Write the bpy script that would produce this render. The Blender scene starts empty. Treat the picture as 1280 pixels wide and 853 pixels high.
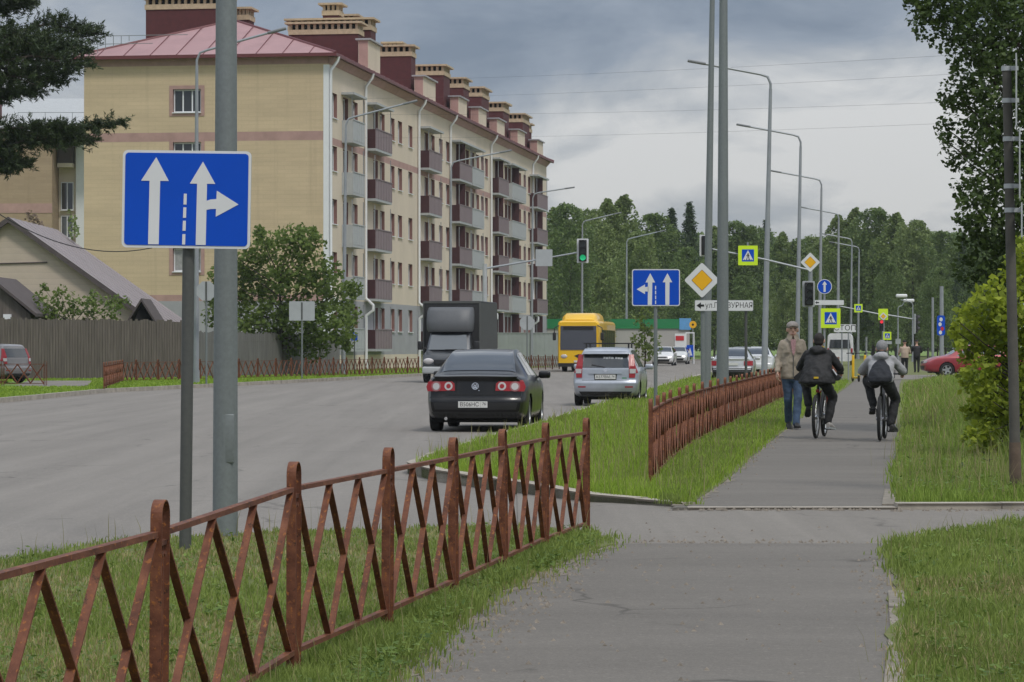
import bpy, bmesh, math, random
import numpy as np
from mathutils import Vector, Matrix
random.seed(7)
RNG = np.random.default_rng(11)
SC = bpy.context.scene
COL = SC.collection
F = 3500.0; CX = 640.0; HY = 433.0; EYE = 1.4
R = math.radians

def at(px, py, Y):
    """world point seen at a photo pixel, at depth Y"""
    return Vector(((px - CX) / F * Y, Y, EYE - (py - HY) / F * Y))
def gnd(px, py, h=0.0):
    Y = (EYE - h) * F / (py - HY)
    return Vector(((px - CX) / F * Y, Y, h))
def xat(px, Y): return (px - CX) / F * Y
def zat(py, Y): return EYE - (py - HY) / F * Y

# ------------------------------------------------------------------ mesh builder
class MB:
    def __init__(s): s.v = []; s.f = []; s.m = []
    def add(s, vs, fs, mi=0, M=None):
        o = len(s.v)
        if M is not None: vs = [M @ Vector(v) for v in vs]
        s.v += [tuple(v) for v in vs]
        s.f += [tuple(i + o for i in f) for f in fs]
        s.m += [mi] * len(fs)
        return s
    def box(s, c, d, mi=0, M=None, rz=0.0):
        x, y, z = d[0] / 2, d[1] / 2, d[2] / 2
        vs = [(-x,-y,-z),(x,-y,-z),(x,y,-z),(-x,y,-z),(-x,-y,z),(x,-y,z),(x,y,z),(-x,y,z)]
        T = Matrix.Translation(c) @ Matrix.Rotation(rz, 4, 'Z')
        vs = [T @ Vector(v) for v in vs]
        return s.add(vs, [(0,3,2,1),(4,5,6,7),(0,1,5,4),(1,2,6,5),(2,3,7,6),(3,0,4,7)], mi, M)
    def b2(s, lo, hi, mi=0, M=None):
        c = [(a + b) / 2 for a, b in zip(lo, hi)]; d = [abs(b - a) for a, b in zip(lo, hi)]
        return s.box(c, d, mi, M)
    def rbox(s, c, d, r, mi=0, M=None, seg=3):
        """box with bevelled edges"""
        bm = bmesh.new(); bmesh.ops.create_cube(bm, size=1.0)
        for v in bm.verts: v.co = Vector((v.co.x * d[0], v.co.y * d[1], v.co.z * d[2])) + Vector(c)
        bmesh.ops.bevel(bm, geom=bm.edges[:], offset=r, segments=seg, affect='EDGES', profile=0.5)
        bm.verts.index_update()
        s.add([v.co.copy() for v in bm.verts], [[v.index for v in f.verts] for f in bm.faces], mi, M); bm.free()
        return s
    def tube(s, pts, r, n=10, mi=0, M=None, cap=True):
        pts = [Vector(p) for p in pts]
        rr = r if hasattr(r, '__len__') else [r] * len(pts)
        vs = []; fs = []
        prev = None
        for i, p in enumerate(pts):
            if i == 0: d = pts[1] - p
            elif i == len(pts) - 1: d = p - pts[i-1]
            else: d = (pts[i+1] - p).normalized() + (p - pts[i-1]).normalized()
            d.normalize()
            if prev is None:
                a = Vector((0, 0, 1)) if abs(d.z) < 0.9 else Vector((1, 0, 0))
                u = d.cross(a).normalized()
            else:
                u = (prev - d * prev.dot(d)).normalized()
            prev = u; w = d.cross(u)
            for k in range(n):
                t = 2 * math.pi * k / n
                vs.append(p + (u * math.cos(t) + w * math.sin(t)) * rr[i])
        for i in range(len(pts) - 1):
            for k in range(n):
                a = i * n + k; b = i * n + (k + 1) % n
                fs.append((a, b, b + n, a + n))
        if cap:
            fs.append(tuple(range(n - 1, -1, -1))); fs.append(tuple(range((len(pts) - 1) * n, len(pts) * n)))
        return s.add(vs, fs, mi, M)
    def ell(s, c, rad, nu=14, nv=9, mi=0, M=None):
        vs = []; fs = []
        for j in range(nv + 1):
            th = math.pi * j / nv
            for i in range(nu):
                ph = 2 * math.pi * i / nu
                vs.append((c[0] + rad[0] * math.sin(th) * math.cos(ph), c[1] + rad[1] * math.sin(th) * math.sin(ph), c[2] - rad[2] * math.cos(th)))
        for j in range(nv):
            for i in range(nu):
                a = j * nu + i; b = j * nu + (i + 1) % nu
                fs.append((a, b, b + nu, a + nu))
        return s.add(vs, fs, mi, M)
    def cap(s, p0, p1, r0, r1, n=12):
        """tapered limb with round ends"""
        p0 = Vector(p0); p1 = Vector(p1)
        s.tube([p0, p1], [r0, r1], n)
        s.ell(p0, (r0,) * 3, 12, 8); s.ell(p1, (r1,) * 3, 12, 8)
        return s
    def loft(s, rings, mi=0, M=None, cap=True):
        """rings: list of equal-length closed point lists"""
        n = len(rings[0]); vs = [p for r in rings for p in r]; fs = []
        for i in range(len(rings) - 1):
            for k in range(n):
                a = i * n + k; b = i * n + (k + 1) % n
                fs.append((a, b, b + n, a + n))
        if cap:
            fs.append(tuple(range(n - 1, -1, -1))); fs.append(tuple(range((len(rings) - 1) * n, len(rings) * n)))
        return s.add(vs, fs, mi, M)
    def eloft(s, rows, n=16, mi=0):
        """rows: (cx,cy,cz,rx,ry) horizontal ellipses bottom to top"""
        return s.loft([[(c[0] + c[3] * math.cos(2*math.pi*k/n), c[1] + c[4] * math.sin(2*math.pi*k/n), c[2]) for k in range(n)] for c in rows], mi)
    def prism(s, poly, a, b, axis='y', mi=0, M=None):
        """polygon in a plane, extruded from a to b along axis (y: poly=(x,z), z: poly=(x,y), x: poly=(y,z))"""
        def P(p, t): return (p[0], t, p[1]) if axis == 'y' else ((p[0], p[1], t) if axis == 'z' else (t, p[0], p[1]))
        n = len(poly)
        vs = [P(p, a) for p in poly] + [P(p, b) for p in poly]
        fs = [tuple(range(n)), tuple(range(2*n - 1, n - 1, -1))] + [(i, i + n, (i + 1) % n + n, (i + 1) % n) for i in range(n)]
        return s.add(vs, fs, mi, M)
    def mesh(s, name, mats, smooth=False, sharp=None, origin=None):
        me = bpy.data.meshes.new(name)
        v = s.v
        if origin is not None: v = [(a[0]-origin[0], a[1]-origin[1], a[2]-origin[2]) for a in v]
        me.from_pydata(v, [], s.f)
        if not isinstance(mats, (list, tuple)): mats = [mats]
        for m in mats: me.materials.append(m)
        me.polygons.foreach_set('material_index', s.m)
        bm = bmesh.new(); bm.from_mesh(me); bmesh.ops.recalc_face_normals(bm, faces=bm.faces); bm.to_mesh(me); bm.free()
        if smooth:
            me.polygons.foreach_set('use_smooth', [True] * len(me.polygons))
            me.set_sharp_from_angle(angle=R(sharp if sharp else 40))
        me.update()
        return me
    def build(s, name, mats, parent=None, smooth=False, origin=None, loc=None, w=False, sharp=None):
        """w: vertices are world coordinates although the parent stands elsewhere (unrotated parent)"""
        if w and parent is not None: origin = wloc(parent)
        o = bpy.data.objects.new(name, s.mesh(name, mats, smooth, sharp, origin)); COL.objects.link(o)
        if parent is not None: o.parent = parent
        elif origin is not None: o.location = origin
        if loc is not None: o.location = loc
        return o
def wloc(o):
    v = Vector((0, 0, 0))
    while o is not None: v += o.location; o = o.parent
    return v
def link(name, me, parent=None, loc=(0, 0, 0), rz=0.0, scale=None):
    o = bpy.data.objects.new(name, me); COL.objects.link(o)
    o.location = loc; o.rotation_euler = (0, 0, rz)
    if scale: o.scale = scale
    if parent is not None: o.parent = parent
    return o
def tag(o, label=None, cat=None, group=None, kind=None):
    if label: o['label'] = label
    if cat: o['category'] = cat
    if group: o['group'] = group
    if kind: o['kind'] = kind
    return o
def thing(name, label, cat, loc=(0, 0, 0), rz=0.0, group=None):
    o = bpy.data.objects.new(name, None); COL.objects.link(o); o.empty_display_size = 0.2
    o.location = loc; o.rotation_euler = (0, 0, rz)
    return tag(o, label, cat, group)
def copy_tree(o, parent=None):
    c = o.copy(); COL.objects.link(c)
    if parent is not None: c.parent = parent
    for ch in list(o.children): copy_tree(ch, c)
    return c
WR = bpy.data.textures.new('cloth_folds', 'CLOUDS'); WR.noise_scale = 0.09; WR.noise_depth = 2
def fused(mb, name, mat, parent=None, voxel=0.012, smooth=4, it=0.5, wrinkle=0.0):
    """fuse overlapping shapes into one continuous smooth surface"""
    me0 = mb.mesh('tmp', mat)
    o = bpy.data.objects.new('tmp', me0); COL.objects.link(o)
    m = o.modifiers.new('r', 'REMESH'); m.mode = 'VOXEL'; m.voxel_size = voxel; m.use_smooth_shade = True
    m2 = o.modifiers.new('s', 'SMOOTH'); m2.iterations = smooth; m2.factor = it
    if wrinkle: m3 = o.modifiers.new('d', 'DISPLACE'); m3.texture = WR; m3.strength = wrinkle; m3.mid_level = 0.5; m3.texture_coords = 'LOCAL'
    dg = bpy.context.evaluated_depsgraph_get(); dg.update()
    me = bpy.data.meshes.new_from_object(o.evaluated_get(dg), depsgraph=dg)
    bpy.data.objects.remove(o); bpy.data.meshes.remove(me0)
    me.name = name
    me.materials.clear(); me.materials.append(mat)
    me.polygons.foreach_set('use_smooth', [True] * len(me.polygons))
    ob = bpy.data.objects.new(name, me); COL.objects.link(ob)
    if parent is not None: ob.parent = parent
    return ob
def text_mb(s, size, M, mi=0, mb=None, align='CENTER', squeeze=1.0):
    cu = bpy.data.curves.new('t', 'FONT'); cu.body = s; cu.size = size; cu.align_x = align; cu.align_y = 'CENTER'
    cu.resolution_u = 3
    o = bpy.data.objects.new('t', cu); COL.objects.link(o)
    dg = bpy.context.evaluated_depsgraph_get(); dg.update()
    me = bpy.data.meshes.new_from_object(o.evaluated_get(dg), depsgraph=dg)
    mb = mb or MB()
    mb.add([M @ Vector((v.co.x * squeeze, 0, v.co.y)) for v in me.vertices], [tuple(p.vertices) for p in me.polygons], mi)
    bpy.data.objects.remove(o); bpy.data.meshes.remove(me); bpy.data.curves.remove(cu)
    return mb

# ------------------------------------------------------------------ materials
def srgb(r, g, b):
    f = lambda c: (c/255/12.92) if c/255 <= .04045 else ((c/255 + .055)/1.055) ** 2.4
    return (f(r), f(g), f(b))
class NT:
    def __init__(s, name):
        s.m = bpy.data.materials.new(name); s.m.use_nodes = True; s.t = s.m.node_tree; s.b = s.t.nodes['Principled BSDF']; s.out = s.t.nodes['Material Output']
    def n(s, ty, **k):
        x = s.t.nodes.new(ty)
        for a, v in k.items():
            if a in x.inputs and not hasattr(x, a): x.inputs[a].default_value = v
            else: setattr(x, a, v)
        return x
    def l(s, a, b): s.t.links.new(a, b)
    def noise(s, scale, detail=4, rough=0.55, coord='Object', stretch=None):
        tc = s.n('ShaderNodeTexCoord'); no = s.n('ShaderNodeTexNoise'); src = tc.outputs[coord]
        if stretch:
            mp = s.n('ShaderNodeMapping'); mp.inputs['Scale'].default_value = stretch; s.l(src, mp.inputs[0]); src = mp.outputs[0]
        s.l(src, no.inputs['Vector']); no.inputs['Scale'].default_value = scale; no.inputs['Detail'].default_value = detail; no.inputs['Roughness'].default_value = rough
        return no.outputs['Fac']
    def ramp(s, fac, stops):
        r = s.n('ShaderNodeValToRGB'); cr = r.color_ramp
        while len(cr.elements) < len(stops): cr.elements.new(0.5)
        for e, (p, c) in zip(cr.elements, stops): e.position = p; e.color = (c[0], c[1], c[2], 1)
        s.l(fac, r.inputs[0]); return r.outputs[0]
    def mix(s, fac, a, b, mode='MIX'):
        x = s.n('ShaderNodeMix'); x.data_type = 'RGBA'; x.blend_type = mode
        for sock, v in ((x.inputs[0], fac), (x.inputs[6], a), (x.inputs[7], b)):
            if hasattr(v, 'links'): s.l(v, sock)
            elif isinstance(v, (int, float)): sock.default_value = v
            else: sock.default_value = (v[0], v[1], v[2], 1)
        return x.outputs[2]
    def bump(s, h, strength=0.3, dist=0.02):
        b = s.n('ShaderNodeBump'); b.inputs['Strength'].default_value = strength; b.inputs['Distance'].default_value = dist
        s.l(h, b.inputs['Height']); s.l(b.outputs[0], s.b.inputs['Normal'])
def mul(c, k): return tuple(min(1, x * k) for x in c)
def mat(name, c, rough=0.6, metal=0.0, var=0.12, scale=3.0, bump=0.0, bscale=40.0, coat=0.0, spec=0.5, stretch=None):
    t = NT(name); b = t.b
    b.inputs['Roughness'].default_value = rough; b.inputs['Metallic'].default_value = metal; b.inputs['Specular IOR Level'].default_value = spec
    b.inputs['Coat Weight'].default_value = coat; b.inputs['Coat Roughness'].default_value = 0.06
    if var > 0:
        n = t.noise(scale, 5, 0.6, stretch=stretch)
        t.l(t.ramp(n, [(0.3, mul(c, 1 - var)), (0.7, mul(c, 1 + var))]), b.inputs['Base Color'])
    else: b.inputs['Base Color'].default_value = (*c, 1)
    if bump > 0: t.bump(t.noise(bscale, 3), bump, 0.01)
    return t.m
def emis(name, c, e, base=None):
    t = NT(name); t.b.inputs['Base Color'].default_value = (*(base or c), 1); t.b.inputs['Emission Color'].default_value = (*c, 1); t.b.inputs['Emission Strength'].default_value = e
    return t.m
def leafmat(name, dark, light, trans=0.25, rough=0.55, pscale=0.6):
    t = NT(name); b = t.b
    g = t.n('ShaderNodeNewGeometry'); n = t.noise(pscale, 3)
    ma = t.n('ShaderNodeMath', operation='MULTIPLY_ADD'); t.l(g.outputs['Random Per Island'], ma.inputs[0]); ma.inputs[1].default_value = 0.5
    sc = t.n('ShaderNodeMath', operation='MULTIPLY'); t.l(n, sc.inputs[0]); sc.inputs[1].default_value = 0.75
    sb = t.n('ShaderNodeMath', operation='SUBTRACT'); t.l(sc.outputs[0], sb.inputs[0]); sb.inputs[1].default_value = 0.12; t.l(sb.outputs[0], ma.inputs[2])
    col = t.ramp(ma.outputs[0], [(0.1, dark), (0.85, light)])
    t.l(col, b.inputs['Base Color']); b.inputs['Roughness'].default_value = rough; b.inputs['Specular IOR Level'].default_value = 0.3
    tr = t.n('ShaderNodeBsdfTranslucent'); t.l(col, tr.inputs[0])
    mx = t.n('ShaderNodeMixShader'); mx.inputs[0].default_value = trans
    t.l(b.outputs[0], mx.inputs[1]); t.l(tr.outputs[0], mx.inputs[2]); t.l(mx.outputs[0], t.out.inputs[0])
    return t.m
def glassmat(name, c=(0.02, 0.024, 0.028), rough=0.04):
    t = NT(name); t.b.inputs['Base Color'].default_value = (*c, 1); t.b.inputs['Roughness'].default_value = rough
    t.b.inputs['Specular IOR Level'].default_value = 0.8
    t.b.inputs['Coat Weight'].default_value = 0.5
    return t.m

M = {}
M['galv'] = None
def galv(name, c, sc=30):
    t = NT(name); n = t.noise(sc, 3, 0.7); n2 = t.noise(2.0, 4, 0.6, stretch=(1, 1, 0.25))
    a = t.ramp(n, [(0.35, mul(c, 0.86)), (0.65, mul(c, 1.12))]); a = t.mix(0.5, a, t.ramp(n2, [(0.3, mul(c, 0.8)), (0.7, mul(c, 1.1))]))
    t.l(a, t.b.inputs['Base Color']); t.b.inputs['Roughness'].default_value = 0.55; t.b.inputs['Metallic'].default_value = 0.35
    return t.m
M['galv'] = galv('galvanised_steel', (0.20, 0.222, 0.222))
M['galv_dark'] = galv('dark_galvanised_steel', (0.10, 0.103, 0.098))
M['pole_far'] = mat('lamp_pole_grey', (0.30, 0.32, 0.34), 0.5, 0.3, 0.08)
M['lamp_head'] = mat('lamp_housing', (0.20, 0.21, 0.22), 0.5, 0.2, 0.05)
M['sign_blue'] = mat('sign_blue', (0.003, 0.070, 0.50), 0.5, 0, 0.06, 1.5, spec=.2)
M['sign_white'] = mat('sign_white', (0.66, 0.67, 0.68), 0.4, 0, 0.04, 2)
M['sign_back'] = mat('sign_back_grey', (0.42, 0.44, 0.45), 0.5, 0.3, 0.06, 2)
M['sign_lime'] = mat('sign_fluorescent_lime', (0.60, 0.82, 0.02), 0.4, 0, 0.03, 2)
M['sign_yellow'] = mat('sign_yellow', (0.80, 0.42, 0.006), 0.4, 0, 0.03, 2)
M['sign_black'] = mat('sign_black', (0.012, 0.012, 0.014), 0.5, 0, 0.0)
M['sign_red'] = mat('sign_red', (0.55, 0.02, 0.03), 0.45, 0, 0.0)
M['concrete'] = mat('concrete', (0.33, 0.31, 0.28), 0.9, 0, 0.22, 6, 0.3, 60)
M['kerb'] = mat('kerb_concrete', (0.34, 0.305, 0.255), 0.9, 0, 0.3, 3, 0.4, 40)
M['conc_pole'] = mat('dark_concrete_pole', (0.085, 0.08, 0.07), 0.9, 0, 0.25, 4, 0.3, 50)
M['black'] = mat('black_plastic', (0.012, 0.012, 0.013), 0.5, 0, 0.1)
M['rubber'] = mat('tyre_rubber', (0.014, 0.014, 0.014), 0.85, 0, 0.15, 8)
M['dark'] = mat('dark_void', (0.006, 0.006, 0.006), 0.9, 0, 0)
M['alloy'] = mat('alloy_rim', (0.45, 0.46, 0.47), 0.35, 0.8, 0.05)
M['chrome'] = mat('chrome', (0.7, 0.7, 0.72), 0.15, 1.0, 0)
M['glass'] = glassmat('dark_glass')
M['glass_light'] = glassmat('sky_glass', (0.10, 0.115, 0.13), 0.06)
M['red_lens'] = mat('red_lens', (0.30, 0.008, 0.014), 0.3, 0, 0.05, coat=0.15)
M['white_lens'] = mat('clear_lens', (0.48, 0.46, 0.46), 0.15, 0, 0.05, coat=0.5)
M['pink_lens'] = mat('pink_lens', (0.33, 0.12, 0.12), 0.15, 0, 0.05, coat=0.5)
M['plate'] = mat('number_plate_white', (0.62, 0.62, 0.60), 0.4, 0, 0.05, 20)
def rustpaint():
    t = NT('brown_red_fence_paint'); c = (0.135, 0.049, 0.027)
    n = t.noise(9, 6, 0.65); n2 = t.noise(60, 3, 0.6)
    a = t.ramp(n, [(0.30, mul(c, 0.5)), (0.5, c), (0.72, (0.22, 0.088, 0.045))])
    a = t.mix(t.ramp(n2, [(0.58, (0, 0, 0)), (0.66, (1, 1, 1))]), a, (0.27, 0.10, 0.030)); n5 = t.noise(22, 6, .75)
    a = t.mix(t.ramp(n5, [(0.60, (0, 0, 0)), (0.66, (1, 1, 1))]), a, (0.040, 0.022, 0.016))
    t.l(a, t.b.inputs['Base Color']); t.b.inputs['Roughness'].default_value = 0.6; t.b.inputs['Specular IOR Level'].default_value = .25; t.bump(n2, 0.35, 0.006)
    return t.m
M['rust'] = rustpaint()
def asphalt(name, c, patch=0.35, st=(1.6, 0.05, 1), scale=90):
    t = NT(name); n = t.noise(scale, 4, 0.7, 'Object'); n2 = t.noise(0.35, 6, 0.65); n3 = t.noise(1.0, 5, 0.65, stretch=st); n4 = t.noise(14, 4, 0.7)
    a = t.ramp(n, [(0.3, mul(c, 0.55)), (0.52, c), (0.72, mul(c, 1.6))])
    a = t.mix(patch, a, t.ramp(n2, [(0.3, mul(c, 0.65)), (0.7, mul(c, 1.35))]))
    n6 = t.noise(38, 2, 0.5); a = t.mix(t.ramp(n6, [(0.60, (0, 0, 0)), (0.72, (.55, .55, .55))]), a, mul(c, 1.9)); n7 = t.noise(3.1, 6, .75); a = t.mix(t.ramp(n7, [(0.58, (0, 0, 0)), (0.72, (.5, .5, .5))]), a, mul(c, .6))
    a = t.mix(0.30, a, t.ramp(n3, [(0.35, mul(c, 0.55)), (0.65, mul(c, 1.3))]))
    a = t.mix(0.15, a, t.ramp(n4, [(0.35, mul(c, 0.7)), (0.65, mul(c, 1.25))]))
    vo = t.n('ShaderNodeTexVoronoi', feature='DISTANCE_TO_EDGE'); tc = t.n('ShaderNodeTexCoord'); vo.inputs['Scale'].default_value = 0.33
    ad = t.n('ShaderNodeVectorMath', operation='ADD'); t.l(tc.outputs['Object'], ad.inputs[0])
    nn = t.n('ShaderNodeTexNoise'); nn.inputs['Scale'].default_value = 1.3; nn.inputs['Detail'].default_value = 6; t.l(tc.outputs['Object'], nn.inputs['Vector']); t.l(nn.outputs['Color'], ad.inputs[1]); t.l(ad.outputs[0], vo.inputs['Vector'])
    crack = t.ramp(vo.outputs['Distance'], [(0.0, (1, 1, 1)), (0.012, (0, 0, 0))])
    cm = t.mix(1.0, crack, t.ramp(t.noise(0.5, 2), [(0.5, (0, 0, 0)), (0.6, (0.7, 0.7, 0.7))]), 'MULTIPLY')
    a = t.mix(cm, a, mul(c, 0.35))
    t.l(a, t.b.inputs['Base Color']); t.b.inputs['Roughness'].default_value = 0.85; t.b.inputs['Specular IOR Level'].default_value = 0.25
    t.bump(n, 0.5, 0.006)
    return t.m
M['road'] = asphalt('road_asphalt', (0.215, 0.198, 0.178), 0.15)
M['path'] = asphalt('path_asphalt', (0.156, 0.143, 0.126), 0.25, (.16, .8, 1))
M['drive'] = asphalt('driveway_asphalt', (0.205, 0.188, 0.166), 0.2)
def soil(name, stops, scale=1.2):
    t = NT(name); n = t.noise(scale, 6, 0.7); n2 = t.noise(25, 4, 0.7)
    a = t.ramp(n, stops); a = t.mix(0.35, a, t.ramp(n2, [(0.3, mul(stops[0][1], 0.5)), (0.7, mul(stops[-1][1], 1.2))]))
    t.l(a, t.b.inputs['Base Color']); t.b.inputs['Roughness'].default_value = 0.95; t.bump(n2, 0.6, 0.04)
    return t.m
M['turf'] = soil('turf_soil', [(0.3, (0.09, 0.115, 0.03)), (0.55, (0.13, 0.165, 0.04)), (0.75, (0.20, 0.175, 0.085))])
M['turf_far'] = soil('far_turf', [(0.3, (0.10, 0.165, 0.022)), (0.7, (0.17, 0.26, 0.04))], 0.15)
M['dust'] = soil('sandy_dust', [(0.3, (0.17, 0.148, 0.118)), (0.7, (0.25, 0.218, 0.175))], 3)
M['grass'] = leafmat('grass_blades', (0.100, 0.150, 0.026), (0.31, 0.39, 0.095), 0.45, pscale=0.8)
M['grass_mid'] = leafmat('verge_grass_blades', (0.105, 0.170, 0.024), (0.31, 0.42, 0.080), 0.45, pscale=0.6)
M['grass_bright'] = leafmat('bright_grass_blades', (0.145, 0.240, 0.022), (0.36, 0.49, 0.068), 0.45, pscale=0.5)
M['grass_dry'] = leafmat('dry_grass_blades', (0.22, 0.19, 0.07), (0.46, 0.40, 0.20), 0.3, pscale=1.0)
# ================================================================== SETTING: ground, road, path, verges
def flat(name, poly, z, m, kind='structure', jitter=0.0, sub=0.0):
    P = [Vector((p[0], p[1])) for p in poly]
    if sub:
        Q = []
        for i in range(len(P)):
            a, b = P[i], P[(i + 1) % len(P)]; k = max(1, int((b - a).length / sub))
            for j in range(k):
                q = a.lerp(b, j / k); Q.append(q + Vector((random.uniform(-1, 1), random.uniform(-1, 1))) * jitter)
        P = Q
    mb = MB(); mb.add([(p.x, p.y, z) for p in P], [tuple(range(len(P)))])
    o = mb.build(name, m); tag(o, kind=kind); return o
def slab(name, poly, z0, z1, m, kind='structure', jitter=0.0, sub=0.0):
    P = [Vector((p[0], p[1])) for p in poly]
    if sub:
        Q = []
        for i in range(len(P)):
            a, b = P[i], P[(i + 1) % len(P)]; k = max(1, min(60, int((b - a).length / sub)))
            for j in range(k):
                q = a.lerp(b, j / k)
                if 4 < q.y < 80: q = q + Vector((random.uniform(-1, 1), random.uniform(-1, 1))) * jitter
                Q.append(q)
        P = Q
    mb = MB(); mb.prism([(p.x, p.y) for p in P], z0, z1, 'z')
    o = mb.build(name, m); tag(o, kind=kind); return o
def strip(pts, w, h, name, m, z0=-0.14, seg=1.0, chamfer=0.02, origin=None):
    """row of kerb stones along a polyline (left side = pts side)"""
    mb = MB()
    for a, b in zip(pts[:-1], pts[1:]):
        a = Vector((a[0], a[1], 0)); b = Vector((b[0], b[1], 0)); L = (b - a).length
        k = max(1, round(L / seg)) if a.y < 140 else 1
        d = (b - a) / L; n = Vector((-d.y, d.x, 0))
        for i in range(k):
            p = a + d * (L * i / k + 0.004); q = a + d * (L * (i + 1) / k - 0.004)
            zt = h + random.uniform(-.004, .004)
            prof = [(0, z0), (0, zt - chamfer), (chamfer, zt), (w, zt), (w, z0)]
            A = [p + n * (-u) + Vector((0, 0, z)) for u, z in prof]; B = [q + n * (-u) + Vector((0, 0, z)) for u, z in prof]
            mb.loft([A, B])
    o = mb.build(name, m); tag(o, kind='structure'); return o

GZ = -0.30; RZ = -0.12
flat('ground', [(-900, -30), (900, -30), (900, 1500), (-900, 1500)], GZ, M['turf_far'])
road_left = [(-30, -10), (-22, 45), (-13.9, 74), (-13.4, 91.7), (-10.5, 108), (-4.9, 142), (0.6, 177), (36, 402)]
island_road = [(1.53, 24.9), (0.72, 26.3), (0.05, 28.8), (-.85, 31.5), (-1.25, 33.5), (-1.1, 36), (-.49, 42.6), (.137, 48), (1.4, 61), (3.9, 86), (7.9, 125.6), (36.5, 402)]
flat('road', [(-60, -20), (12, -20), (14, 20), (9, 40), (9, 60), (12, 100), (14, 126), (42, 402), (36, 404)] + road_left[::-1], RZ, M['road'])
near_left = [(-6.0, -4), (-5.0, 6), (-3.9, 14), (-3.35, 18.3), (-2.9, 20), (-2, 21), (-1.3, 21.3), (-.25, 21.9), (.3, 21.7), (.72, 20.6), (.68, 19.8), (.52, 19.07), (-.12, 15.7), (-.42, 13.35), (-.55, 11.67), (-1.1, 6), (-1.9, -4)]
near_right = [(0.5, -4), (1.08, 6), (1.57, 11.67), (1.92, 14), (2.3, 17.0), (2.46, 18.4), (2.52, 19.1), (2.72, 20.1), (3.1, 20.85), (4.1, 22.4), (9, 25.4), (40, 30), (40, -4)]
path_far_left = [(1.53, 24.6), (2.2, 29), (3.07, 35.8), (5.40, 53), (11.2, 94), (16.4, 132), (26, 202), (53, 402)]
path_far_right = [(3.36, 24.6), (3.96, 29), (5.63, 41), (7.75, 56.3), (14.4, 104), (28.6, 202), (56, 402)]
slab('verge_soil', near_left, GZ, 0.0, M['turf'], jitter=0.05, sub=0.35)
slab('verge_soil', near_right, GZ, 0.0, M['turf'], jitter=0.05, sub=0.35)
slab('verge_soil', island_road + path_far_left[::-1], GZ, 0.0, M['turf'])
slab('verge_soil', path_far_right + [(200, 402), (200, 26), (30, 24.7), (9, 24.7)], GZ, 0.0, M['turf'])
slab('verge_soil', [(-30.2, -10), (-22.2, 45)] + [(x - .16, y) for x, y in road_left[2:]] + [(20, 430), (-300, 430), (-300, -10)], GZ, 0.0, M['turf_far'])
slab('footpath', [(-2.2, -6), (-1.3, 6), (-.72, 11.67), (-.56, 13.35), (-.26, 15.7), (.38, 19.07), (.55, 20.0), (2.62, 20.0), (2.58, 19.1), (2.3, 16), (1.75, 11.67), (1.2, 6), (.6, -6)], GZ, -0.008, M['path'])
slab('footpath', [(1.40, 24.45)] + [(x - .1, y) for x, y in path_far_left[1:]] + [(x + .1, y) for x, y in path_far_right[::-1]], GZ, -0.008, M['path'])
# driveway falling towards the road
mb = MB(); nx, ny = 60, 6
xs = np.linspace(-7, 45, nx); ys = np.linspace(14, 34, ny)
def zdr(x): t = min(1, max(0, (x + 0.3) / 1.9)); t = t*t*(3-2*t); return -0.114 + t * 0.09
vs = [(x, y, zdr(x)) for y in ys for x in xs]
fs = [(j*nx+i, j*nx+i+1, (j+1)*nx+i+1, (j+1)*nx+i) for j in range(ny-1) for i in range(nx-1) if not (ys[j] > 28 and xs[i] > 0) and not (xs[i] < -0.8)]
mb.add(vs, fs); tag(mb.build('driveway', M['drive'], smooth=True), kind='structure')
# kerbs
M['kerb_old'] = mat('old_kerb', (0.215, 0.19, 0.155), 0.9, 0, 0.35, 4, 0.4, 40)
strip([(x, y) for x, y in island_road[::-1]][:], -0.15, 0.012, 'kerb', M['kerb'])
strip([(1.53, 24.42), (3.36, 24.42)], -0.14, -0.002, 'kerb', M['kerb'], seg=0.95)
strip([(3.36, 24.42), (5.2, 24.5), (9, 24.62), (30, 24.62)], -0.2, 0.03, 'kerb', M['kerb'])
strip([(1.24, 8.0), (1.62, 11.67), (1.96, 14.0), (2.22, 16.0)], -0.07, 0.002, 'kerb', M['kerb_old'])
strip([(3.36, 24.75), (3.75, 27.5)], -0.09, 0.004, 'kerb', M['kerb_old'])
strip(road_left[1:], 0.16, 0.012, 'kerb', M['kerb'])
# dusty soil fringe along the path
def dusty(name, line, w, off=0.0, n=40):
    L = []; Rr = []; ph = random.uniform(0, 6)
    for a, b in zip(line[:-1], line[1:]):
        for j in range(n):
            p = Vector(a).lerp(Vector(b), j / n); q = p.y * 2.2 + ph
            f = .38 + .22 * math.sin(q) + .16 * math.sin(2.7 * q + 1) + .12 * math.sin(6.1 * q) + random.uniform(-.06, .06)
            L.append((p.x - .10 + off, p.y)); Rr.append((p.x + off + w * max(.02, f), p.y + random.uniform(-.01, .01)))
    flat(name, L + Rr[::-1], -0.0055, M['dust'])
dusty('sandy_fringe', [(-.64, 10.8), (-.46, 13.35), (-.15, 15.7), (.48, 19.0), (.64, 20.0)], 0.24)
dusty('sandy_fringe', [(1.5, 24.7), (2.15, 29), (3.0, 35.8), (5.35, 53)], 0.20)
# weathered driveway approach on the left side of the road and bay for the parked car
flat('side_driveway', [(-17.0, 95.0), (-14.9, 96.6), (-16.2, 113), (-19.5, 113)], 0.012, M['drive'])
flat('parking_bay', [(15.4, 118), (18.2, 136), (60, 136), (60, 118)], 0.006, M['drive'])

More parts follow.
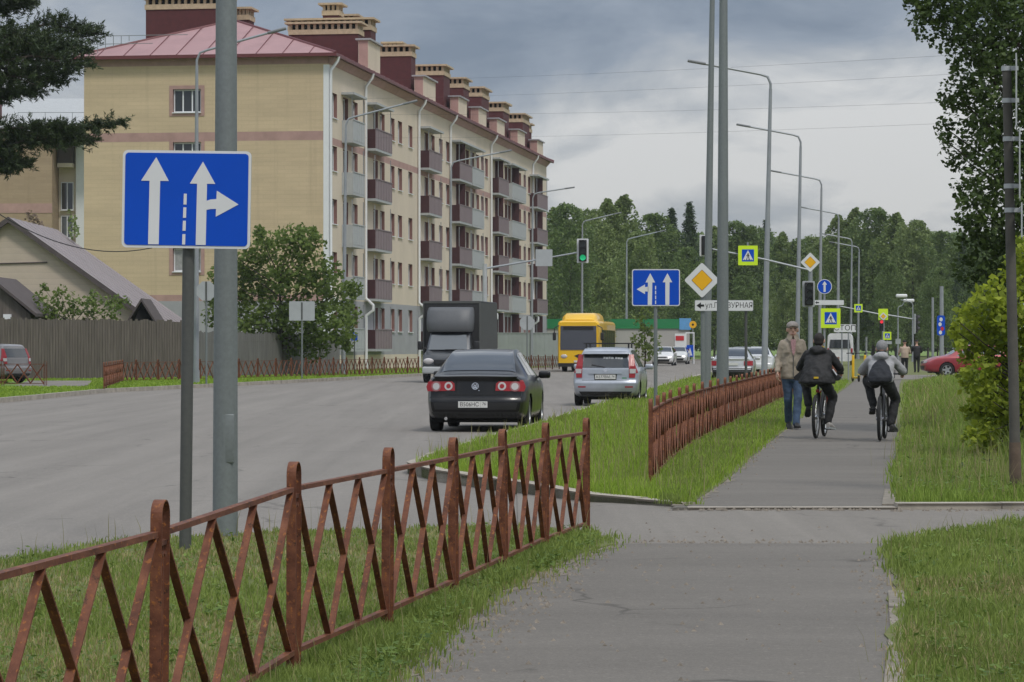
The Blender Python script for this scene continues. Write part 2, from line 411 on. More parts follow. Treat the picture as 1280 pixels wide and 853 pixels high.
# ------------------------------------------------------------------ grass
def inpoly(px, py, poly):
    c = np.zeros(len(px), bool); n = len(poly); j = n - 1
    for i in range(n):
        xi, yi = poly[i]; xj, yj = poly[j]
        if yi != yj:
            c ^= ((yi > py) != (yj > py)) & (px < (xj - xi) * (py - yi) / (yj - yi) + xi)
        j = i
    return c
def blades(name, poly, n, h, w, m, label, ymax=1e9, ymin=-1, power=1.5, z=0.0, patch=None, lean=0.45, edge_jit=0.12, seed=1, wpow=0.6):
    rng = np.random.default_rng(seed)
    pts = np.array(poly); y0 = max(pts[:, 1].min(), ymin); y1 = min(pts[:, 1].max(), ymax)
    X = []; Y = []; tot = 0
    # depth drawn so that nearer ground gets more blades
    while tot < n:
        k = n * 4
        u = rng.random(k); a = 1 - power
        y = (y0 ** a + u * (y1 ** a - y0 ** a)) ** (1 / a)
        x = rng.uniform(-0.2 * y - 0.8, 0.2 * y + 0.8)
        ok = inpoly(x + rng.normal(0, edge_jit, k), y + rng.normal(0, edge_jit, k), poly)
        if patch is not None: ok &= patch(x, y, rng)
        X.append(x[ok]); Y.append(y[ok]); tot += ok.sum()
        if tot == 0: break
    x = np.concatenate(X)[:n]; y = np.concatenate(Y)[:n]; n = len(x)
    # tuft structure
    tx = np.sin(x * 5.1 + y * 2.3) + np.sin(x * 2.2 - y * 3.7) + np.sin(x * 11 + y * 7)
    hh = h[0] + (h[1] - h[0]) * np.clip(rng.random(n) ** 1.6 * 0.75 + 0.12 * tx, 0.02, 1.3)
    ww = w * (y / y0) ** wpow * rng.uniform(0.6, 1.4, n)
    ang = rng.uniform(0, 2 * np.pi, n); face = rng.normal(0, 0.9, n)
    lx = np.cos(ang) * hh * rng.uniform(0.1, lean * 1.6, n); ly = np.sin(ang) * hh * rng.uniform(0.1, lean * 1.6, n)
    cx = np.cos(face); cy = np.sin(face)
    V = np.zeros((n, 5, 3))
    V[:, 0] = np.stack([x - cx * ww, y - cy * ww, np.full(n, z - .01)], 1); V[:, 1] = np.stack([x + cx * ww, y + cy * ww, np.full(n, z - .01)], 1)
    V[:, 2] = np.stack([x + lx * .35 + cx * ww * .8, y + ly * .35 + cy * ww * .8, z + hh * .6], 1)
    V[:, 3] = np.stack([x + lx * .35 - cx * ww * .8, y + ly * .35 - cy * ww * .8, z + hh * .6], 1)
    V[:, 4] = np.stack([x + lx, y + ly, z + hh], 1)
    idx = np.arange(n)[:, None] * 5
    loops = np.concatenate([idx + 0, idx + 1, idx + 2, idx + 3, idx + 3, idx + 2, idx + 4], 1).ravel()
    ls = (np.arange(n)[:, None] * 7 + np.array([0, 4])).ravel(); lt = np.tile([4, 3], n)
    me = bpy.data.meshes.new(name); me.vertices.add(n * 5); me.vertices.foreach_set('co', V.ravel())
    me.loops.add(n * 7); me.loops.foreach_set('vertex_index', loops.astype(np.int32))
    me.polygons.add(n * 2); me.polygons.foreach_set('loop_start', ls.astype(np.int32)); me.polygons.foreach_set('loop_total', lt.astype(np.int32))
    me.materials.append(m); me.update(calc_edges=True); me.validate()
    o = bpy.data.objects.new(name, me); COL.objects.link(o); tag(o, label, 'grass', kind='stuff'); return o
nd = lambda x, y, f=1.0: np.sin(x * 1.7 * f + 1) * np.sin(y * 0.9 * f) + 0.5 * np.sin(x * 4.1 * f + y * 2.3 * f)
NL = [(-4.9, 7.0)] + [p for p in near_left if p[1] >= 8] + [(-1.0, 7.0)]
blades('verge_grass', NL, 80000, (0.012, 0.060), 0.0024, M['grass'], 'short green grass around the nearest brown railing', ymin=9, power=1.6, seed=3, patch=lambda x, y, r: r.random(len(x)) < np.where(nd(x, y) > .1, 0.35, 1.0))
blades('dry_verge_grass', NL, 26000, (0.01, 0.05), 0.0024, M['grass_dry'], 'dry yellowed grass behind the nearest brown railing', ymin=9, power=1.6, seed=4, patch=lambda x, y, r: (nd(x, y) > r.normal(-.15, .4, len(x))) & (x < .3))
blades('railing_grass', [(-1.35, 9), (-.95, 12), (-.3, 15.7), (.5, 21.0), (.60, 20.6), (-.12, 15.9), (-.50, 12.5), (-.75, 9.5)], 26000, (0.025, 0.13), 0.0026, M['grass'], 'tufts of longer grass between the nearest brown railing and the path', ymin=9, power=1.6, seed=5, edge_jit=.06)
NR = [(1.27, 9.0), (1.66, 11.67), (2.00, 14), (2.34, 16.4), (2.40, 17.5), (2.48, 18.4), (2.54, 19.1), (2.74, 20.1), (3.1, 20.85), (4.1, 22.4), (7, 23.6), (7, 9)]
blades('verge_grass', NR, 100000, (0.015, 0.10), 0.0027, M['grass'], 'green grass at the right edge of the path nearest the viewer', ymin=9, power=1.5, seed=6, edge_jit=.05)
blades('dry_verge_grass', NR, 20000, (0.01, 0.09), 0.0026, M['grass_dry'], 'straw coloured grass on the verge right of the near path', ymin=9, power=1.5, seed=7, edge_jit=.05, patch=lambda x, y, r: (nd(x, y, .7) > .1 + r.normal(0, .35, len(x))) & (y < 16.5))
ISL = [(x + .18, y) for x, y in island_road[:-1]] + [(13.6, 113), (11.1, 94), (5.32, 53), (3.0, 35.8), (2.12, 29), (1.5, 24.9)]
blades('island_grass', ISL, 130000, (0.03, 0.15), 0.0040, M['grass_bright'], 'bright green grass on the strip between road and far railing', ymin=24.9, power=1.6, seed=8, wpow=1.0, edge_jit=.05)
blades('railing_grass', [(1.35, 25.0), (1.7, 30), (2.6, 40), (4.1, 51), (7.0, 73), (7.5, 73), (5.2, 53), (2.95, 35.9), (2.05, 29), (1.5, 24.8)], 24000, (0.03, 0.14), 0.0040, M['grass'], 'darker grass between the far railing and the path', ymin=24.9, power=1.6, seed=9, wpow=1.0, edge_jit=.05)
FR = [(3.50, 24.85), (3.98, 29), (5.75, 41), (7.9, 56.3), (14.6, 104), (20, 130), (30, 130), (12, 50), (8, 24.85)]
blades('verge_grass', FR, 110000, (0.03, 0.20), 0.0044, M['grass_mid'], 'tall green grass on the verge right of the far path', ymin=24.85, power=1.6, seed=10, wpow=1.0, edge_jit=0.06)
blades('weeds', [(5.0, 26.5), (6.6, 41), (9.4, 57), (15, 57), (9, 26.5)], 26000, (0.1, 0.65), 0.005, M['grass'], 'tall weeds and seed stalks in front of the lime green bush', ymin=26, power=1.6, seed=12, wpow=0.9, patch=lambda x, y, r: r.random(len(x)) < np.clip((x - .135 * (y - 24.6) - 4.3) / 2.2, 0, 1))
LV = [(-22.1, 46), (-14.1, 74), (-13.6, 91.7), (-10.7, 108), (-5.1, 142), (0.4, 177), (-6, 177), (-30, 112)]
blades('verge_grass', LV, 60000, (0.03, 0.12), 0.016, M['grass_bright'], 'mown bright grass strip along the far kerb of the road', ymin=70, power=1.2, seed=13, wpow=0.6, edge_jit=.04,
       patch=lambda x, y, r: ~((y > 95) & (y < 113) & (np.abs(x + 16.0 + (y - 95) * .14) < 1.6)))

blades('tall_weeds', [(7.0, 44), (9.6, 62), (12.6, 84), (14.5, 84), (11.4, 62), (8.6, 44)], 5500, (0.12, 0.60), 0.006, M['grass_dry'], 'tall olive brown weeds on the bank left of the lime green bush', ymin=44, power=1.4, seed=56, wpow=1.0, edge_jit=.3)
blades('tall_weeds', [(6.4, 38), (9.2, 60), (13.5, 90), (16.0, 90), (11.4, 60), (8.4, 38)], 24000, (0.10, 0.65), 0.006, M['grass_mid'], 'tall green weeds on the bank left of the lime green bush', ymin=38, power=1.4, seed=57, wpow=1.0, edge_jit=.3)
M['stalk'] = leafmat('seed_stalks', (0.16, 0.16, 0.06), (0.40, 0.36, 0.17), 0.3, pscale=1.0)
blades('seed_stalks', ISL, 3500, (0.12, 0.42), 0.0022, M['stalk'], 'thin seed stalks standing above the bright grass strip', ymin=24.9, power=1.7, seed=51, wpow=1.0, lean=.2)
blades('seed_stalks', NL, 900, (0.08, 0.34), 0.0013, M['stalk'], 'thin seed stalks around the nearest brown railing', ymin=9, power=1.7, seed=52, lean=.2)
blades('seed_stalks', NR, 1100, (0.08, 0.30), 0.0013, M['stalk'], 'thin seed stalks in the grass right of the near path', ymin=9, power=1.7, seed=53, lean=.25)
blades('seed_stalks', FR, 4000, (0.15, 0.55), 0.0022, M['stalk'], 'thin seed stalks on the verge right of the far path', ymin=25, power=1.7, seed=54, wpow=1.0, lean=.25)
def grit(name, zones, label, seed):
    rng = np.random.default_rng(seed); mb = MB()
    for (x0, y0), (x1, y1), sp, n, z in zones:
        for _ in range(n):
            t = rng.random(); r = rng.uniform(.004, .013) * (1 + .03 * y0); c = (x0 + (x1 - x0) * t + rng.normal(0, sp), y0 + (y1 - y0) * t + rng.normal(0, sp * .6), z)
            mb.add([(c[0] - r, c[1] - r * .6, z - .002), (c[0] + r * .8, c[1] - r, z - .002), (c[0] + r, c[1] + r * .7, z - .002), (c[0] - r * .6, c[1] + r, z - .002), (c[0], c[1], z + r * .9)], [(0, 1, 4), (1, 2, 4), (2, 3, 4), (3, 0, 4)])
    o = mb.build(name, M['grit']); tag(o, label, 'gravel', kind='stuff')
M['grit'] = mat('grit', (0.19, 0.165, 0.135), .95, 0, .5, 30)
grit('path_grit', [((-.45, 10.8), (.55, 19.2), .10, 420, -.006), ((1.6, 10.8), (2.4, 18.6), .07, 220, -.006), ((.5, 20.2), (2.6, 20.2), .25, 130, -.022), ((1.5, 24.3), (3.3, 24.3), .12, 120, -.020), ((1.6, 25), (5.2, 52), .10, 260, -.006), ((3.3, 24.2), (7, 24.4), .10, 140, -.022), ((0.4, 11), (1.8, 22), .5, 130, -.006)], 'loose grit and crumbs lying along the edges of the path', 61)
def rosettes(name, poly, n, m, label, seed, size=(.04, .11), leaf=.045, ymin=9):
    rng = np.random.default_rng(seed); pts = np.array(poly); y0 = max(ymin, pts[:, 1].min()); y1 = pts[:, 1].max(); C = []
    while len(C) < n:
        y = (y0 ** -.6 + rng.random() * (y1 ** -.6 - y0 ** -.6)) ** (1 / -.6); x = rng.uniform(-.2 * y - .8, .2 * y + .8)
        if not inpoly(np.array([x]), np.array([y]), poly)[0]: continue
        r = rng.uniform(*size); k = rng.integers(6, 16); a = rng.uniform(0, 6.28, k); q = r * np.sqrt(rng.random(k))
        C.append(np.stack([x + q * np.cos(a), y + q * np.sin(a), rng.uniform(.01, .02 + r * .9, k)], 1))
    C = np.concatenate(C); rng2 = np.random.default_rng(seed); d = rng2.normal(0, 1, (len(C), 3)); d[:, 2] *= .35; d /= np.linalg.norm(d, axis=1)[:, None]
    s_ = np.cross(d, np.array([0, 0, 1.]) + rng2.normal(0, .3, (len(C), 3))); s_ /= np.linalg.norm(s_, axis=1)[:, None]; L = (leaf * rng2.uniform(.5, 1.5, len(C)))[:, None]
    V = np.zeros((len(C), 4, 3)); V[:, 0] = C - d * L * .6; V[:, 1] = C + s_ * L * .3; V[:, 2] = C + d * L * .6; V[:, 3] = C - s_ * L * .3; n_ = len(C)
    me = bpy.data.meshes.new(name); me.from_pydata(V.reshape(-1, 3).tolist(), [], np.arange(n_ * 4).reshape(-1, 4).tolist()); me.materials.append(m); o = link(name, me); tag(o, label, 'weeds', kind='stuff')
M['weed'] = leafmat('weed_leaves', (0.05, 0.10, 0.018), (0.20, 0.29, 0.06), 0.35, pscale=1.5)
rosettes('ground_weeds', NL, 420, M['weed'], 'low broad leaved weeds and clover around the nearest brown railing', 41, (.03, .08), .026)
rosettes('ground_weeds', NR, 420, M['weed'], 'low broad leaved weeds in the grass right of the near path', 42, (.03, .09), .028)
rosettes('ground_weeds', FR, 500, M['weed'], 'low broad leaved weeds on the verge right of the far path', 44, (.06, .2), .045, 25)
rosettes('edge_weeds', [(-.62, 10.5), (-.15, 15.6), (.47, 18.9), (.62, 20.2), (.38, 19), (-.3, 15.6), (-.80, 10.5)], 200, M['weed'], 'weeds creeping over the left edge of the near path', 45, (.03, .09), .026)
# ------------------------------------------------------------------ brown lattice railings
def railing_meshes(post_h=0.88, top=0.765, bot=0.075, bar=.0055):
    mb = MB(); w = 0.040; g = 0.058; t = 0.005; n = 10
    path_ = [(-g, -0.06)] + [(-g, post_h - g)] + [(-g * math.cos(math.pi * k / n), post_h - g + g * math.sin(math.pi * k / n)) for k in range(1, n)] + [(g, post_h - g), (g, -0.06)]
    # flat strip bent into an arch: along x, width along y
    ins = []
    for i, (x, z) in enumerate(path_):
        if i == 0 or i == 1: q = (x + t, z)
        elif i >= len(path_) - 2: q = (x - t, z)
        else: q = (x * (1 - t / g), post_h - g + (z - post_h + g) * (1 - t / g))
        ins.append(q)
    for a, b, c, d in zip(path_[:-1], path_[1:], ins[:-1], ins[1:]):
        mb.loft([[(a[0], -w/2, a[1]), (a[0], w/2, a[1]), (c[0], w/2, c[1]), (c[0], -w/2, c[1])], [(b[0], -w/2, b[1]), (b[0], w/2, b[1]), (d[0], w/2, d[1]), (d[0], -w/2, d[1])]])
    for s in (-1, 1):
        mb.b2((s * .020 - .004, -.007, -.06), (s * .020 + .004, .007, top - .03))
        mb.tube([(s * .02, -.016, top - .07), (s * .02, -.006, top - .07)], 0.011, 6)
    mb.b2((-.052, -.012, top - .04), (.052, .004, top - .022))
    post = mb.mesh('railing_post', M['rust'], True, 30)
    lats = []; rr = random.Random(5)   # bays, x from 0 to 1, scaled to the bay length; slightly bent and uneven like hand-welded bars
    for vv in range(5):
        pb = MB(); k = 3; t = bar; w = .029; gx = 0.034; J = lambda q: rr.uniform(-q, q)
        for i in range(k):
            a = gx + (1 - 2*gx) * i / k; b = gx + (1 - 2*gx) * (i + 1) / k
            for (x0, x1) in ((a, b), (b, a)):
                s = 0.003 if x1 > x0 else -0.003; x0 += J(.006); x1 += J(.006); mx = (x0 + x1) / 2 + J(.006); my = J(.006); zt, zb = top - 0.008, bot + .008; zm = (zt + zb) / 2
                pb.loft([[(x - t/2, -w/2 + s + dy, z), (x + t/2, -w/2 + s + dy, z), (x + t/2, w/2 + s + dy, z), (x - t/2, w/2 + s + dy, z)] for x, z, dy in ((x0, zt, 0), (mx, zm, my), (x1, zb, 0))])
        lats.append(pb.mesh('railing_lattice', M['rust']))
    rb = MB(); rb.b2((0.0, -.017, top - .010), (1.0, .017, top + .010)); tr = rb.mesh('top_rail', M['rust'])
    rb = MB(); rb.b2((0.0, -.017, bot - .010), (1.0, .017, bot + .010)); br = rb.mesh('bottom_rail', M['rust'])
    return post, lats, tr, br
RAIL = railing_meshes(); RAIL2 = railing_meshes(bar=.030)
def railing(label, pts, group='brown lattice railings along the grass verges', RAIL=RAIL):
    o = thing('lattice_railing', label, 'railing', pts[0], 0, group); p0 = Vector(pts[0])
    for i, p in enumerate(pts):
        p = Vector(p); q = Vector(pts[min(i + 1, len(pts) - 1)]); pr = Vector(pts[max(i - 1, 0)])
        a = math.atan2((q - pr).y, (q - pr).x)
        e = link('post', RAIL[0], o, p - p0, a); e.rotation_euler = (random.uniform(-.012, .012), random.uniform(-.012, .012), a)
        if i < len(pts) - 1:
            d = q - p; L = d.length; an = math.atan2(d.y, d.x); pitch = -math.asin(d.z / L)
            u = d / L
            for nm, me in (('lattice', random.choice(RAIL[1])), ('top_rail', RAIL[2]), ('bottom_rail', RAIL[3])):
                e = link(nm, me, o, p - p0 + u * 0.0625 * (0 if nm == 'lattice' else 1), an, (L if nm == 'lattice' else L - 0.125, 1, 1)); e.rotation_euler = (0, pitch, an)
    return o
def resample(line, step):
    P = [Vector((p[0], p[1], p[2] if len(p) > 2 else 0)) for p in line]; out = [P[0]]; acc = 0
    tot = sum((b - a).length for a, b in zip(P[:-1], P[1:])); n = max(1, round(tot / step)); step = tot / n
    for i in range(1, n + 1):
        s = step * i; acc = 0
        for a, b in zip(P[:-1], P[1:]):
            L = (b - a).length
            if acc + L >= s - 1e-6: out.append(a.lerp(b, min(1, (s - acc) / L))); break
            acc += L
    return out
posts = [(-51, 7.4), (198, 9.5), (367, 11.9), (484, 13.85), (567, 15.75), (630, 17.6), (681, 19.45), (733, 21.35)]
zz = [0.0, 0.0, 0.03, 0.02, 0.008, 0.0, -0.01, -0.025]
near_pts = [Vector((xat(a, b), b, z)) for (a, b), z in zip(posts, zz)]
railing('weathered brown lattice railing nearest the viewer, ending at the driveway', near_pts)
far_line = [(1.375, 27.8), (1.83, 32.9), (2.62, 39.8), (4.04, 50.5), (7.06, 73), (8.2, 81)]
railing('brown lattice railing curving between the far path and the grass strip, behind the walking man', resample(far_line, 1.95))
railing('short brown railing beyond the cyclists, beside the yellow scooters', resample([(12.6, 112), (14.35, 125), (16.0, 137)], 1.95))
railing('brown railing in front of the parked hatchback at the far left', resample([(-24.5, 101.5), (-16.5, 99.0)], 1.6), RAIL=RAIL2)
railing('long brown railing across the road in front of the wooden fence', resample([(-13.3, 91.3), (-15.2, 109.5), (-10.2, 124), (-4.8, 144)], 1.95), RAIL=RAIL2)
railing('brown railing across the road between the truck and the bus', resample([(-2.6, 150), (0.0, 165), (3.0, 178)], 2.0), RAIL=RAIL2)
# ================================================================== leaves
def leafcloud(name, C, size, m, seed=1, aspect=1.5, updown=0.6, parent=None, origin=None, out=None):
    """C: (n,3) leaf centres; diamond leaves folded along the mid rib"""
    rng = np.random.default_rng(seed); n = len(C)
    d = rng.normal(0, 1, (n, 3)); d[:, 2] *= updown
    if out is not None: d += out * 0.8
    d /= np.linalg.norm(d, axis=1)[:, None]
    a = rng.normal(0, 1, (n, 3)); s = np.cross(d, a); s /= np.linalg.norm(s, axis=1)[:, None]; nn = np.cross(d, s)
    L = (size * rng.uniform(0.6, 1.4, n))[:, None]; W = L / aspect
    V = np.zeros((n, 4, 3)); V[:, 0] = C - d * L * .5; V[:, 1] = C + s * W * .5 + nn * W * .15; V[:, 2] = C + d * L * .5; V[:, 3] = C - s * W * .5 + nn * W * .15
    if origin is not None: V -= np.array(origin)
    me = bpy.data.meshes.new(name); me.vertices.add(n * 4); me.vertices.foreach_set('co', V.ravel())
    me.loops.add(n * 4); me.loops.foreach_set('vertex_index', np.arange(n * 4, dtype=np.int32))
    me.polygons.add(n); me.polygons.foreach_set('loop_start', np.arange(n, dtype=np.int32) * 4); me.polygons.foreach_set('loop_total', np.full(n, 4, np.int32))
    me.materials.append(m); me.update(calc_edges=True); me.validate()
    return me
def clumps(cent, rad, per, rng, shell=0.65):
    """leaf centres in flattened blobs around clump centres"""
    out = []
    for c, r in zip(cent, rad):
        k = max(4, int(per * (r ** 2)))
        v = rng.normal(0, 1, (k, 3)); v /= np.linalg.norm(v, axis=1)[:, None]
        rr = r * (shell + (1 - shell) * rng.random(k)) * rng.uniform(0.75, 1.12, k)
        out.append(np.array(c) + v * rr[:, None] * np.array([1, 1, .8]))
    return np.concatenate(out)
M['bark'] = mat('bark', (0.06, 0.047, 0.037), 0.9, 0, 0.35, 6, 0.5, 30, stretch=(1, 1, .2))
M['birch_bark'] = mat('pale_bark', (0.11, 0.10, 0.085), 0.85, 0, 0.45, 4, 0.2, 20, stretch=(1, 1, 2))
M['leaf_birch'] = leafmat('birch_leaves', (0.085, 0.140, 0.040), (0.275, 0.345, 0.120), 0.42, pscale=0.25)  # leaf colours of the far wood are lightened partly to stand in for haze
M['leaf_alder'] = leafmat('alder_leaves', (0.072, 0.125, 0.040), (0.225, 0.300, 0.105), 0.42, pscale=0.25)
M['leaf_pale'] = leafmat('willow_leaves', (0.105, 0.160, 0.050), (0.300, 0.370, 0.140), 0.42, pscale=0.25)
M['needle_spruce'] = leafmat('spruce_needles', (0.032, 0.060, 0.028), (0.095, 0.140, 0.062), 0.2, pscale=0.4)
M['needle_pine'] = leafmat('pine_needles', (0.016, 0.030, 0.013), (0.062, 0.088, 0.032), 0.1, pscale=0.5)
M['leaf_dark'] = leafmat('dark_leaves', (0.024, 0.048, 0.012), (0.105, 0.155, 0.040), 0.22, pscale=0.7)  # dark base colour carries the backlit shade of the tall tree
M['leaf_lime'] = leafmat('maple_lime_leaves', (0.10, 0.16, 0.018), (0.46, 0.53, 0.060), 0.55, pscale=1.0)
M['leaf_mid'] = leafmat('bush_leaves', (0.065, 0.115, 0.024), (0.235, 0.310, 0.080), 0.5, pscale=0.6)
# ------------------------------------------------------------------ prototypes of the far wood
def far_crown(kind, H, seed):
    rng = np.random.default_rng(seed); cent = []; rad = []
    if kind == 'spruce':
        n = 2600; t = rng.random(n) ** 0.8; z = H * (0.10 + 0.9 * t); layer = 1 + .18 * np.sin(z * 5.0)
        r = (1 - t) ** 0.85 * H * 0.16 * layer * np.sqrt(rng.random(n)) + .05; a = rng.uniform(0, 2*np.pi, n)
        C = np.stack([r*np.cos(a), r*np.sin(a), z - r * .35], 1)
        C = np.repeat(C, 3, 0) + rng.normal(0, .16, (n * 3, 3)); return leafcloud('crown', C, 0.30, M['needle_spruce'], seed, 2.2, .5)
    n = 15000; t = rng.random(n) ** .9; a = rng.uniform(0, 2*np.pi, n); p1, p2, p3 = rng.uniform(0, 6, 3)
    if kind == 'birch': prof = .155 * np.sin(np.pi * np.clip(.18 + .82 * t, 0, 1)) ** .8 + .012
    elif kind == 'alder': prof = .185 * np.sqrt(np.clip(1 - (1.55 * t - .60) ** 2, .004, 1))
    else: prof = .205 * np.sqrt(np.clip(1 - (1.6 * t - .66) ** 2, .004, 1))
    lump = 1 + .22 * np.sin(3 * a + p1 + 5 * t) + .16 * np.sin(5 * a + p2 - 13 * t) + .16 * np.sin(17 * t + p3 + 2 * a)
    r = prof * H * lump * rng.random(n) ** .40; z = H * (.16 + .84 * t) + rng.normal(0, .12, n) - .10 * r
    C = np.stack([r * np.cos(a) + .25 * np.sin(z * .6 + p1), r * np.sin(a) + .25 * np.cos(z * .5 + p2), z], 1)
    q = C * 2.3; g = np.sin(q[:, 0] + 1.7 * np.sin(q[:, 2] * .8)) + np.sin(q[:, 1] * 1.1 + 1.3 * np.sin(q[:, 0] * .7)) + np.sin(q[:, 2] * 1.2 + 1.5 * np.sin(q[:, 1] * .9))
    C = C[g > -.55 + rng.normal(0, .5, n)]
    return leafcloud('crown', C, 0.30, {'birch': M['leaf_birch'], 'alder': M['leaf_alder'], 'pale': M['leaf_pale']}[kind], seed, 1.35, .8)
def trunk_mesh(H, r, m, seed):
    rng = random.Random(seed); mb = MB()
    pts = [(0, 0, -.3)] + [(rng.uniform(-.02, .02) * H * t, rng.uniform(-.02, .02) * H * t, H * t) for t in (.2, .4, .6, .8)]
    mb.tube(pts, [r, r * .8, r * .6, r * .35, r * .1], 7)
    for k in range(7):
        t = rng.uniform(.25, .65); a = rng.uniform(0, 6.28); l = H * .09 * (1.1 - t)
        mb.tube([(0, 0, H * t), (l * math.cos(a), l * math.sin(a), H * t + l * .8)], [r * .3, r * .08], 5)
    return mb.mesh('trunk', m, True)
PROTO = {}
for kind, H, sd in (('birch', 18, 1), ('birch', 18, 2), ('alder', 17, 3), ('alder', 17, 4), ('pale', 16, 5), ('spruce', 19, 6), ('spruce', 19, 7), ('pale', 16, 8)):
    PROTO.setdefault(kind, []).append((far_crown(kind, H, sd), trunk_mesh(H, .17, M['birch_bark'] if kind == 'birch' else M['bark'], sd), H))
KN = {'birch': ('birch_tree', 'slender birch'), 'alder': ('alder_tree', 'rounded dark alder'), 'pale': ('willow_tree', 'pale green bushy willow'), 'spruce': ('spruce_tree', 'dark pointed spruce')}
def far_tree(px, Y, top, kind, var, label):
    cr, tr, H = PROTO[kind][var % len(PROTO[kind])]
    z = zat(top, Y); s = z / H
    o = thing(KN[kind][0], label, 'tree', (xat(px, Y), Y, 0), random.uniform(0, 6.28), 'trees along the edge of the far wood')
    sx = s * random.uniform(.92, 1.12)
    link('trunk', tr, o, scale=(sx, sx, s)); link('crown', cr, o, scale=(sx, sx, s)); return o
FT = [(690, 262, 300, 'birch', 'right beside the far end of the apartment block'), (712, 256, 285, 'alder', 'behind the first traffic light on the arm'),
 (708, 390, 250, 'pale', 'low behind the mast with the green light'), (738, 262, 295, 'pale', 'above the yellow bus'), (752, 380, 245, 'pale', 'low behind the roof of the yellow bus'), (762, 250, 300, 'birch', 'tallest above the silver hatchback'),
 (781, 246, 310, 'birch', 'with a narrow crown left of the two-lane sign'), (800, 290, 270, 'pale', 'directly above the left-turn lane sign'), (822, 268, 300, 'alder', 'rising over the right edge of the left-turn lane sign'),
 (840, 262, 310, 'spruce', 'between the two-lane sign and the yellow diamond sign'), (862, 255, 300, 'spruce', 'just left of the yellow diamond sign'), (856, 310, 262, 'alder', 'low behind the yellow diamond sign'), (893, 285, 320, 'birch', 'between the two tallest grey poles'),
 (915, 278, 320, 'alder', 'above the hanging crossing sign on the left'), (940, 283, 320, 'alder', 'above the hanging crossing sign on the right'), (958, 276, 335, 'spruce', 'behind the second lamp of the near row'), (980, 292, 330, 'birch', 'left of the small yellow diamond'),
 (1000, 300, 330, 'alder', 'directly behind the small yellow diamond'), (1020, 296, 335, 'pale', 'above the round blue sign'), (1050, 270, 320, 'birch', 'between the third and fourth lamps of the row'), (1070, 262, 320, 'birch', 'above the arms of the far lamps'),
 (1092, 262, 315, 'alder', 'highest above the grey capped cyclist'), (1120, 268, 310, 'birch', 'behind the double-headed lamp'), (1142, 276, 305, 'pale', 'above the red car'), (1160, 290, 310, 'birch', 'left of the tall blue sign post'),
 (1182, 290, 300, 'alder', 'behind the tall blue sign post'), (1204, 296, 295, 'spruce', 'between the blue sign post and the lime bush'), (1228, 300, 290, 'alder', 'behind the lime bush'),
 (1110, 330, 270, 'alder', 'low and dark behind the last lamps'), (1172, 335, 262, 'alder', 'low behind the red car'), (930, 345, 275, 'alder', 'low behind the street name board'), (1035, 345, 280, 'alder', 'low behind the crossing sign on the post'), (985, 350, 285, 'pale', 'low behind the three black signal lenses')]
for i, (px, top, Y, kind, where) in enumerate(FT):
    far_tree(px, Y, top, kind, i, KN[kind][1] + ' ' + where)
# the rest of the wood reads as one mass
rng = np.random.default_rng(5); CC = []; 
for i in range(150):
    px = 672 + 590 * rng.random(); Y = 345 + 70 * rng.random(); H = zat(288 + 30 * rng.random() + (16 if 980 < px < 1030 else 0), Y)
    k = 1300; t = rng.random(k) ** .8; r = H * .17 * np.sqrt(np.clip(1 - (1.5 * t - .6) ** 2, .02, 1)) * np.sqrt(rng.random(k)); a = rng.uniform(0, 6.28, k)
    CC.append(np.stack([xat(px, Y) + r*np.cos(a), Y + r*np.sin(a), H * (.05 + .95 * t)], 1))
CC = np.concatenate(CC)
o = link('far_forest', leafcloud('far_forest', CC, 0.46, M['leaf_alder'], 9, 1.3)); tag(o, 'dark mass of woodland behind the front row of trees', 'woodland', kind='stuff')
# ------------------------------------------------------------------ grown trees with limbs
def limbs(root, top, n, spread, rng, r0):
    """returns (mb, tips): a trunk with curving limbs"""
    mb = MB(); root = Vector(root); top = Vector(top); tips = []
    ax = top - root
    mb.tube([root, root + ax * .35 + Vector((.06, .05, 0)), root + ax * .7, top], [r0, r0 * .75, r0 * .45, r0 * .1], 10)
    for i in range(n):
        t = rng.uniform(.28, .95); a = rng.uniform(0, 6.28); L = spread * rng.uniform(.5, 1.0) * (1.15 - .5 * t)
        p = root + ax * t; q = p + Vector((math.cos(a) * L * .5, math.sin(a) * L * .5, L * .28)); e = p + Vector((math.cos(a) * L, math.sin(a) * L, L * rng.uniform(.2, .55)))
        mb.tube([p, q, e], [r0 * .3 * (1.1 - t), r0 * .18 * (1.1 - t), .008], 6); tips.append(e); tips.append(q)
        for _ in range(2):
            f = q.lerp(e, rng.random()); g = f + Vector((rng.uniform(-1, 1), rng.uniform(-1, 1), rng.uniform(-.2, .7))) * L * .4
            mb.tube([f, g], [r0 * .06, .005], 5); tips.append(g)
    return mb, tips
def px_blobs(spec, Y, depth, rng):
    cent = []; rad = []
    for px, py, rp in spec:
        y = Y + rng.uniform(-depth, depth); p = at(px, py, y); cent.append(p); rad.append(rp / F * Y)
    return cent, rad
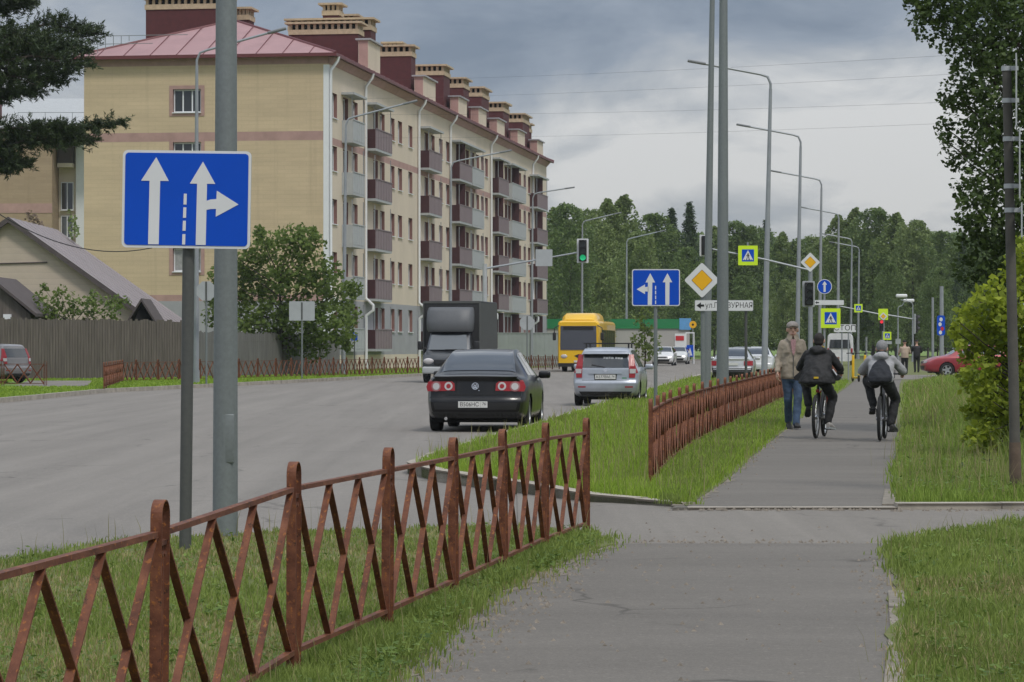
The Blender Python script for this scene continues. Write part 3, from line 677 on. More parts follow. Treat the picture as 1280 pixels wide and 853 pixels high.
def grown(name, label, cat, base, top, blobs, Y, depth, leaf, per, m, seed, r0=.14, nl=10, spread=2.0, bark='bark', shell=.35, twig=True, sub=1, aspect=1.4, cover=3.2, gap=5.0, thr=-.35):
    rng = np.random.default_rng(seed); rr = random.Random(seed)
    o = thing(name, label, cat, base); 
    mb, tips = limbs((0, 0, -.2), Vector(top) - Vector(base), nl, spread, rr, r0)
    cent, rad = px_blobs(blobs, Y, depth, rng)
    for c in cent:      # a limb to every leaf mass
        loc = Vector(c) - Vector(base); t = min(.9, max(.25, loc.z / max(.1, (Vector(top) - Vector(base)).z) * .7)); p = (Vector(top) - Vector(base)) * t
        mid = p.lerp(loc, .55) + Vector((0, 0, -.04 * (loc - p).length))
        mb.tube([p, mid, loc], [r0 * .25, r0 * .14, .006], 6)
    mb.build('trunk', M[bark], o, True)
    C = []; fr = gap / np.median(rad)      # leaves fill each mass, thinned by a lumpy field so that sprays and gaps form
    for c, r in zip(cent, rad):
        k = int(cover * math.pi * r * r / (.5 * leaf * leaf / aspect)) ; v = rng.normal(0, 1, (k, 3)); v /= np.linalg.norm(v, axis=1)[:, None]
        q = np.array(c) + v * (r * 1.18 * rng.random(k) ** .42)[:, None] * np.array([1, 1, .92])
        ph = q * fr; g = np.sin(ph[:, 0] * 1.0 + 1.7 * np.sin(ph[:, 2] * .8)) + np.sin(ph[:, 1] * 1.1 + 1.3 * np.sin(ph[:, 0] * .7)) + np.sin(ph[:, 2] * 1.3 + 1.5 * np.sin(ph[:, 1] * .9)) + .6 * np.sin(ph[:, 0] * 2.7 + ph[:, 2] * 2.1)
        C.append(q[g > thr + rng.normal(0, .35, k)])
    C = np.concatenate(C)
    cr = link('crown', leafcloud('crown', C, leaf, m, seed, aspect, .7, origin=base), o); return o
# tall dark tree at the right edge
b1 = [(1150, 12, 24), (1180, 30, 34), (1215, 20, 40), (1255, 30, 55), (1170, 5, 30), (1240, 80, 45), (1215, 70, 30), (1265, 110, 45), (1225, 130, 38), (1195, 120, 24), (1260, 160, 40), (1235, 175, 34),
      (1200, 195, 24), (1250, 220, 40), (1215, 235, 26), (1275, 215, 40), (1260, 270, 44), (1225, 265, 30), (1280, 310, 50), (1235, 315, 36), (1212, 285, 20), (1300, 60, 60), (1310, 180, 60), (1320, 280, 60), (1250, 345, 40), (1215, 340, 24), (1182, 160, 14), (1180, 175, 12), (1350, 100, 80), (1345, 330, 70), (1290, 0, 60), (1220, -25, 50), (1160, -25, 34), (1300, -50, 80)]
grown('tall_tree', 'tall dark leafy tree overhanging the right edge of the verge', 'tree', (9.6, 46, 0), (9.2, 46, 9.2), b1, 45, 1.1, 0.088, 5200, M['leaf_dark'], 21, .2, 10, 1.6, cover=3.6, gap=7.5, thr=-.30)
# lime maple bush under it
b2 = [(1215, 395, 20), (1240, 375, 22), (1262, 390, 26), (1225, 425, 24), (1255, 430, 30), (1205, 415, 13), (1245, 470, 30), (1272, 470, 30), (1228, 465, 22), (1240, 510, 26), (1268, 520, 30), (1232, 495, 18), (1250, 550, 24), (1275, 565, 26), (1230, 540, 16), (1225, 570, 14), (1290, 420, 34), (1300, 500, 40), (1275, 355, 20), (1290, 350, 24), (1310, 380, 30), (1330, 460, 50), (1198, 402, 8), (1195, 425, 12), (1212, 440, 18), (1215, 480, 16), (1222, 515, 16), (1250, 395, 26), (1222, 375, 12), (1252, 345, 9), (1268, 330, 14), (1285, 318, 20), (1243, 352, 6), (1275, 305, 12), (1210, 385, 7), (1226, 362, 6), (1192, 412, 6), (1203, 432, 7), (1240, 580, 22), (1222, 590, 16), (1262, 600, 24), (1215, 545, 14), (1212, 510, 12), (1208, 470, 12), (1245, 605, 18), (1285, 590, 30)]
grown('maple_bush', 'bright lime green maple bush beside the dark concrete pole', 'bush', (6.15, 34, 0), (6.1, 34, 2.0), b2, 34, .45, 0.085, 4600, M['leaf_lime'], 22, .05, 8, .7, aspect=1.4, cover=4.0, gap=6.0, thr=-.8)
b2b = [(1212, 606, 9), (1226, 604, 10), (1250, 612, 9), (1204, 588, 7)]
grown('dark_shrub', 'low dark green shrub at the foot of the lime green bush', 'shrub', (5.2, 30.5, 0), (5.2, 30.5, .25), b2b, 30.5, .2, 0.07, 6000, M['leaf_dark'], 27, .012, 2, .2, thr=-1.0)
# broad tree in front of the apartment block
b3 = [(300, 330, 22), (330, 310, 22), (360, 300, 20), (385, 305, 20), (290, 370, 26), (325, 355, 28), (365, 345, 28), (400, 345, 26), (420, 370, 22), (300, 410, 26), (340, 400, 28), (380, 395, 28), (415, 405, 26), (435, 395, 16), (275, 345, 14), (285, 312, 10), (270, 395, 16), (350, 430, 22), (390, 430, 22), (430, 425, 16), (325, 290, 8), (376, 288, 8), (392, 290, 7), (265, 372, 12), (310, 435, 20), (440, 360, 12)]
grown('spreading_tree', 'broad green tree in front of the yellow end wall of the apartment block', 'tree', (xat(350, 134), 134, 0), (xat(350, 134), 134, 5.2), b3, 134, 1.6, 0.22, 620, M['leaf_mid'], 23, .16, 10, 2.0, cover=4.6, gap=5.0, thr=-1.0)
b4 = [(75, 365, 9), (60, 380, 13), (90, 380, 14), (115, 375, 12), (140, 378, 12), (80, 395, 14), (110, 392, 15), (140, 392, 12), (155, 378, 8), (55, 360, 7), (48, 372, 6), (62, 395, 10)]
grown('apple_tree', 'small apple tree growing behind the wooden fence by the pale gabled house', 'tree', (xat(95, 121), 121, 0), (xat(90, 121), 121, 2.6), b4, 121, .9, 0.17, 850, M['leaf_mid'], 24, .08, 8, 1.0, sub=13)
b5 = [(806, 392, 7), (800, 400, 8), (808, 412, 9), (815, 425, 10), (798, 425, 10), (806, 440, 12), (820, 438, 9)]
grown('young_spruce', 'young green spruce standing beside the green fascia of the shop', 'tree', (xat(806, 170), 170, 0), (xat(805, 170), 170, 3.0), b5, 170, .4, 0.24, 420, M['leaf_mid'], 25, .07, 4, .5, sub=12)

grown('bare_shrub', 'brown twiggy tree top showing over the ridge of the pale gabled house', 'tree', (xat(48, 150), 150, 0), (xat(46, 150), 150, 5.5), [(40, 276, 8), (48, 284, 8), (55, 290, 7), (36, 268, 5)], 150, .5, 0.18, 500, mat('dry_twigs', (0.16, 0.12, 0.085), .9), 26, .06, 9, 1.0, sub=8)
grown('garden_shrub', 'grey green shrub beside the white stair wing of the second block', 'shrub', (xat(92, 140), 140, 0), (xat(91, 140), 140, 6), [(90, 275, 6), (92, 285, 6), (88, 265, 4), (93, 292, 6)], 140, .5, 0.2, 700, M['leaf_pale'], 28, .05, 4, .5, sub=9)
# pine reaching in at the upper left
def pine():
    rng = np.random.default_rng(31); Y = 98; base = Vector((xat(-70, Y), Y, 0)); o = thing('pine_tree', 'dark pine reaching its needled branches in at the upper left', 'tree', base)
    mb = MB(); mb.tube([(0, 0, -.3), (.15, 0, 6), (.1, .1, 12), (.2, 0, 17)], [.24, .2, .15, .05], 10); C = []; O = []
    br = [((-70, 60), (60, 30), (118, 42), 20), ((-70, 90), (40, 70), (100, 78), 26), ((-70, 120), (10, 95), (70, 100), 24), ((-70, 200), (60, 165), (150, 152), 13), ((-70, 215), (30, 175), (112, 172), 15), ((-70, 225), (0, 190), (30, 205), 13), ((-70, 20), (-10, 10), (40, 2), 14), ((-70, 170), (20, 160), (95, 160), 13),
          ((-70, 60), (20, 50), (85, 55), 24), ((-70, 150), (-20, 120), (45, 112), 14), ((-70, 40), (0, 45), (60, 60), 24), ((-70, 235), (-20, 205), (10, 212), 10), ((-70, -10), (-10, -15), (30, -10), 14), ((-70, 80), (0, 85), (85, 90), 22), ((-70, 100), (20, 60), (105, 60), 12)]
    for p0, p1, p2, rp in br:
        dy = rng.uniform(-1.2, 1.2)
        a = at(*p0, Y) - base; b = at(*p1, Y + dy) - base; c = at(*p2, Y + dy * 1.4) - base
        mb.tube([a, b, c], [.07, .045, .012], 6)
        for t in np.linspace(.12, 1, 26):
            m = (a.lerp(b, t * 2) if t < .5 else b.lerp(c, t * 2 - 1))
            w = rp / F * Y * (1.1 - .6 * t ** 3)
            for k in range(9):
                v = rng.normal(0, 1, 3) * np.array([.85, .95, .55]); q = np.array(m) + v * w * .72 + np.array([.06, 0, -.02])
                if k < 3: mb.tube([m, Vector(q)], [.012, .005], 4)
                ax = v / (np.linalg.norm(v) + 1e-6) + np.array([.5, 0, .25]); ax /= np.linalg.norm(ax)
                n = 22; u = rng.normal(0, 1, (n, 3)); u /= np.linalg.norm(u, axis=1)[:, None]; dirs = u * .75 + ax; s0 = rng.uniform(-.22, .12, n)[:, None]
                C.append(q + ax * s0 + dirs * .08); O.append(dirs)
    mb.build('trunk', M['bark'], o, True)
    link('crown', leafcloud('crown', np.concatenate(C), 0.20, M['needle_pine'], 32, 6.0, .8, out=np.concatenate(O) * 1.6), o)
pine()
# ================================================================== BUILDINGS
M['cream'] = mat('cream_render', (0.62, 0.535, 0.425), 0.9, 0, 0.06, 0.6, stretch=(1, 1, .4))
M['tan'] = None
def courses(name, c, zscale, var=0.1, coord='Object'):
    """masonry with faint horizontal courses"""
    t = NT(name); tc = t.n('ShaderNodeTexCoord'); br = t.n('ShaderNodeTexBrick'); mp = t.n('ShaderNodeMapping'); mp.inputs['Rotation'].default_value = (R(90), 0, R(90))
    sp = t.n('ShaderNodeSeparateXYZ'); cb = t.n('ShaderNodeCombineXYZ'); t.l(tc.outputs['Object'], sp.inputs[0])
    ad = t.n('ShaderNodeMath', operation='ADD'); t.l(sp.outputs[0], ad.inputs[0]); t.l(sp.outputs[1], ad.inputs[1]); t.l(ad.outputs[0], cb.inputs[0]); t.l(sp.outputs[2], cb.inputs[1])
    t.l(cb.outputs[0], br.inputs['Vector']); br.inputs['Scale'].default_value = zscale; br.inputs['Mortar Size'].default_value = 0.015
    br.inputs['Color1'].default_value = (*mul(c, 1 - var), 1); br.inputs['Color2'].default_value = (*mul(c, 1 + var), 1); br.inputs['Mortar'].default_value = (*mul(c, .8), 1)
    br.inputs['Brick Width'].default_value = 0.9; br.inputs['Row Height'].default_value = 0.25
    n = t.noise(0.5, 6, 0.65, stretch=(.35, .35, 2.5))
    a = t.mix(0.6, br.outputs[0], t.ramp(n, [(0.3, mul(c, .80)), (0.7, mul(c, 1.14))])); n3 = t.noise(1.0, 5, .7, stretch=(1.6, 1.6, .07)); a = t.mix(t.ramp(n3, [(.55, (0, 0, 0)), (.75, (.45, .45, .45))]), a, mul(c, .62)); t.l(a, t.b.inputs['Base Color']); t.b.inputs['Roughness'].default_value = .9
    return t.m
M['tan'] = courses('yellow_tan_masonry', (0.565, 0.445, 0.290), 1.1, .05)
M['tan2'] = courses('dull_tan_masonry', (0.36, 0.27, 0.18), 1.1)
M['pink'] = mat('pink_render', (0.40, 0.255, 0.225), 0.9, 0, 0.12, 1.5)
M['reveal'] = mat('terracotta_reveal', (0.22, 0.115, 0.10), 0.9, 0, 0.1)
M['greyren'] = mat('grey_render', (0.33, 0.33, 0.345), 0.9, 0, 0.08, 1)
M['burg'] = mat('burgundy_brick', (0.082, 0.020, 0.022), 0.8, 0, 0.15, 3)
M['burg_panel'] = mat('burgundy_sheet', (0.055, 0.018, 0.022), 0.6, 0, 0.1, 3)
M['mauve'] = mat('mauve_sheet', (0.225, 0.175, 0.185), 0.6, 0, 0.08, 3)
M['ltgrey'] = mat('pale_grey_sheet', (0.40, 0.415, 0.42), 0.6, 0, 0.06, 3)
M['roof_pink'] = mat('pink_metal_roof', (0.35, 0.20, 0.20), 0.5, 0, 0.08, 1)
M['roof_trim'] = mat('maroon_trim', (0.13, 0.032, 0.035), 0.5, 0, 0.08)
M['capcream'] = mat('cream_brick', (0.47, 0.37, 0.25), 0.9, 0, 0.15, 5)
M['white'] = mat('white_plastic', (0.72, 0.73, 0.74), 0.5, 0, 0.03)
M['wpane'] = glassmat('window_glass', (0.09, 0.10, 0.11), 0.05)
M['wpane_lace'] = mat('lace_behind_glass', (.30, .30, .29), .25, 0, .2, 5, coat=.6); M['wpane_dark'] = glassmat('dark_window_glass', (.03, .032, .034), .05)
M['mauve_roof'] = mat('mauve_metal_roof', (0.255, 0.225, 0.235), 0.55, 0, 0.10, 1.2, stretch=(1, 1, 1))
M['siding'] = None
def siding(name, c, pitch):
    t = NT(name); tc = t.n('ShaderNodeTexCoord'); w = t.n('ShaderNodeTexWave', wave_type='BANDS', bands_direction='Z', wave_profile='SAW'); w.inputs['Scale'].default_value = 0.314 / pitch; t.l(tc.outputs['Object'], w.inputs[0])
    a = t.mix(0.35, t.ramp(t.noise(1.2, 4), [(0.3, mul(c, .92)), (0.7, mul(c, 1.08))]), t.ramp(w.outputs['Fac'], [(0.0, mul(c, .55)), (0.12, c), (1.0, mul(c, 1.12))]))
    t.l(a, t.b.inputs['Base Color']); t.b.inputs['Roughness'].default_value = .75; t.bump(w.outputs['Fac'], .4, .02); return t.m
M['siding'] = siding('beige_siding', (0.50, 0.42, 0.335), 0.28)
M['oldwood'] = mat('grey_old_boards', (0.115, 0.098, 0.084), 0.9, 0, 0.35, 2.5, 0.3, 20, stretch=(6, 6, .3))
M['oldwood2'] = mat('pale_old_boards', (0.15, 0.145, 0.138), 0.9, 0, 0.3, 2.5, 0.3, 20, stretch=(6, 6, .3))
M['darkroof'] = mat('dark_roof_felt', (0.085, 0.07, 0.068), 0.9, 0, 0.15)
M['green'] = mat('green_fascia', (0.012, 0.20, 0.065), 0.5, 0, 0.04)
M['shopgrey'] = mat('shop_panel', (0.40, 0.385, 0.365), 0.6, 0, 0.04, .5)
M['hoard'] = mat('grey_green_hoarding', (0.30, 0.33, 0.32), 0.6, 0, 0.08, 1)

def holed(mb, L, H, holes, to3, mi=0, depth=0.2, rmi=1, z0=0.0):
    """wall rectangle (0..L, z0..H) with openings (u0,u1,v0,v1) and their reveals; to3(u,v,depth)"""
    us = sorted({0.0, L} | {h[0] for h in holes} | {h[1] for h in holes}); vs_ = sorted({z0, H} | {h[2] for h in holes} | {h[3] for h in holes})
    for u0, u1 in zip(us[:-1], us[1:]):
        for v0, v1 in zip(vs_[:-1], vs_[1:]):
            cu, cv = (u0 + u1) / 2, (v0 + v1) / 2
            if any(h[0] < cu < h[1] and h[2] < cv < h[3] for h in holes): continue
            m = mi(cu, cv) if callable(mi) else mi
            mb.add([to3(u0, v0, 0), to3(u1, v0, 0), to3(u1, v1, 0), to3(u0, v1, 0)], [(0, 1, 2, 3)], m)
    for a, b, c, d in holes:
        P = [(a, c), (b, c), (b, d), (a, d)]
        for i in range(4):
            p, q = P[i], P[(i + 1) % 4]
            mb.add([to3(*p, 0), to3(*q, 0), to3(*q, depth), to3(*p, depth)], [(0, 1, 2, 3)], rmi)
WCACHE = {}
def window(parent, w, h, loc, rz, mull=2, fr=0.07, backing=True):
    """frame (part) with pane (sub-part); local x width, y outwards negative"""
    var = random.choice((0, 0, 0, 1, 1, 2)); key = (round(w, 2), round(h, 2), mull, var)
    if key not in WCACHE:
        mb = MB(); t = fr
        mb.b2((-w/2, 0, -h/2), (-w/2 + t, .06, h/2)); mb.b2((w/2 - t, 0, -h/2), (w/2, .06, h/2)); mb.b2((-w/2 + t, 0, -h/2), (w/2 - t, .06, -h/2 + t)); mb.b2((-w/2 + t, 0, h/2 - t), (w/2 - t, .06, h/2))
        for k in range(1, mull): x = -w/2 + w * k / mull; mb.b2((x - .035, .003, -h/2 + t), (x + .035, .055, h/2 - t))
        mb.b2((-w/2 - .03, -.28, -h/2 - .05), (w/2 + .03, -.003, -h/2 - .004))
        pb = MB(); pb.b2((-w/2 + t, .025, -h/2 + t), (w/2 - t, .04, h/2 - t))
        WCACHE[key] = (mb.mesh('window', M['white']), pb.mesh('pane', M[('wpane', 'wpane_lace', 'wpane_dark')[var]]))
    a, b = WCACHE[key]
    o = link('window', a, parent, loc, rz); link('pane', b, o); return o

def apartment():
    C0 = Vector((-10.1, 154, 0)); ang = math.atan2(.9894, .1455)
    B = thing('apartment_building', 'five storey cream apartment block with burgundy balconies and a yellow end wall', 'building', C0, ang)
    L = 90.0; H = 17.45; D = 13.9
    tof = lambda px: (10.1 + 154 * (px - CX) / F) / (.1455 - .9894 * (px - CX) / F)
    cols = [418, 432, 444, 469.5, 478, 490.5, 500, 513, 533, 541, 551, 559.5, 584, 590.5, 597, 603, 608, 632.5, 635.5, 646, 649, 656, 661.5, 677]
    FZ = [14.75 - 2.94 * i for i in range(5)]
    holes = []
    for px in cols:
        t = tof(px)
        if holes and t - .7 < holes[-1][1] + .25: t = holes[-1][1] + 1.0
        for z in FZ: holes.append((t - .7, t + .7, z - .7, z + .7))
    hs = []
    seen = []
    for h in holes:
        if h[1] < L - .5: hs.append(h)
    def fm(u, v):
        if v > 16.95: return 2
        if 12.55 < v < 12.95: return 4
        if v < 4.0 and v > 0.9: return 3
        return 0
    extra = [(0, .01, 0.9, .9), ]
    mb = MB()
    # horizontal breaks for the coloured bands
    def holed2(mb, L, H, holes, to3, mi, depth, rmi, z0, breaks):
        us = sorted({0.0, L} | {h[0] for h in holes} | {h[1] for h in holes}); vz = sorted({z0, H} | {h[2] for h in holes} | {h[3] for h in holes} | set(breaks))
        hset = holes
        for u0, u1 in zip(us[:-1], us[1:]):
            cu = (u0 + u1) / 2; hh = [h for h in hset if h[0] < cu < h[1]]
            for v0, v1 in zip(vz[:-1], vz[1:]):
                cv = (v0 + v1) / 2
                if any(h[2] < cv < h[3] for h in hh): continue
                mb.add([to3(u0, v0, 0), to3(u1, v0, 0), to3(u1, v1, 0), to3(u0, v1, 0)], [(0, 1, 2, 3)], mi(cu, cv))
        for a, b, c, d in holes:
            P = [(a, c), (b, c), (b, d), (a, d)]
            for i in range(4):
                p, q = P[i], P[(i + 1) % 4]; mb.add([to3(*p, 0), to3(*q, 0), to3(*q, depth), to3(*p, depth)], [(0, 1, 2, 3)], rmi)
    mats_ = [M['cream'], M['reveal'], M['pink'], M['greyren'], M['pink']]
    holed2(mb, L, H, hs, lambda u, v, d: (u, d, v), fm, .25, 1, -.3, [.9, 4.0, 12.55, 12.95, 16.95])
    mb.add([(L, 0, -.3), (L, D, -.3), (L, D, H), (L, 0, H)], [(0, 1, 2, 3)], 0); mb.add([(0, D, -.3), (L, D, -.3), (L, D, H), (0, D, H)], [(0, 1, 2, 3)], 0)
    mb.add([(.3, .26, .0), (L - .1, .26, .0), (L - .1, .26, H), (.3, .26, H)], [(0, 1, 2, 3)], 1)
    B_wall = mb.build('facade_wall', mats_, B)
    for h in hs: window(B, 1.36, 1.36, ((h[0] + h[1]) / 2, .19, (h[2] + h[3]) / 2), 0, 2)
    # end wall
    ew = [(8.0 - .8, 8.0 + .8, z - .65 + .25, z + .65 + .25) for z in FZ[:4]]
    mb = MB()
    def em(u, v):
        if v > 16.95: return 2
        if 12.75 < v < 13.25: return 2
        if 3.9 < v < 4.25: return 2
        if v < 3.9: return 3
        return 0
    holed2(mb, D, H, ew + [(3.6, 5.0, 1.6, 2.9), (7.4, 10.2, 1.4, 2.8)], lambda u, v, d: (d, u, v), em, .22, 1, -.3, [3.9, 4.25, 12.75, 13.25, 16.95])
    mb.add([(.24, .3, 0), (.24, D - .3, 0), (.24, D - .3, H), (.24, .3, H)], [(0, 1, 2, 3)], 1)
    mb.b2((-.02, -.02, -.3), (.30, .28, 16.9), 4)
    for a, b, c, d in ew:    # painted surrounds
        for lo, hi in (((a - .2, c - .2), (a, d + .2)), ((b, c - .2), (b + .2, d + .2)), ((a, c - .2), (b, c)), ((a, d), (b, d + .2))): mb.b2((-.03, lo[0], lo[1]), (.01, hi[0], hi[1]), 2)
    mb.build('end_wall', [M['tan'], M['reveal'], M['pink'], M['greyren'], M['white']], B)
    for a, b, c, d in ew: window(B, 1.58, 1.28, (.16, (a + b) / 2, (c + d) / 2), R(-90), 3)
    window(B, 1.38, 1.28, (.16, 4.3, 2.25), R(-90), 2); window(B, 2.78, 1.38, (.16, 8.8, 2.1), R(-90), 3)
    # roof
    e = .55; zr = 20.2; mb = MB()
    A = [(-e, -e, H + .05), (L + e, -e, H + .05), (L + e, D + e, H + .05), (-e, D + e, H + .05)]; r0 = (6.6, D / 2, zr); r1 = (L - 6.6, D / 2, zr)
    mb.add(A + [r0, r1], [(0, 1, 5, 4), (1, 2, 5), (2, 3, 4, 5), (3, 0, 4)], 0)
    for k in range(1, 10):      # standing seams of the hip end
        y = -e + (D + 2 * e) * k / 10; s = 1 - abs(y - D/2) / (D/2 + e); p = Vector((-e, y, H + .06)); q = Vector((-e + (6.6 + e) * s, y, H + .06 + (zr - H) * s)); mb.tube([p, q], .03, 4, 1)
    for k in range(1, 60):
        x = L * k / 60; s = min(1, (x + e) / (6.6 + e), (L + e - x) / (6.6 + e)); mb.tube([(x, -e, H + .06), (x, -e + (D/2 + e) * s, H + .06 + (zr - H) * s)], .03, 4, 1)
    for a, b in ((A[0], r0), (A[3], r0), (A[1], r1), (r0, r1)): mb.tube([a, b], .09, 6, 1)
    mb.build('roof', [M['roof_pink'], M['roof_trim']], B)
    mb = MB(); mb.b2((-e - .03, -e - .03, H - .14), (L + e + .03, -e + .10, H + .04)); mb.b2((-e - .03, -e + .1, H - .14), (-e + .10, D + e, H + .04)); mb.b2((-e + .1, -e + .1, H - .10), (L + e, -.003, H - .03)); mb.b2((-e + .1, .0, H - .10), (-.003, D + e, H - .03))
    mb.build('eaves', M['roof_trim'], B)
    mb = MB(); mb.prism([(-.02, 16.95), (-.35, 17.32), (-.02, 17.32)], .0, L, 'x'); mb.build('cornice', M['pink'], B)
    mb = MB()
    for k in range(6): x = .5 + k; mb.tube([(-.2, D - .4 - k * .45, H + .1 + k * .16), (-.2, D - .4 - k * .45, H + 1.2)], .018, 4)
    mb.tube([(-.2, D - .2, H + 1.2), (-.2, D - 6, H + 1.2)], .018, 4); mb.tube([(-.2, D - .2, H + .75), (-.2, D - 4, H + .75)], .018, 4)
    mb.tube([(-.2, D + .3, H + .05), (-.2, D + .3, H + 1.3)], .02, 4); mb.build('roof_guard', M['galv'], B)
    # chimneys
    def chimney(t0, t1, d0, d1, zt, zb=17.6, caps=True):
        mb = MB(); mb.b2((t0, d0, zb), (t1, d1, zt - .75)); o = mb.build('chimney', M['burg'], B)
        cb = MB(); cb.b2((t0 - .06, d0 - .06, zt - .75), (t1 + .06, d1 + .06, zt - .45)); cb.b2((t0 - .25, d0 - .25, zt - .12), (t1 + .25, d1 + .25, zt))
        n = max(3, int((d1 - d0) / .38))
        for k in range(n + 1):
            y = d0 + (d1 - d0 - .16) * k / n; cb.b2((t0 - .02, y, zt - .45), (t0 + .15, y + .16, zt - .12)); cb.b2((t1 - .15, y, zt - .45), (t1 + .02, y + .16, zt - .12))
        n = max(2, int((t1 - t0) / .38))
        for k in range(1, n):
            x = t0 + (t1 - t0) * k / n; cb.b2((x, d0 - .02, zt - .45), (x + .16, d0 + .15, zt - .12))
        cb.build('chimney_cap', M['capcream'], o)
        db = MB(); db.b2((t0 + .16, d0 + .16, zt - .45), (t1 - .16, d1 - .16, zt - .13)); db.build('flue_opening', M['dark'], o)
        return o
    chimney(9.0, 10.6, 8.1, 12.9, 21.95); chimney(11.0, 12.4, 7.2, 8.0, 21.5)
    chimney(14, 15.6, 1.2, 5.4, 20.9); chimney(16.4, 18, .9, 6.0, 21.4); chimney(22, 23.2, 3.0, 4.2, 22.3); chimney(17.0, 18.2, 3.0, 4.0, 22.4)
    chimney(30, 31.6, .9, 3.4, 21.2); chimney(31.8, 32.9, 2.0, 3.0, 21.6); chimney(42, 44.6, .8, 2.8, 21.1); chimney(50.5, 53, .8, 2.4, 21.0)
    chimney(59, 62.6, .8, 3.2, 21.1); chimney(70, 73, .8, 2.8, 20.9); chimney(76, 77.2, 1.4, 2.4, 21.3); chimney(66, 67.2, 1.6, 2.6, 21.6); chimney(88, 89.2, 1.2, 2.2, 20.6); chimney(81, 85, .8, 3.2, 20.9)
    for t0, t1, zt in ((10.7, 14.3, 19.4), (29, 33.6, 19.0), (43, 46.6, 18.9), (52, 55.6, 18.9), (61, 64.8, 18.8), (72, 76, 18.8), (83.5, 87, 18.8)):
        mb = MB(); mb.b2((t0, -.10, 17.1), (t1, .5, zt), 0); mb.b2((t0 - .02, -.07, 17.3), (t0 + .03, .47, zt - .05), 1); mb.b2((t0 - .15, -.25, zt), (t1 + .15, .65, zt + .10), 2)
        mb.build('parapet_gable', [M['cream'], M['pink'], M['greyren']], B)
    # drainpipes
    for t in (.12, 9.9, 27.4, 39.6, 58.0, 80.8):
        mb = MB(); mb.tube([(t, -.55, 17.35), (t, -.5, 17.1), (t, -.12, 16.6), (t, -.12, 4.2), (t, -.55, 3.8), (t, -.55, 3.5), (t, -.14, 3.2), (t, -.14, .1)], .085, 8); mb.build('drainpipe', M['white'], B, True)
    # balconies
    def balcony(t0, t1, z, kind, canopy=False, part=None):
        p = .65
        mb = MB(); mb.b2((t0, -p, z - .14), (t1, -.003, z)); o = mb.build('balcony', M['ltgrey'], B)
        side, front = {'burg': (M['burg_panel'], M['mauve']), 'grey': (M['ltgrey'], M['ltgrey'])}[kind]
        mb = MB(); mb.b2((t0, -p + .03, z + .004), (t0 + .03, -.005, z + 1.12)); mb.build('side_panel', side, o); mb = MB(); mb.b2((t1 - .03, -p + .03, z + .004), (t1, -.005, z + 1.12)); mb.build('side_panel', side, o)
        mb = MB(); n = int((t1 - t0) / .25)
        for k in range(n): a = t0 + (t1 - t0) * k / n; b = t0 + (t1 - t0) * (k + 1) / n; mb.b2((a, -p - (.018 if k % 2 else 0), z + .004), (b, -p + .028, z + 1.12))
        mb.b2((t0 - .01, -p - .04, z + 1.124), (t1 + .01, -p + .05, z + 1.18)); mb.build('front_panel', front, o)
        if canopy: mb = MB(); mb.b2((t0 - .2, -p - .1, z + 2.55), (t1 + .2, -.003, z + 2.68)); mb.build('canopy', M['ltgrey'], o)
        for x in (t0 + .05, t1 - .05): mb = MB(); mb.b2((x - .02, -p + .05, z + 1.19), (x + .02, -p + .09, z + 2.54)); mb.build('post', M['pole_far'], o)
        if part is not None: mb = MB(); mb.b2((part - .04, -p + .02, z + .004), (part + .04, -.004, z + 2.7)); mb.build('partition', M['burg_panel'], o)
    for i in range(5):
        z = 13.0 - 2.94 * i; c = i == 0
        balcony(3.6, 6.9, z, 'grey', c); balcony(10.2, 15.2, z, 'burg', c); balcony(28.2, 33, z, 'burg', c)
        balcony(40.3, 45.4, z, 'burg', c, 42.6); balcony(45.8, 51, z, 'grey', c)
        balcony(58.3, 63.3, z, 'burg', c, 60.6); balcony(65.2, 72.8, z, 'grey', c, 69.0); balcony(79.6, 86, z, 'burg', c, 82.9)
    return B
apartment()

# second block behind at the left
def block2():
    o = thing('apartment_building', 'second tan apartment block seen behind the pine at the left edge', 'building', (-33.85, 206, 0))
    mb = MB(); mb.b2((-22, 0, -.3), (0, 22, 17.2), 0); mb.b2((-22, -.03, 11.2), (0.02, -.003, 11.9), 1); mb.build('wall', [M['tan2'], M['pink']], o)
    mb = MB(); mb.b2((.02, 3, -.3), (14, 22, 17.2), 0); mb.b2((1.35, 2.6, -.3), (3.9, 2.997, 17.2), 1); mb.build('stair_wing', [M['cream'], M['white']], o)
    mb = MB(); mb.add([(-23, -.8, 17.2), (15, -.8, 17.2), (15, 22.6, 17.2), (-23, 22.6, 17.2), (-14, 11, 20.6), (8, 11, 20.6)], [(0, 1, 5, 4), (1, 2, 5), (2, 3, 4, 5), (3, 0, 4), (0, 3, 2, 1)]); mb.build('roof', M['ltgrey'], o)
    mb = MB(); mb.b2((-8, 2, 17.5), (-4.3, 3.4, 20.3)); ch = mb.build('chimney', M['burg'], o); mb = MB(); mb.b2((-8.2, 1.8, 20.3), (-4.1, 3.6, 20.7)); mb.build('chimney_cap', M['capcream'], ch)
    mb = MB(); mb.b2((.1, 1.9, 15.0), (1.2, 2.99, 16.6)); mb.build('loggia', M['darkroof'], o)
    mb = MB(); mb.b2((.08, 1.85, 14.7), (1.22, 2.99, 14.997)); mb.build('loggia_slab', M['cream'], o)
    for z, h in ((12.6, 2.1), (10.3, 1.7), (7.2, 1.7)): window(o, .95, h, (.66, 2.92, z), 0, 2)
    mb = MB()
    for x in (-2.5, -.5, 1.5, 3.5): mb.tube([(x, .0, 17.2), (x, .0, 18.6)], .02, 4)
    mb.tube([(-2.5, 0, 18.6), (3.5, 0, 18.6)], .02, 4); mb.build('roof_guard', M['galv'], o)
block2()

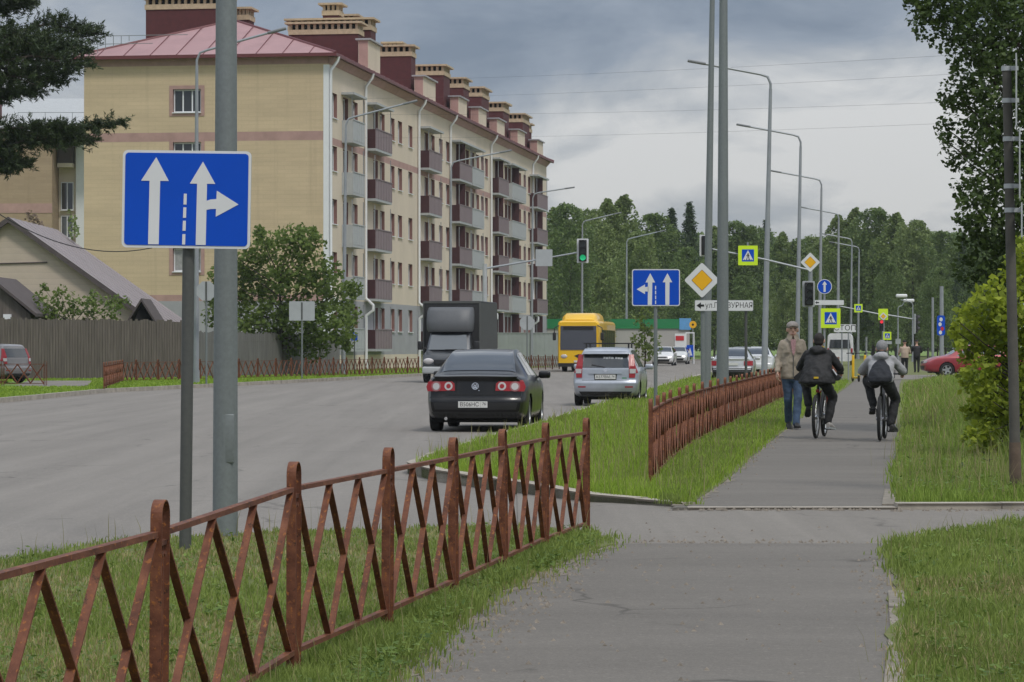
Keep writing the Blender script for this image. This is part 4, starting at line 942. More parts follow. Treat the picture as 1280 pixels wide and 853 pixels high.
# pale gabled house
def house():
    Y = 128; x = lambda px, y=Y: xat(px, y); z = lambda py, y=Y: zat(py, y)
    ax, az = x(12), z(272); ex, ez = x(192), z(400); lx = 2 * ax - ex
    o = thing('gabled_house', 'pale beige gabled house with a mauve metal roof behind the wooden fence', 'house', (ax, Y, 0))
    w = ex - ax
    mb = MB(); mb.prism([(-w, -.2), (w, -.2), (w, ez - .2), (0, az - .2), (-w, ez - .2)], 0.0, 13.0, 'y'); mb.build('wall', M['siding'], o)
    mb = MB(); s = (az - ez) / w
    for sg in (-1, 1):
        a = Vector((0, 0, az)); b = Vector((sg * (w + .9), 0, az - s * (w + .9)))
        mb.loft([[(a.x, -.35, a.z), (b.x, -.35, b.z), (b.x, -.35, b.z - .12), (a.x, -.35, a.z - .12)], [(a.x, 13.4, a.z), (b.x, 13.4, b.z), (b.x, 13.4, b.z - .12), (a.x, 13.4, a.z - .12)]])
        for k in range(1, 9): yy = -.35 + 13.7 * k / 9; mb.tube([(a.x, yy, a.z + .01), (b.x, yy, b.z + .01)], .022, 4)
    mb.build('roof', M['mauve_roof'], o)
    mb = MB()
    for sg in (-1, 1): mb.loft([[(0, -.42, az + .02), (0, -.36, az + .02), (0, -.36, az - .24), (0, -.42, az - .24)], [(sg * (w + .9), -.42, az - s * (w + .9) + .02), (sg * (w + .9), -.36, az - s * (w + .9) + .02), (sg * (w + .9), -.36, az - s * (w + .9) - .24), (sg * (w + .9), -.42, az - s * (w + .9) - .24)]])
    mb.build('bargeboard', M['roof_trim'] if False else M['darkroof'], o)
    mb = MB(); mb.tube([(-w * .3, -.05, az - s * w * .3 - .75), (w * .75 * .35, -.05, az - s * w * .3 - .65)], .03, 4); mb.build('gutter', M['darkroof'], o)
house()
def shed(label, px0, px1, pyr, pye, Y, deep, roof, wallm, gable_px=None, name='shed'):
    x0, x1 = xat(px0, Y), xat(px1, Y); zr, ze = zat(pyr, Y), zat(pye, Y); cx = (x0 + x1) / 2; o = thing(name, label, 'shed', (cx, Y, 0)); w = (x1 - x0) / 2
    mb = MB(); mb.prism([(-w + .3, -.2), (w - .3, -.2), (w - .3, ze - .05), (0, zr - .12), (-w + .3, ze - .05)], 0.15, deep, 'y'); mb.build('wall', wallm, o)
    mb = MB()
    for sg in (-1, 1): mb.loft([[(0, -.15, zr), (sg * w, -.15, ze), (sg * w, -.15, ze - .14), (0, -.15, zr - .14)], [(0, deep + .2, zr), (sg * w, deep + .2, ze), (sg * w, deep + .2, ze - .14), (0, deep + .2, zr - .14)]])
    mb.build('roof', roof, o); return o
s1 = shed('low dark shed with a brown felt roof at the left edge, behind the hatchback', -70, 46, 345, 392, 119, 6, M['darkroof'], M['oldwood'])
mb = MB(); mb.b2((xat(4, 119) - s1.location.x, -.02, zat(415, 119)), (xat(14, 119) - s1.location.x, .2, zat(393, 119))); mb.build('window', M['white'], s1)
shed('small dark gabled outhouse at the right end of the pale house', 158, 196, 373, 403, 125, 3.0, M['darkroof'], M['dark'])
# wooden fences
def boards(label, p0, p1, h0, h1, m, seed, bw=.13):
    rng = random.Random(seed); p0 = Vector((*p0, 0)); p1 = Vector((*p1, 0)); o = thing('board_fence', label, 'fence', p0); d = p1 - p0; L = d.length; n = int(L / bw); a = math.atan2(d.y, d.x)
    mb = MB()
    for i in range(n):
        t = i / n; h = h0 + (h1 - h0) * t + rng.uniform(-.06, .05); c = d * t
        mb.box((c.x, c.y, h / 2 - .1), (bw - .012, .025, h + .2), 0, None, a + rng.uniform(-.05, .05))
    mb.build('boards', m, o); mb = MB()
    for z in (.5, h0 * .8): mb.tube([Vector((0, .06, z)), d + Vector((0, .06, z))], .04, 4)
    mb.build('rail', m, o)
boards('tall weathered grey wooden board fence in front of the pale house', (-27, 112.5), (xat(240, 122), 122), 2.65, 2.5, M['oldwood'], 1)
boards('lower pale grey board fence under the broad green tree', (xat(238, 124), 124.2), (xat(425, 141), 141), 2.05, 2.0, M['oldwood2'], 2)
# shop with green fascia
def shop():
    o = thing('shop_building', 'low grey shop with a bright green fascia beyond the bus', 'shop', (xat(683, 245), 245, 0)); W = xat(862, 245) - xat(683, 245); H = zat(411, 245); T = zat(399, 245)
    mb = MB(); mb.b2((0, 0, -.3), (W, 14, H)); mb.build('wall', M['shopgrey'], o)
    mb = MB(); mb.b2((-.1, -.12, H), (W - .9, 14, T)); mb.build('fascia', M['green'], o)
    mb = MB(); mb.b2((W - .9, -.16, H - .1), (W + .12, .4, T + .06)); mb.build('sign_box', mat('pale_blue_sign', (0.12, 0.33, 0.62), .4), o)
    mb = MB(); mb.b2((W - 1.3, -.06, 0), (W - .35, -.003, 2.5)); mb.build('door', M['white'], o)
    mb = MB(); mb.b2((W - 1.22, -.10, 1.9), (W - .5, -.061, 2.3)); mb.build('poster', M['sign_red'], o)
shop()
def hoarding():
    o = thing('metal_hoarding', 'grey green sheet metal hoarding between the apartment block and the bus', 'hoarding', (xat(622, 196), 196, 0)); W = xat(706, 196) - xat(622, 196); n = 30; mb = MB()
    for k in range(n): mb.b2((W * k / n, -.02 if k % 2 else 0, -.2), (W * (k + 1) / n, .05, zat(417, 196)))
    mb.build('panels', M['hoard'], o); mb = MB(); mb.b2((-.05, -.05, zat(417, 196)), (W + .05, .08, zat(417, 196) + .06)); mb.build('cap_rail', M['hoard'], o)
hoarding()
# ================================================================== LAMPS, SIGNS, SIGNALS, WIRES
def lamp(label, px, pxt, pyt, Y, side=-1, armx=2.6, armz=.55, r=.085, zb=0.0, H=None, m=None, group='street lamps along the road', head=True):
    """tapered pole with a swept arm; pxt,pyt: pixel of the pole top"""
    b = Vector((xat(px, Y), Y, zb)); t = Vector((xat(pxt, Y), Y, H if H else zat(pyt, Y))) - b; m = m or M['pole_far']
    o = thing('street_lamp', label, 'street lamp', b, 0, group)
    mb = MB(); mb.tube([(0, 0, -.2), t * .45, t * .97], [r * 1.15, r * .9, r * .55], 14); mb.tube([(0, 0, -.15), (0, 0, .5)], [r * 1.45, r * 1.35], 14) if Y > 30 else None; mb.build('pole', m, o, True)
    mb = MB(); e = t + Vector((side * armx, -.2, armz)); pts = [t * .965, t * .985 + Vector((0, 0, .02)), t + Vector((side * .12, 0, .12)), t + Vector((side * .4, 0, .22)), e]
    mb.tube(pts, r * .45, 8); mb.build('arm', m, o, True)
    if head:
        d = (e - pts[3]).normalized(); mb = MB(); M4 = Matrix.Translation(e) @ Matrix.Rotation(-math.atan2(d.z, abs(d.x)) * (1 if side > 0 else -1), 4, 'Y')
        mb.rbox((side * .28, 0, 0.0), (.72, .26, .10), .035, 0, M4); mb.build('lamp_head', M['lamp_head'], o, True)
    return o
POLE282 = lamp('thick galvanised pole standing right behind the nearest blue lane sign', 281.5, 285, 0, 20.7, -1, 2.5, .5, .083, zb=0.0, H=10.5, m=M['galv'])
mb = MB(); mb.rbox((.03, -.080, .72), (.09, .02, .36), .008); mb.build('service_hatch', M['galv'], POLE282, True)
lamp('thick grey pole crossing the street name board, just left of the walking man', 903, 905, 0, 57, -1, 2.6, .5, .115, H=12, m=M['galv'])
lamp('slim leaning grey pole just left of the thick one behind the yellow diamond sign', 882.5, 892.5, 0, 68, -1, 2.6, .5, .092, H=12.4, m=M['galv'])
rows = [(955, 963.5, 100, 110, 'first complete lamp of the receding right-hand row, above the hanging crossing sign'), (996, 1001, 174, 142, 'second complete lamp of the receding row, left of the small yellow diamond'), (1024, 1027, 228, 178, 'third lamp of the receding row, beside the round blue sign'),
        (1047, 1048.5, 270, 225, 'fourth lamp of the receding row, right of the crossing sign on the post'), (1063, 1065, 301, 281, 'fifth lamp of the receding row, over the tiny crossing sign'), (1072.5, 1074, 311, 302, 'sixth lamp of the receding row, between the tiny crossing sign and the capped cyclist'),
        (1082.5, 1084, 323, 337, 'seventh lamp of the receding row, left above the grey capped cyclist'), (1090, 1091, 333, 367, 'eighth lamp of the receding row, above the grey capped cyclist'), (1096, 1097, 340, 395, 'third from last of the receding row of lamps'), (1101, 1102, 345, 415, 'second from last of the receding row of lamps'), (1106, 1107, 350, 435, 'very last and smallest lamp of the receding row')]
for px, pt, py, Y, lb in rows: lamp(lb, px, pt, py, Y, -1, 2.65, .62, .115 if Y < 200 else .13)
for px, pt, py, Y, ax, az, lb in [(245, 246, 70, 105, 2.75, .85, 'lamp in front of the yellow end wall, behind the nearest lane sign'), (429, 432.5, 152, 138, 2.9, .85, 'lamp in front of the near corner of the apartment block'), (562, 564, 206, 163, 2.9, .7, 'lamp before the middle balconies, behind the black truck'),
                           (664, 666, 245, 196, 2.3, .5, 'lamp at the far end of the apartment block'), (727, 728, 279, 239, 2.7, .75, 'lamp behind the green traffic light above the yellow bus'), (783, 783.5, 301, 262, 2.9, .8, 'lamp left of the left-turn lane sign, by the dark wood'), (823, 823, 318, 300, 3.0, .8, 'faint lamp rising behind the left-turn lane sign'), (857, 857, 330, 330, 2.6, .5, 'thin lamp just left of the yellow diamond sign')]:
    lamp('grey ' + lb, px, pt, py, Y, 1, ax, az, .10 if Y < 200 else .12)
lamp('curved lamp with a pale head, nearer of the pair beyond the cyclists', 1122.5, 1122.5, 385, 260, 1, .8, .9, .09, head=False)
def pale_head(x, y, Y, par): mb = MB(); p = at(x, y, Y); mb.rbox(tuple(p), (1.0, .4, .3), .1); o = mb.build('lamp_head', M['white'], par, True, w=True)
pale_head(1136, 376, 260, COL.objects[-1] if False else [x for x in bpy.data.objects if x.get('label', '').startswith('curved lamp')][0])
l2 = lamp('lamp with a pale head leaning left, farther of the pair beyond the cyclists', 1141, 1141, 380, 250, -1, 1.1, .35, .09, head=False); pale_head(1127, 370, 250, l2)

# ---- signs
def post_mb(h, r=.03, n=10): mb = MB(); mb.tube([(0, 0, -.3), (0, 0, h)], r, n); return mb
def rrect(w, h, r, n=5):
    P = []
    for cx, cy, a0 in ((w/2 - r, h/2 - r, 0), (-w/2 + r, h/2 - r, 90), (-w/2 + r, -h/2 + r, 180), (w/2 - r, -h/2 + r, 270)):
        for k in range(n + 1): a = R(a0 + 90 * k / n); P.append((cx + r * math.cos(a), cy + r * math.sin(a)))
    return P
def layer(name, poly, y, m, parent, th=.002, T=None):
    mb = MB(); polys = poly if isinstance(poly[0][0], (tuple, list)) else [poly]
    for p in polys: mb.prism(p, y - th, y, 'y', 0, T)
    return mb.build(name, m, parent)
def plate(parent, w, h, c, face, border=None, r=.04, bw=.02, roll=0.0, yaw=0.0, name='sign_plate', back=True):
    """layered board: aluminium back, border, coloured field. returns an object to hang symbols on"""
    e = MB(); e.prism(rrect(w, h, r), 0.0, .018, 'y'); e.b2((-.022, .019, -h/2 + .04), (.022, .035, h/2 - .04)); o = e.build(name, M['sign_back'], parent, loc=c)
    o.rotation_euler = (0, roll, yaw)
    if border: layer('border', rrect(w, h, r), -.0005, border, o); layer('field', rrect(w - 2*bw, h - 2*bw, max(.005, r - bw * .6)), -.004, face, o)
    else: layer('field', rrect(w, h, r), -.0005, face, o)
    return o
def fr(pts, w, h): return [((x - .5) * w, (y - .5) * h) for x, y in pts]
def sign_root(label, px, Y, z0=0.0, cat='road sign', name='road_sign', group=None): return thing(name, label, cat, (xat(px, Y), Y, z0), 0, group)
# nearest lane sign
Y = 19.3; S1 = sign_root('large blue lane sign with straight and right-turn white arrows on a dark post', 231, Y)
mb = MB(); mb.tube([(0, 0, -.3), (.03, 0, zat(250, Y))], [.042, .042], 16); mb.build('post', M['galv_dark'], S1, True)
w_, h_ = 161 / F * Y, 121.5 / F * Y; c = at(233, 249.5, Y - .075) - wloc(S1)
p = plate(S1, w_, h_, c, M['sign_blue'], M['sign_white'], .035, .018, R(0.9), R(-3))
A1 = [(.261, .929), (.362, .686), (.295, .686), (.291, .035), (.208, .035), (.212, .686), (.146, .686)]
A2 = [(.626, .889), (.724, .662), (.660, .662), (.657, .035), (.579, .035), (.583, .662), (.526, .662)]
cur = [(.658, .488), (.69, .502), (.735, .507), (.737, .593), (.908, .455), (.732, .326), (.733, .407), (.69, .404), (.658, .395)]
layer('straight_arrow', fr(A1, w_, h_), -.007, M['sign_white'], p); layer('right_turn_arrow', [fr(A2, w_, h_), fr(cur, w_, h_)], -.007, M['sign_white'], p)
layer('lane_line', [fr([(.479 - .002 * i, b), (.503 - .002 * i, b), (.504 - .002 * i, a), (.481 - .002 * i, a)], w_, h_) for i, (a, b) in enumerate(((.558, .447), (.418, .311), (.281, .178), (.144, .037)))], -.007, M['sign_white'], p)
mb = MB()
for z in (-.2, .2): mb.rbox((0, .045, z), (.13, .05, .035), .008)
mb.build('clamp', M['galv'], p, True)
# second lane sign
Y = 61; S2 = sign_root('blue lane sign with left-turn and straight white arrows on the grass strip', 819.5, Y); mb = post_mb(zat(345, Y), .042); mb.build('post', M['galv'], S2, True)
w_, h_ = 60 / F * Y, 46 / F * Y; p = plate(S2, w_, h_, at(820, 359.7, Y - .07) - wloc(S2), M['sign_blue'], M['sign_white'], .05, .022)
u = lambda pts: fr([((x - 118) / 229, (473 - y) / 174) for x, y in pts], w_, h_)
layer('straight_arrow', u([(287, 318), (310, 361), (297, 361), (296, 468), (277, 468), (277, 361), (264, 361)]), -.007, M['sign_white'], p)
layer('left_turn_arrow', [u([(205, 318), (228, 362), (215, 362), (213, 468), (193, 468), (194, 362), (182, 362)]), u([(140, 394), (180, 371), (180, 384), (196, 381), (196, 405), (180, 404), (180, 417)])], -.007, M['sign_white'], p)
layer('lane_line', [u([(228, a), (233, a), (233, a + 17), (228, a + 17)]) for a in (378, 401, 424, 447)], -.007, M['sign_white'], p)
# priority diamond with street name board
def diamond(parent, c, side):
    d = side / math.sqrt(2); P = lambda s, r_: [(x * math.cos(R(45)) - y * math.sin(R(45)), x * math.sin(R(45)) + y * math.cos(R(45))) for x, y in rrect(s, s, r_)]
    e = MB(); e.prism(P(side, .04), 0, .02, 'y'); o = e.build('sign_plate', M['sign_back'], parent, loc=c)
    layer('border', P(side, .04), -.0005, M['sign_white'], o); layer('outline', P(side * .60, .02), -.004, M['sign_black'], o); layer('field', P(side * .575, .02), -.007, M['sign_yellow'], o); return o
Y = 64; S3 = sign_root('large yellow and white diamond priority sign above the street name board', 878.5, Y); post_mb(zat(345, Y), .05, 12).build('post', M['galv'], S3, True)
diamond(S3, at(877.5, 350.5, Y - .09) - wloc(S3), 31.5 / F * Y)
S4 = sign_root('white street name board with a black left arrow, crossed by the thick pole', 932.5, Y, cat='street sign', name='street_sign'); post_mb(zat(376, Y), .033).build('post', M['galv_dark'], S4, True)
w_, h_ = 73 / F * Y, 13.6 / F * Y; p = plate(S4, w_, h_, at(905, 382.2, Y - .08) - wloc(S4), M['sign_white'], M['sign_back'], .03, .008)
layer('arrow', [(x * w_, y * h_) for x, y in ((-.47, 0), (-.395, .30), (-.395, .10), (-.34, .10), (-.34, -.10), (-.395, -.10), (-.395, -.30))], -.007, M['sign_black'], p)
T = Matrix.Translation((w_ * .085, -.0065, 0)); text_mb('ул.ГЛАЗУРНАЯ', h_ * .70, T, squeeze=.86).build('lettering', M['sign_black'], p)
# crossing signs
def crossing(parent, c, s, simple=False, name='sign_plate'):
    o = plate(parent, s, s, c, M['sign_lime'], None, .02, name=name)
    q = s * .62; layer('blue_square', rrect(q, q, .01), -.004, M['sign_blue'], o); layer('white_triangle', [(0, q * .44), (q * .43, -q * .38), (-q * .43, -q * .38)], -.007, M['sign_white'], o)
    k = q * .30
    fig = [[(-.10, .62), (.14, .62), (.2, .78), (.05, .92), (-.12, .80)], [(-.16, .58), (.18, .58), (.22, .0), (-.16, .0)], [(-.16, .05), (.0, .05), (-.32, -.95), (-.52, -.95)], [(.0, .05), (.2, .05), (.50, -.90), (.30, -.95)], [(-.16, .58), (-.10, .40), (-.45, .0), (-.55, .08)], [(.18, .55), (.52, .05), (.42, 0), (.12, .35)]]
    layer('walking_figure', [[(x * k, y * k - q * .08) for x, y in f] for f in fig] + [[(x, -q * .38 + q * .03 * j) for x, j in ((a, 0.2), (a + q * .07, 0.2), (a + q * .07, 1.6), (a, 1.6))] for a in (-.32 * q, -.17 * q, -.02 * q, .13 * q, .26 * q)], -.010, M['sign_black'], o); return o
# mast arm on the right with hanging crossing sign and signal head
Y = 104; MA_ = thing('signal_mast', 'tall mast with a long thin arm carrying the hanging crossing sign', 'mast', (xat(1014, Y), Y, 0))
top = zat(338, Y); xr = lambda px: xat(px, Y) - MA_.location.x
mb = MB(); mb.tube([(0, .25, -.2), (0, .25, top + .1)], [.1, .075], 12); mb.build('pole', M['pole_far'], MA_, True)
mb = MB(); mb.tube([(0, .25, top), (xr(955), .2, zat(324, Y)), (xr(889), .2, zat(311, Y))], [.042, .036, .028], 8); mb.build('arm', M['pole_far'], MA_, True)
C1 = thing('crossing_sign', 'lime framed pedestrian crossing sign hanging from the arm above the road', 'road sign', (xat(935, Y), Y, zat(319.5, Y)))
crossing(C1, (0, .02, 0), 24.5 / F * Y)
mb = MB(); mb.tube([(0, .10, -.3), (0, .10, .5)], .03, 8); mb.build('bracket', M['pole_far'], C1)
def signal(label, px, py, Y, s, lit=None, back=M['sign_back'], yaw=0.0, housing=None):
    """three lens signal head; lit: 'green' / 'red'"""
    o = thing('traffic_light', label, 'traffic light', (xat(px, Y), Y, zat(py, Y)), yaw, 'traffic lights along the road'); w = s * .36
    mb = MB(); mb.rbox((0, .08, 0), (w, .2, s), .03); mb.build('housing', housing or M['black'], o, True)
    if back: mb = MB(); mb.prism(rrect(w * 1.5, s * 1.12, .04), .19, .21, 'y'); mb.build('backboard', back, o)
    for k, cname in enumerate(('red', 'amber', 'green')):
        z = s * (.32 - .32 * k); mb = MB(); n = 20
        mb.prism([(w * .38 * math.cos(6.2832 * i / n), z + w * .38 * math.sin(6.2832 * i / n)) for i in range(n)], -.035, -.022, 'y')
        L = {('red', 1): emis('lit_red', (1, .03, .05), 0.9), ('green', 1): emis('lit_green', (.02, .7, .28), 0.32)}.get((cname, 1 if lit == cname else 0), M['lens_off'])
        l = mb.build('lens', L, o)
        mb = MB(); P = lambda r_, y0, y1: [[(r_ * math.cos(6.2832 * i / 16 + .35), y, z + r_ * math.sin(6.2832 * i / 16 + .35)) for i in range(0, 8)] for y in (y0, y1)]
        a = P(w * .44, -.022, -.20); b = P(w * .41, -.022, -.20); V = a[0] + a[1] + b[0] + b[1]; fs = [(i, i + 1, 8 + i + 1, 8 + i) for i in range(7)] + [(16 + i, 24 + i, 24 + i + 1, 16 + i + 1) for i in range(7)]
        mb.add(V, fs); mb.build('visor', M['black'], o)
    return o
M['lens_off'] = mat('unlit_lens', (0.035, 0.04, 0.04), .3, 0, 0)
t_ = signal('dark traffic light on a white backboard at the left end of the long arm', 884, 307, 103.7, 24 / F * 104, None, M['sign_white'])
t_.rotation_euler = (0, 0, R(50))
# post with diamond + three lenses
Y = 110; P5 = sign_root('small yellow diamond priority sign on the mast left of the round blue sign', 1013, Y - 6.6); diamond(P5, Vector((0, .05, zat(328, Y - 6.6))), 17.5 / F * (Y - 6.6))
mb = MB(); mb.tube([(0, .12, zat(342, Y - 6.6)), (0, .12, zat(316, Y - 6.6))], .02, 6); mb.build('bracket', M['galv'], P5)
signal('dark three-lens traffic light on the mast below the small yellow diamond', 1011.5, 367.5, Y - 6.6, 29 / F * 103, None, M['sign_back'])
# post with round sign, arrow board and crossing sign
Y = 113; P6 = sign_root('round blue sign with a white up arrow beside the signals', 1030.5, Y)
mb = post_mb(zat(352, Y), .045, 10); mb.build('post', M['pole_far'], P6, True)
r_ = 9.3 / F * Y; circ = lambda r, n=28: [(r * math.cos(6.2832 * i / n), r * math.sin(6.2832 * i / n)) for i in range(n)]
e = MB(); e.prism(circ(r_), 0, .02, 'y'); d_ = e.build('sign_plate', M['sign_back'], P6, loc=(0, -.07, zat(358.5, Y)))
layer('border', circ(r_), -.0005, M['sign_white'], d_); layer('field', circ(r_ * .91), -.004, M['sign_blue'], d_)
layer('arrow', [(x * r_, y * r_) for x, y in ((0, .72), (.34, .25), (.14, .25), (.14, -.72), (-.14, -.72), (-.14, .25), (-.34, .25))], -.007, M['sign_white'], d_)
P7 = thing('crossing_sign', 'lime framed pedestrian crossing sign on the post under the white arrow board', 'road sign', (xat(1038, Y), Y - .1, zat(398, Y))); crossing(P7, (0, 0, 0), 24.5 / F * Y)
P8 = thing('arrow_board', 'narrow white direction board with a black left arrow above the crossing sign', 'street sign', (xat(1036, Y), Y - .12, zat(378.5, Y)))
w_, h_ = 37 / F * Y, 6.2 / F * Y; p = plate(P8, w_, h_, (0, 0, 0), M['sign_white'], M['sign_back'], .02, .008)
layer('arrow', [(x * w_, y * h_) for x, y in ((-.47, 0), (-.41, .32), (-.41, .12), (-.34, .12), (-.34, -.12), (-.41, -.12), (-.41, -.32))], -.007, M['sign_black'], p)
# СТОП board
Y = 116; P9 = sign_root('small white board reading СТОП on two thin legs behind the dark jacketed cyclist', 1056, Y, cat='road sign', name='stop_board')
for dx in (-.12, .15):
    mb = MB(); mb.tube([(dx, 0, -.2), (dx, 0, zat(412, Y))], .028, 8); mb.build('leg', M['pole_far'], P9, True)
w_, h_ = 27.5 / F * Y, 9.6 / F * Y; p = plate(P9, w_, h_, (0, -.06, zat(410.5, Y)), M['sign_white'], None, .02); text_mb('СТОП', h_ * .95, Matrix.Translation((0, -.004, 0)), squeeze=1.08).build('lettering', M['sign_black'], p)
# tiny far signs
Y = 235; Q = thing('crossing_sign', 'tiny crossing sign hanging over the road beyond the lamps', 'road sign', (xat(1073, Y), Y, zat(385.5, Y))); crossing(Q, (0, 0, 0), 10.5 / F * Y)
Q2 = thing('signal_mast', 'far mast with an arm reaching left to the tiny hanging crossing sign', 'mast', (xat(1104, 238), 238, 0)); mb = MB(); mb.tube([(0, 0, -.2), (0, 0, zat(386, 238))], [.12, .09], 8); mb.build('pole', M['pole_far'], Q2, True)
mb = MB(); mb.tube([(0, 0, zat(394, 238)), (xat(1050, 238) - xat(1104, 238), 0, zat(383, 238))], [.07, .05], 6); mb.tube([(0, 0, zat(393, 238)), (xat(1147, 238) - xat(1104, 238), 0, zat(400, 238))], [.07, .05], 6); mb.build('arm', M['pole_far'], Q2, True)
Q3 = thing('road_sign', 'tiny yellow diamond on a lime board on the far mast, over the red signal', 'road sign', (xat(1104, 237), 237, zat(395, 237))); pl = plate(Q3, .82, .95, (0, 0, .12), M['sign_lime'], None, .02); diamond(Q3, Vector((0, -.05, -.05)), .50)
signal('tiny far traffic light showing red under the yellow diamond', 1102, 407, 236.5, .95, 'red', None)
signal('tiny white-backed far traffic light at the right end of the far arm', 1146.5, 405, 237.5, 1.5, None, M['sign_white'], R(90))
Q4 = sign_root('tiny lime framed sign low on a post above the capped cyclist', 1109, 225); post_mb(zat(419, 225), .045).build('post', M['pole_far'], Q4, True); crossing(Q4, (0, -.07, zat(420, 225)), 10 / F * 225)
p = plate(Q4, 11 / F * 225, 3.6 / F * 225, (0, -.07, zat(428.5, 225)), M['sign_back'], None, .02)
Q5 = sign_root('small grey-green board on a post between the lamps beyond the cyclists', 1122.5, 200); post_mb(zat(428, 200), .04).build('post', M['pole_far'], Q5, True); plate(Q5, 6.5 / F * 200, 6.5 / F * 200, (0, -.07, zat(427, 200)), M['hoard'], None, .02)
Y = 150; Q6 = sign_root('tall blue sign with white and red emblems on a post right of the path', 1176, Y, cat='road sign'); post_mb(zat(396, Y), .05).build('post', M['pole_far'], Q6, True)
mb = MB(); mb.prism(rrect(10 / F * Y, 25 / F * Y, .12), 0, .03, 'y'); e = mb.build('sign_plate', M['sign_blue'], Q6, loc=(0, -.08, zat(407, Y)))
for k, (dx, dz, m_) in enumerate(((0, .32, 'sign_white'), (-.05, .06, 'sign_white'), (.06, -.18, 'sign_red'), (-.03, -.38, 'sign_white'))): layer('emblem', [(x * .8 + dx, z + dz) for x, z in circ(.11, 12)], -.003, M[m_], e)
Q7 = thing('utility_pole', 'grey utility pole with a thick upper part right of the far lamps', 'pole', (xat(1177, 160), 160, 0)); mb = MB(); mb.tube([(0, 0, -.2), (0, 0, zat(358, 160))], [.14, .11], 8); mb.build('shaft', M['pole_far'], Q7, True); mb = MB(); mb.tube([(-.5, .05, zat(372, 160)), (-.5, .05, -.2)], [.07, .08], 8); mb.build('stay', M['pole_far'], Q7, True)
# left side: signal on mast arm, sign backs
Y = 150; ML = thing('signal_mast', 'pale mast across the road with a long arm holding the green traffic light', 'mast', (xat(606, Y), Y, 0)); xl = lambda px: xat(px, Y) - ML.location.x
mb = MB(); mb.tube([(0, 0, -.2), (0, 0, zat(330, Y))], [.15, .12], 12); mb.build('pole', M['ltgrey'], ML, True)
mb = MB(); mb.tube([(0, 0, zat(336, Y)), (xl(660), 0, zat(327, Y)), (xl(724), 0, zat(315.5, Y))], [.06, .05, .04], 8); mb.build('arm', M['pole_far'], ML, True)
signal('traffic light showing green on a white backboard at the end of the left arm', 728.5, 313.5, 149.7, 27 / F * 150, 'green', M['sign_white'])
B1 = thing('road_sign', 'grey square back of a sign fixed to the arm with the green traffic light', 'road sign', (xat(680, Y), Y - .02, zat(322.5, Y))); mb = MB(); mb.prism(rrect(21 / F * Y, 21 / F * Y, .03), -.08, -.06, 'y'); mb.build('sign_plate', M['sign_back'], B1)
mb = MB(); mb.b2((-.03, -.059, -.3), (.03, .02, .3)); mb.build('bracket', M['pole_far'], B1)
def backsign(label, px, py, wpx, hpx, Y, kind='square', base=0.0):
    o = sign_root(label, px, Y); post_mb(zat(py - hpx * .4, Y), .038).build('post', M['galv'], o, True); w_, h_ = wpx / F * Y, hpx / F * Y; mb = MB()
    if kind == 'square': mb.prism(rrect(w_, h_, .04), .04, .06, 'y')
    elif kind == 'tri': mb.prism([(0, h_ * .55), (w_ * .55, -.45 * h_), (-w_ * .55, -.45 * h_)], .04, .06, 'y')
    elif kind == 'hex': mb.prism([(w_ / 2 * math.cos(R(45 * k + 22.5)), h_ / 2 * math.sin(R(45 * k + 22.5))) for k in range(8)], .04, .06, 'y')
    e = mb.build('sign_plate', M['sign_back'], o, loc=(0, -.1, zat(py, Y))); mb = MB(); mb.b2((-.03, .015, -h_ * .45), (.03, .038, h_ * .45)); mb.build('channel', M['galv_dark'], e); return o
backsign('grey back of a square sign on a post before the broad green tree', 377.5, 389, 32, 24, 120)
backsign('grey back of an eight-sided sign just right of the dark sign post', 258, 364, 26, 26, 104, 'hex')
backsign('small grey back of an eight-sided sign before the metal hoarding', 659, 404, 20, 19, 160, 'hex')
o = sign_root('small blue sign on a thin post before the burgundy ground floor balcony', 443, 138); post_mb(zat(418, 138), .03).build('post', M['galv_dark'], o, True); pl = plate(o, 8 / F * 138, 10 / F * 138, (0, -.06, zat(421, 138)), M['sign_blue'], None, .03); layer('symbol', [(-.03, .14), (.04, .14), (.04, -.02), (-.03, -.02)], -.004, M['sign_white'], pl)
o = sign_root('small yellow round sign beside the pale blue box of the shop', 866, 243, cat='shop sign', name='shop_sign'); post_mb(zat(404, 243), .04).build('post', M['pole_far'], o, True)
mb = MB(); mb.prism(circ(4.6 / F * 243, 20), -.1, -.07, 'y'); e = mb.build('sign_plate', M['sign_yellow'], o, loc=(0, 0, zat(406, 243))); layer('centre_dot', circ(.10, 12), -.102, M['sign_black'], e)
o = sign_root('white framed notice panel with blue print beside the shop corner', 862.5, 240, cat='notice board', name='notice_panel'); mb = MB()
for a, b in (((-.38, -.3), (-.30, 2.6)), ((.30, -.3), (.38, 2.6))): mb.b2((a[0], -.03, a[1]), (b[0], .03, b[1]))
mb.b2((-.299, -.03, 2.5), (.299, .03, 2.6)); mb.build('frame', M['white'], o); mb = MB(); mb.b2((-.295, -.02, .5), (.295, .02, 1.5)); mb.build('panel', M['sign_blue'], o); 
mb = MB(); mb.add([(-.2, -.024, .6), (.2, -.024, .6), (0, -.024, 1.3)], [(0, 1, 2)]); mb.build('symbol', M['sign_white'], o)
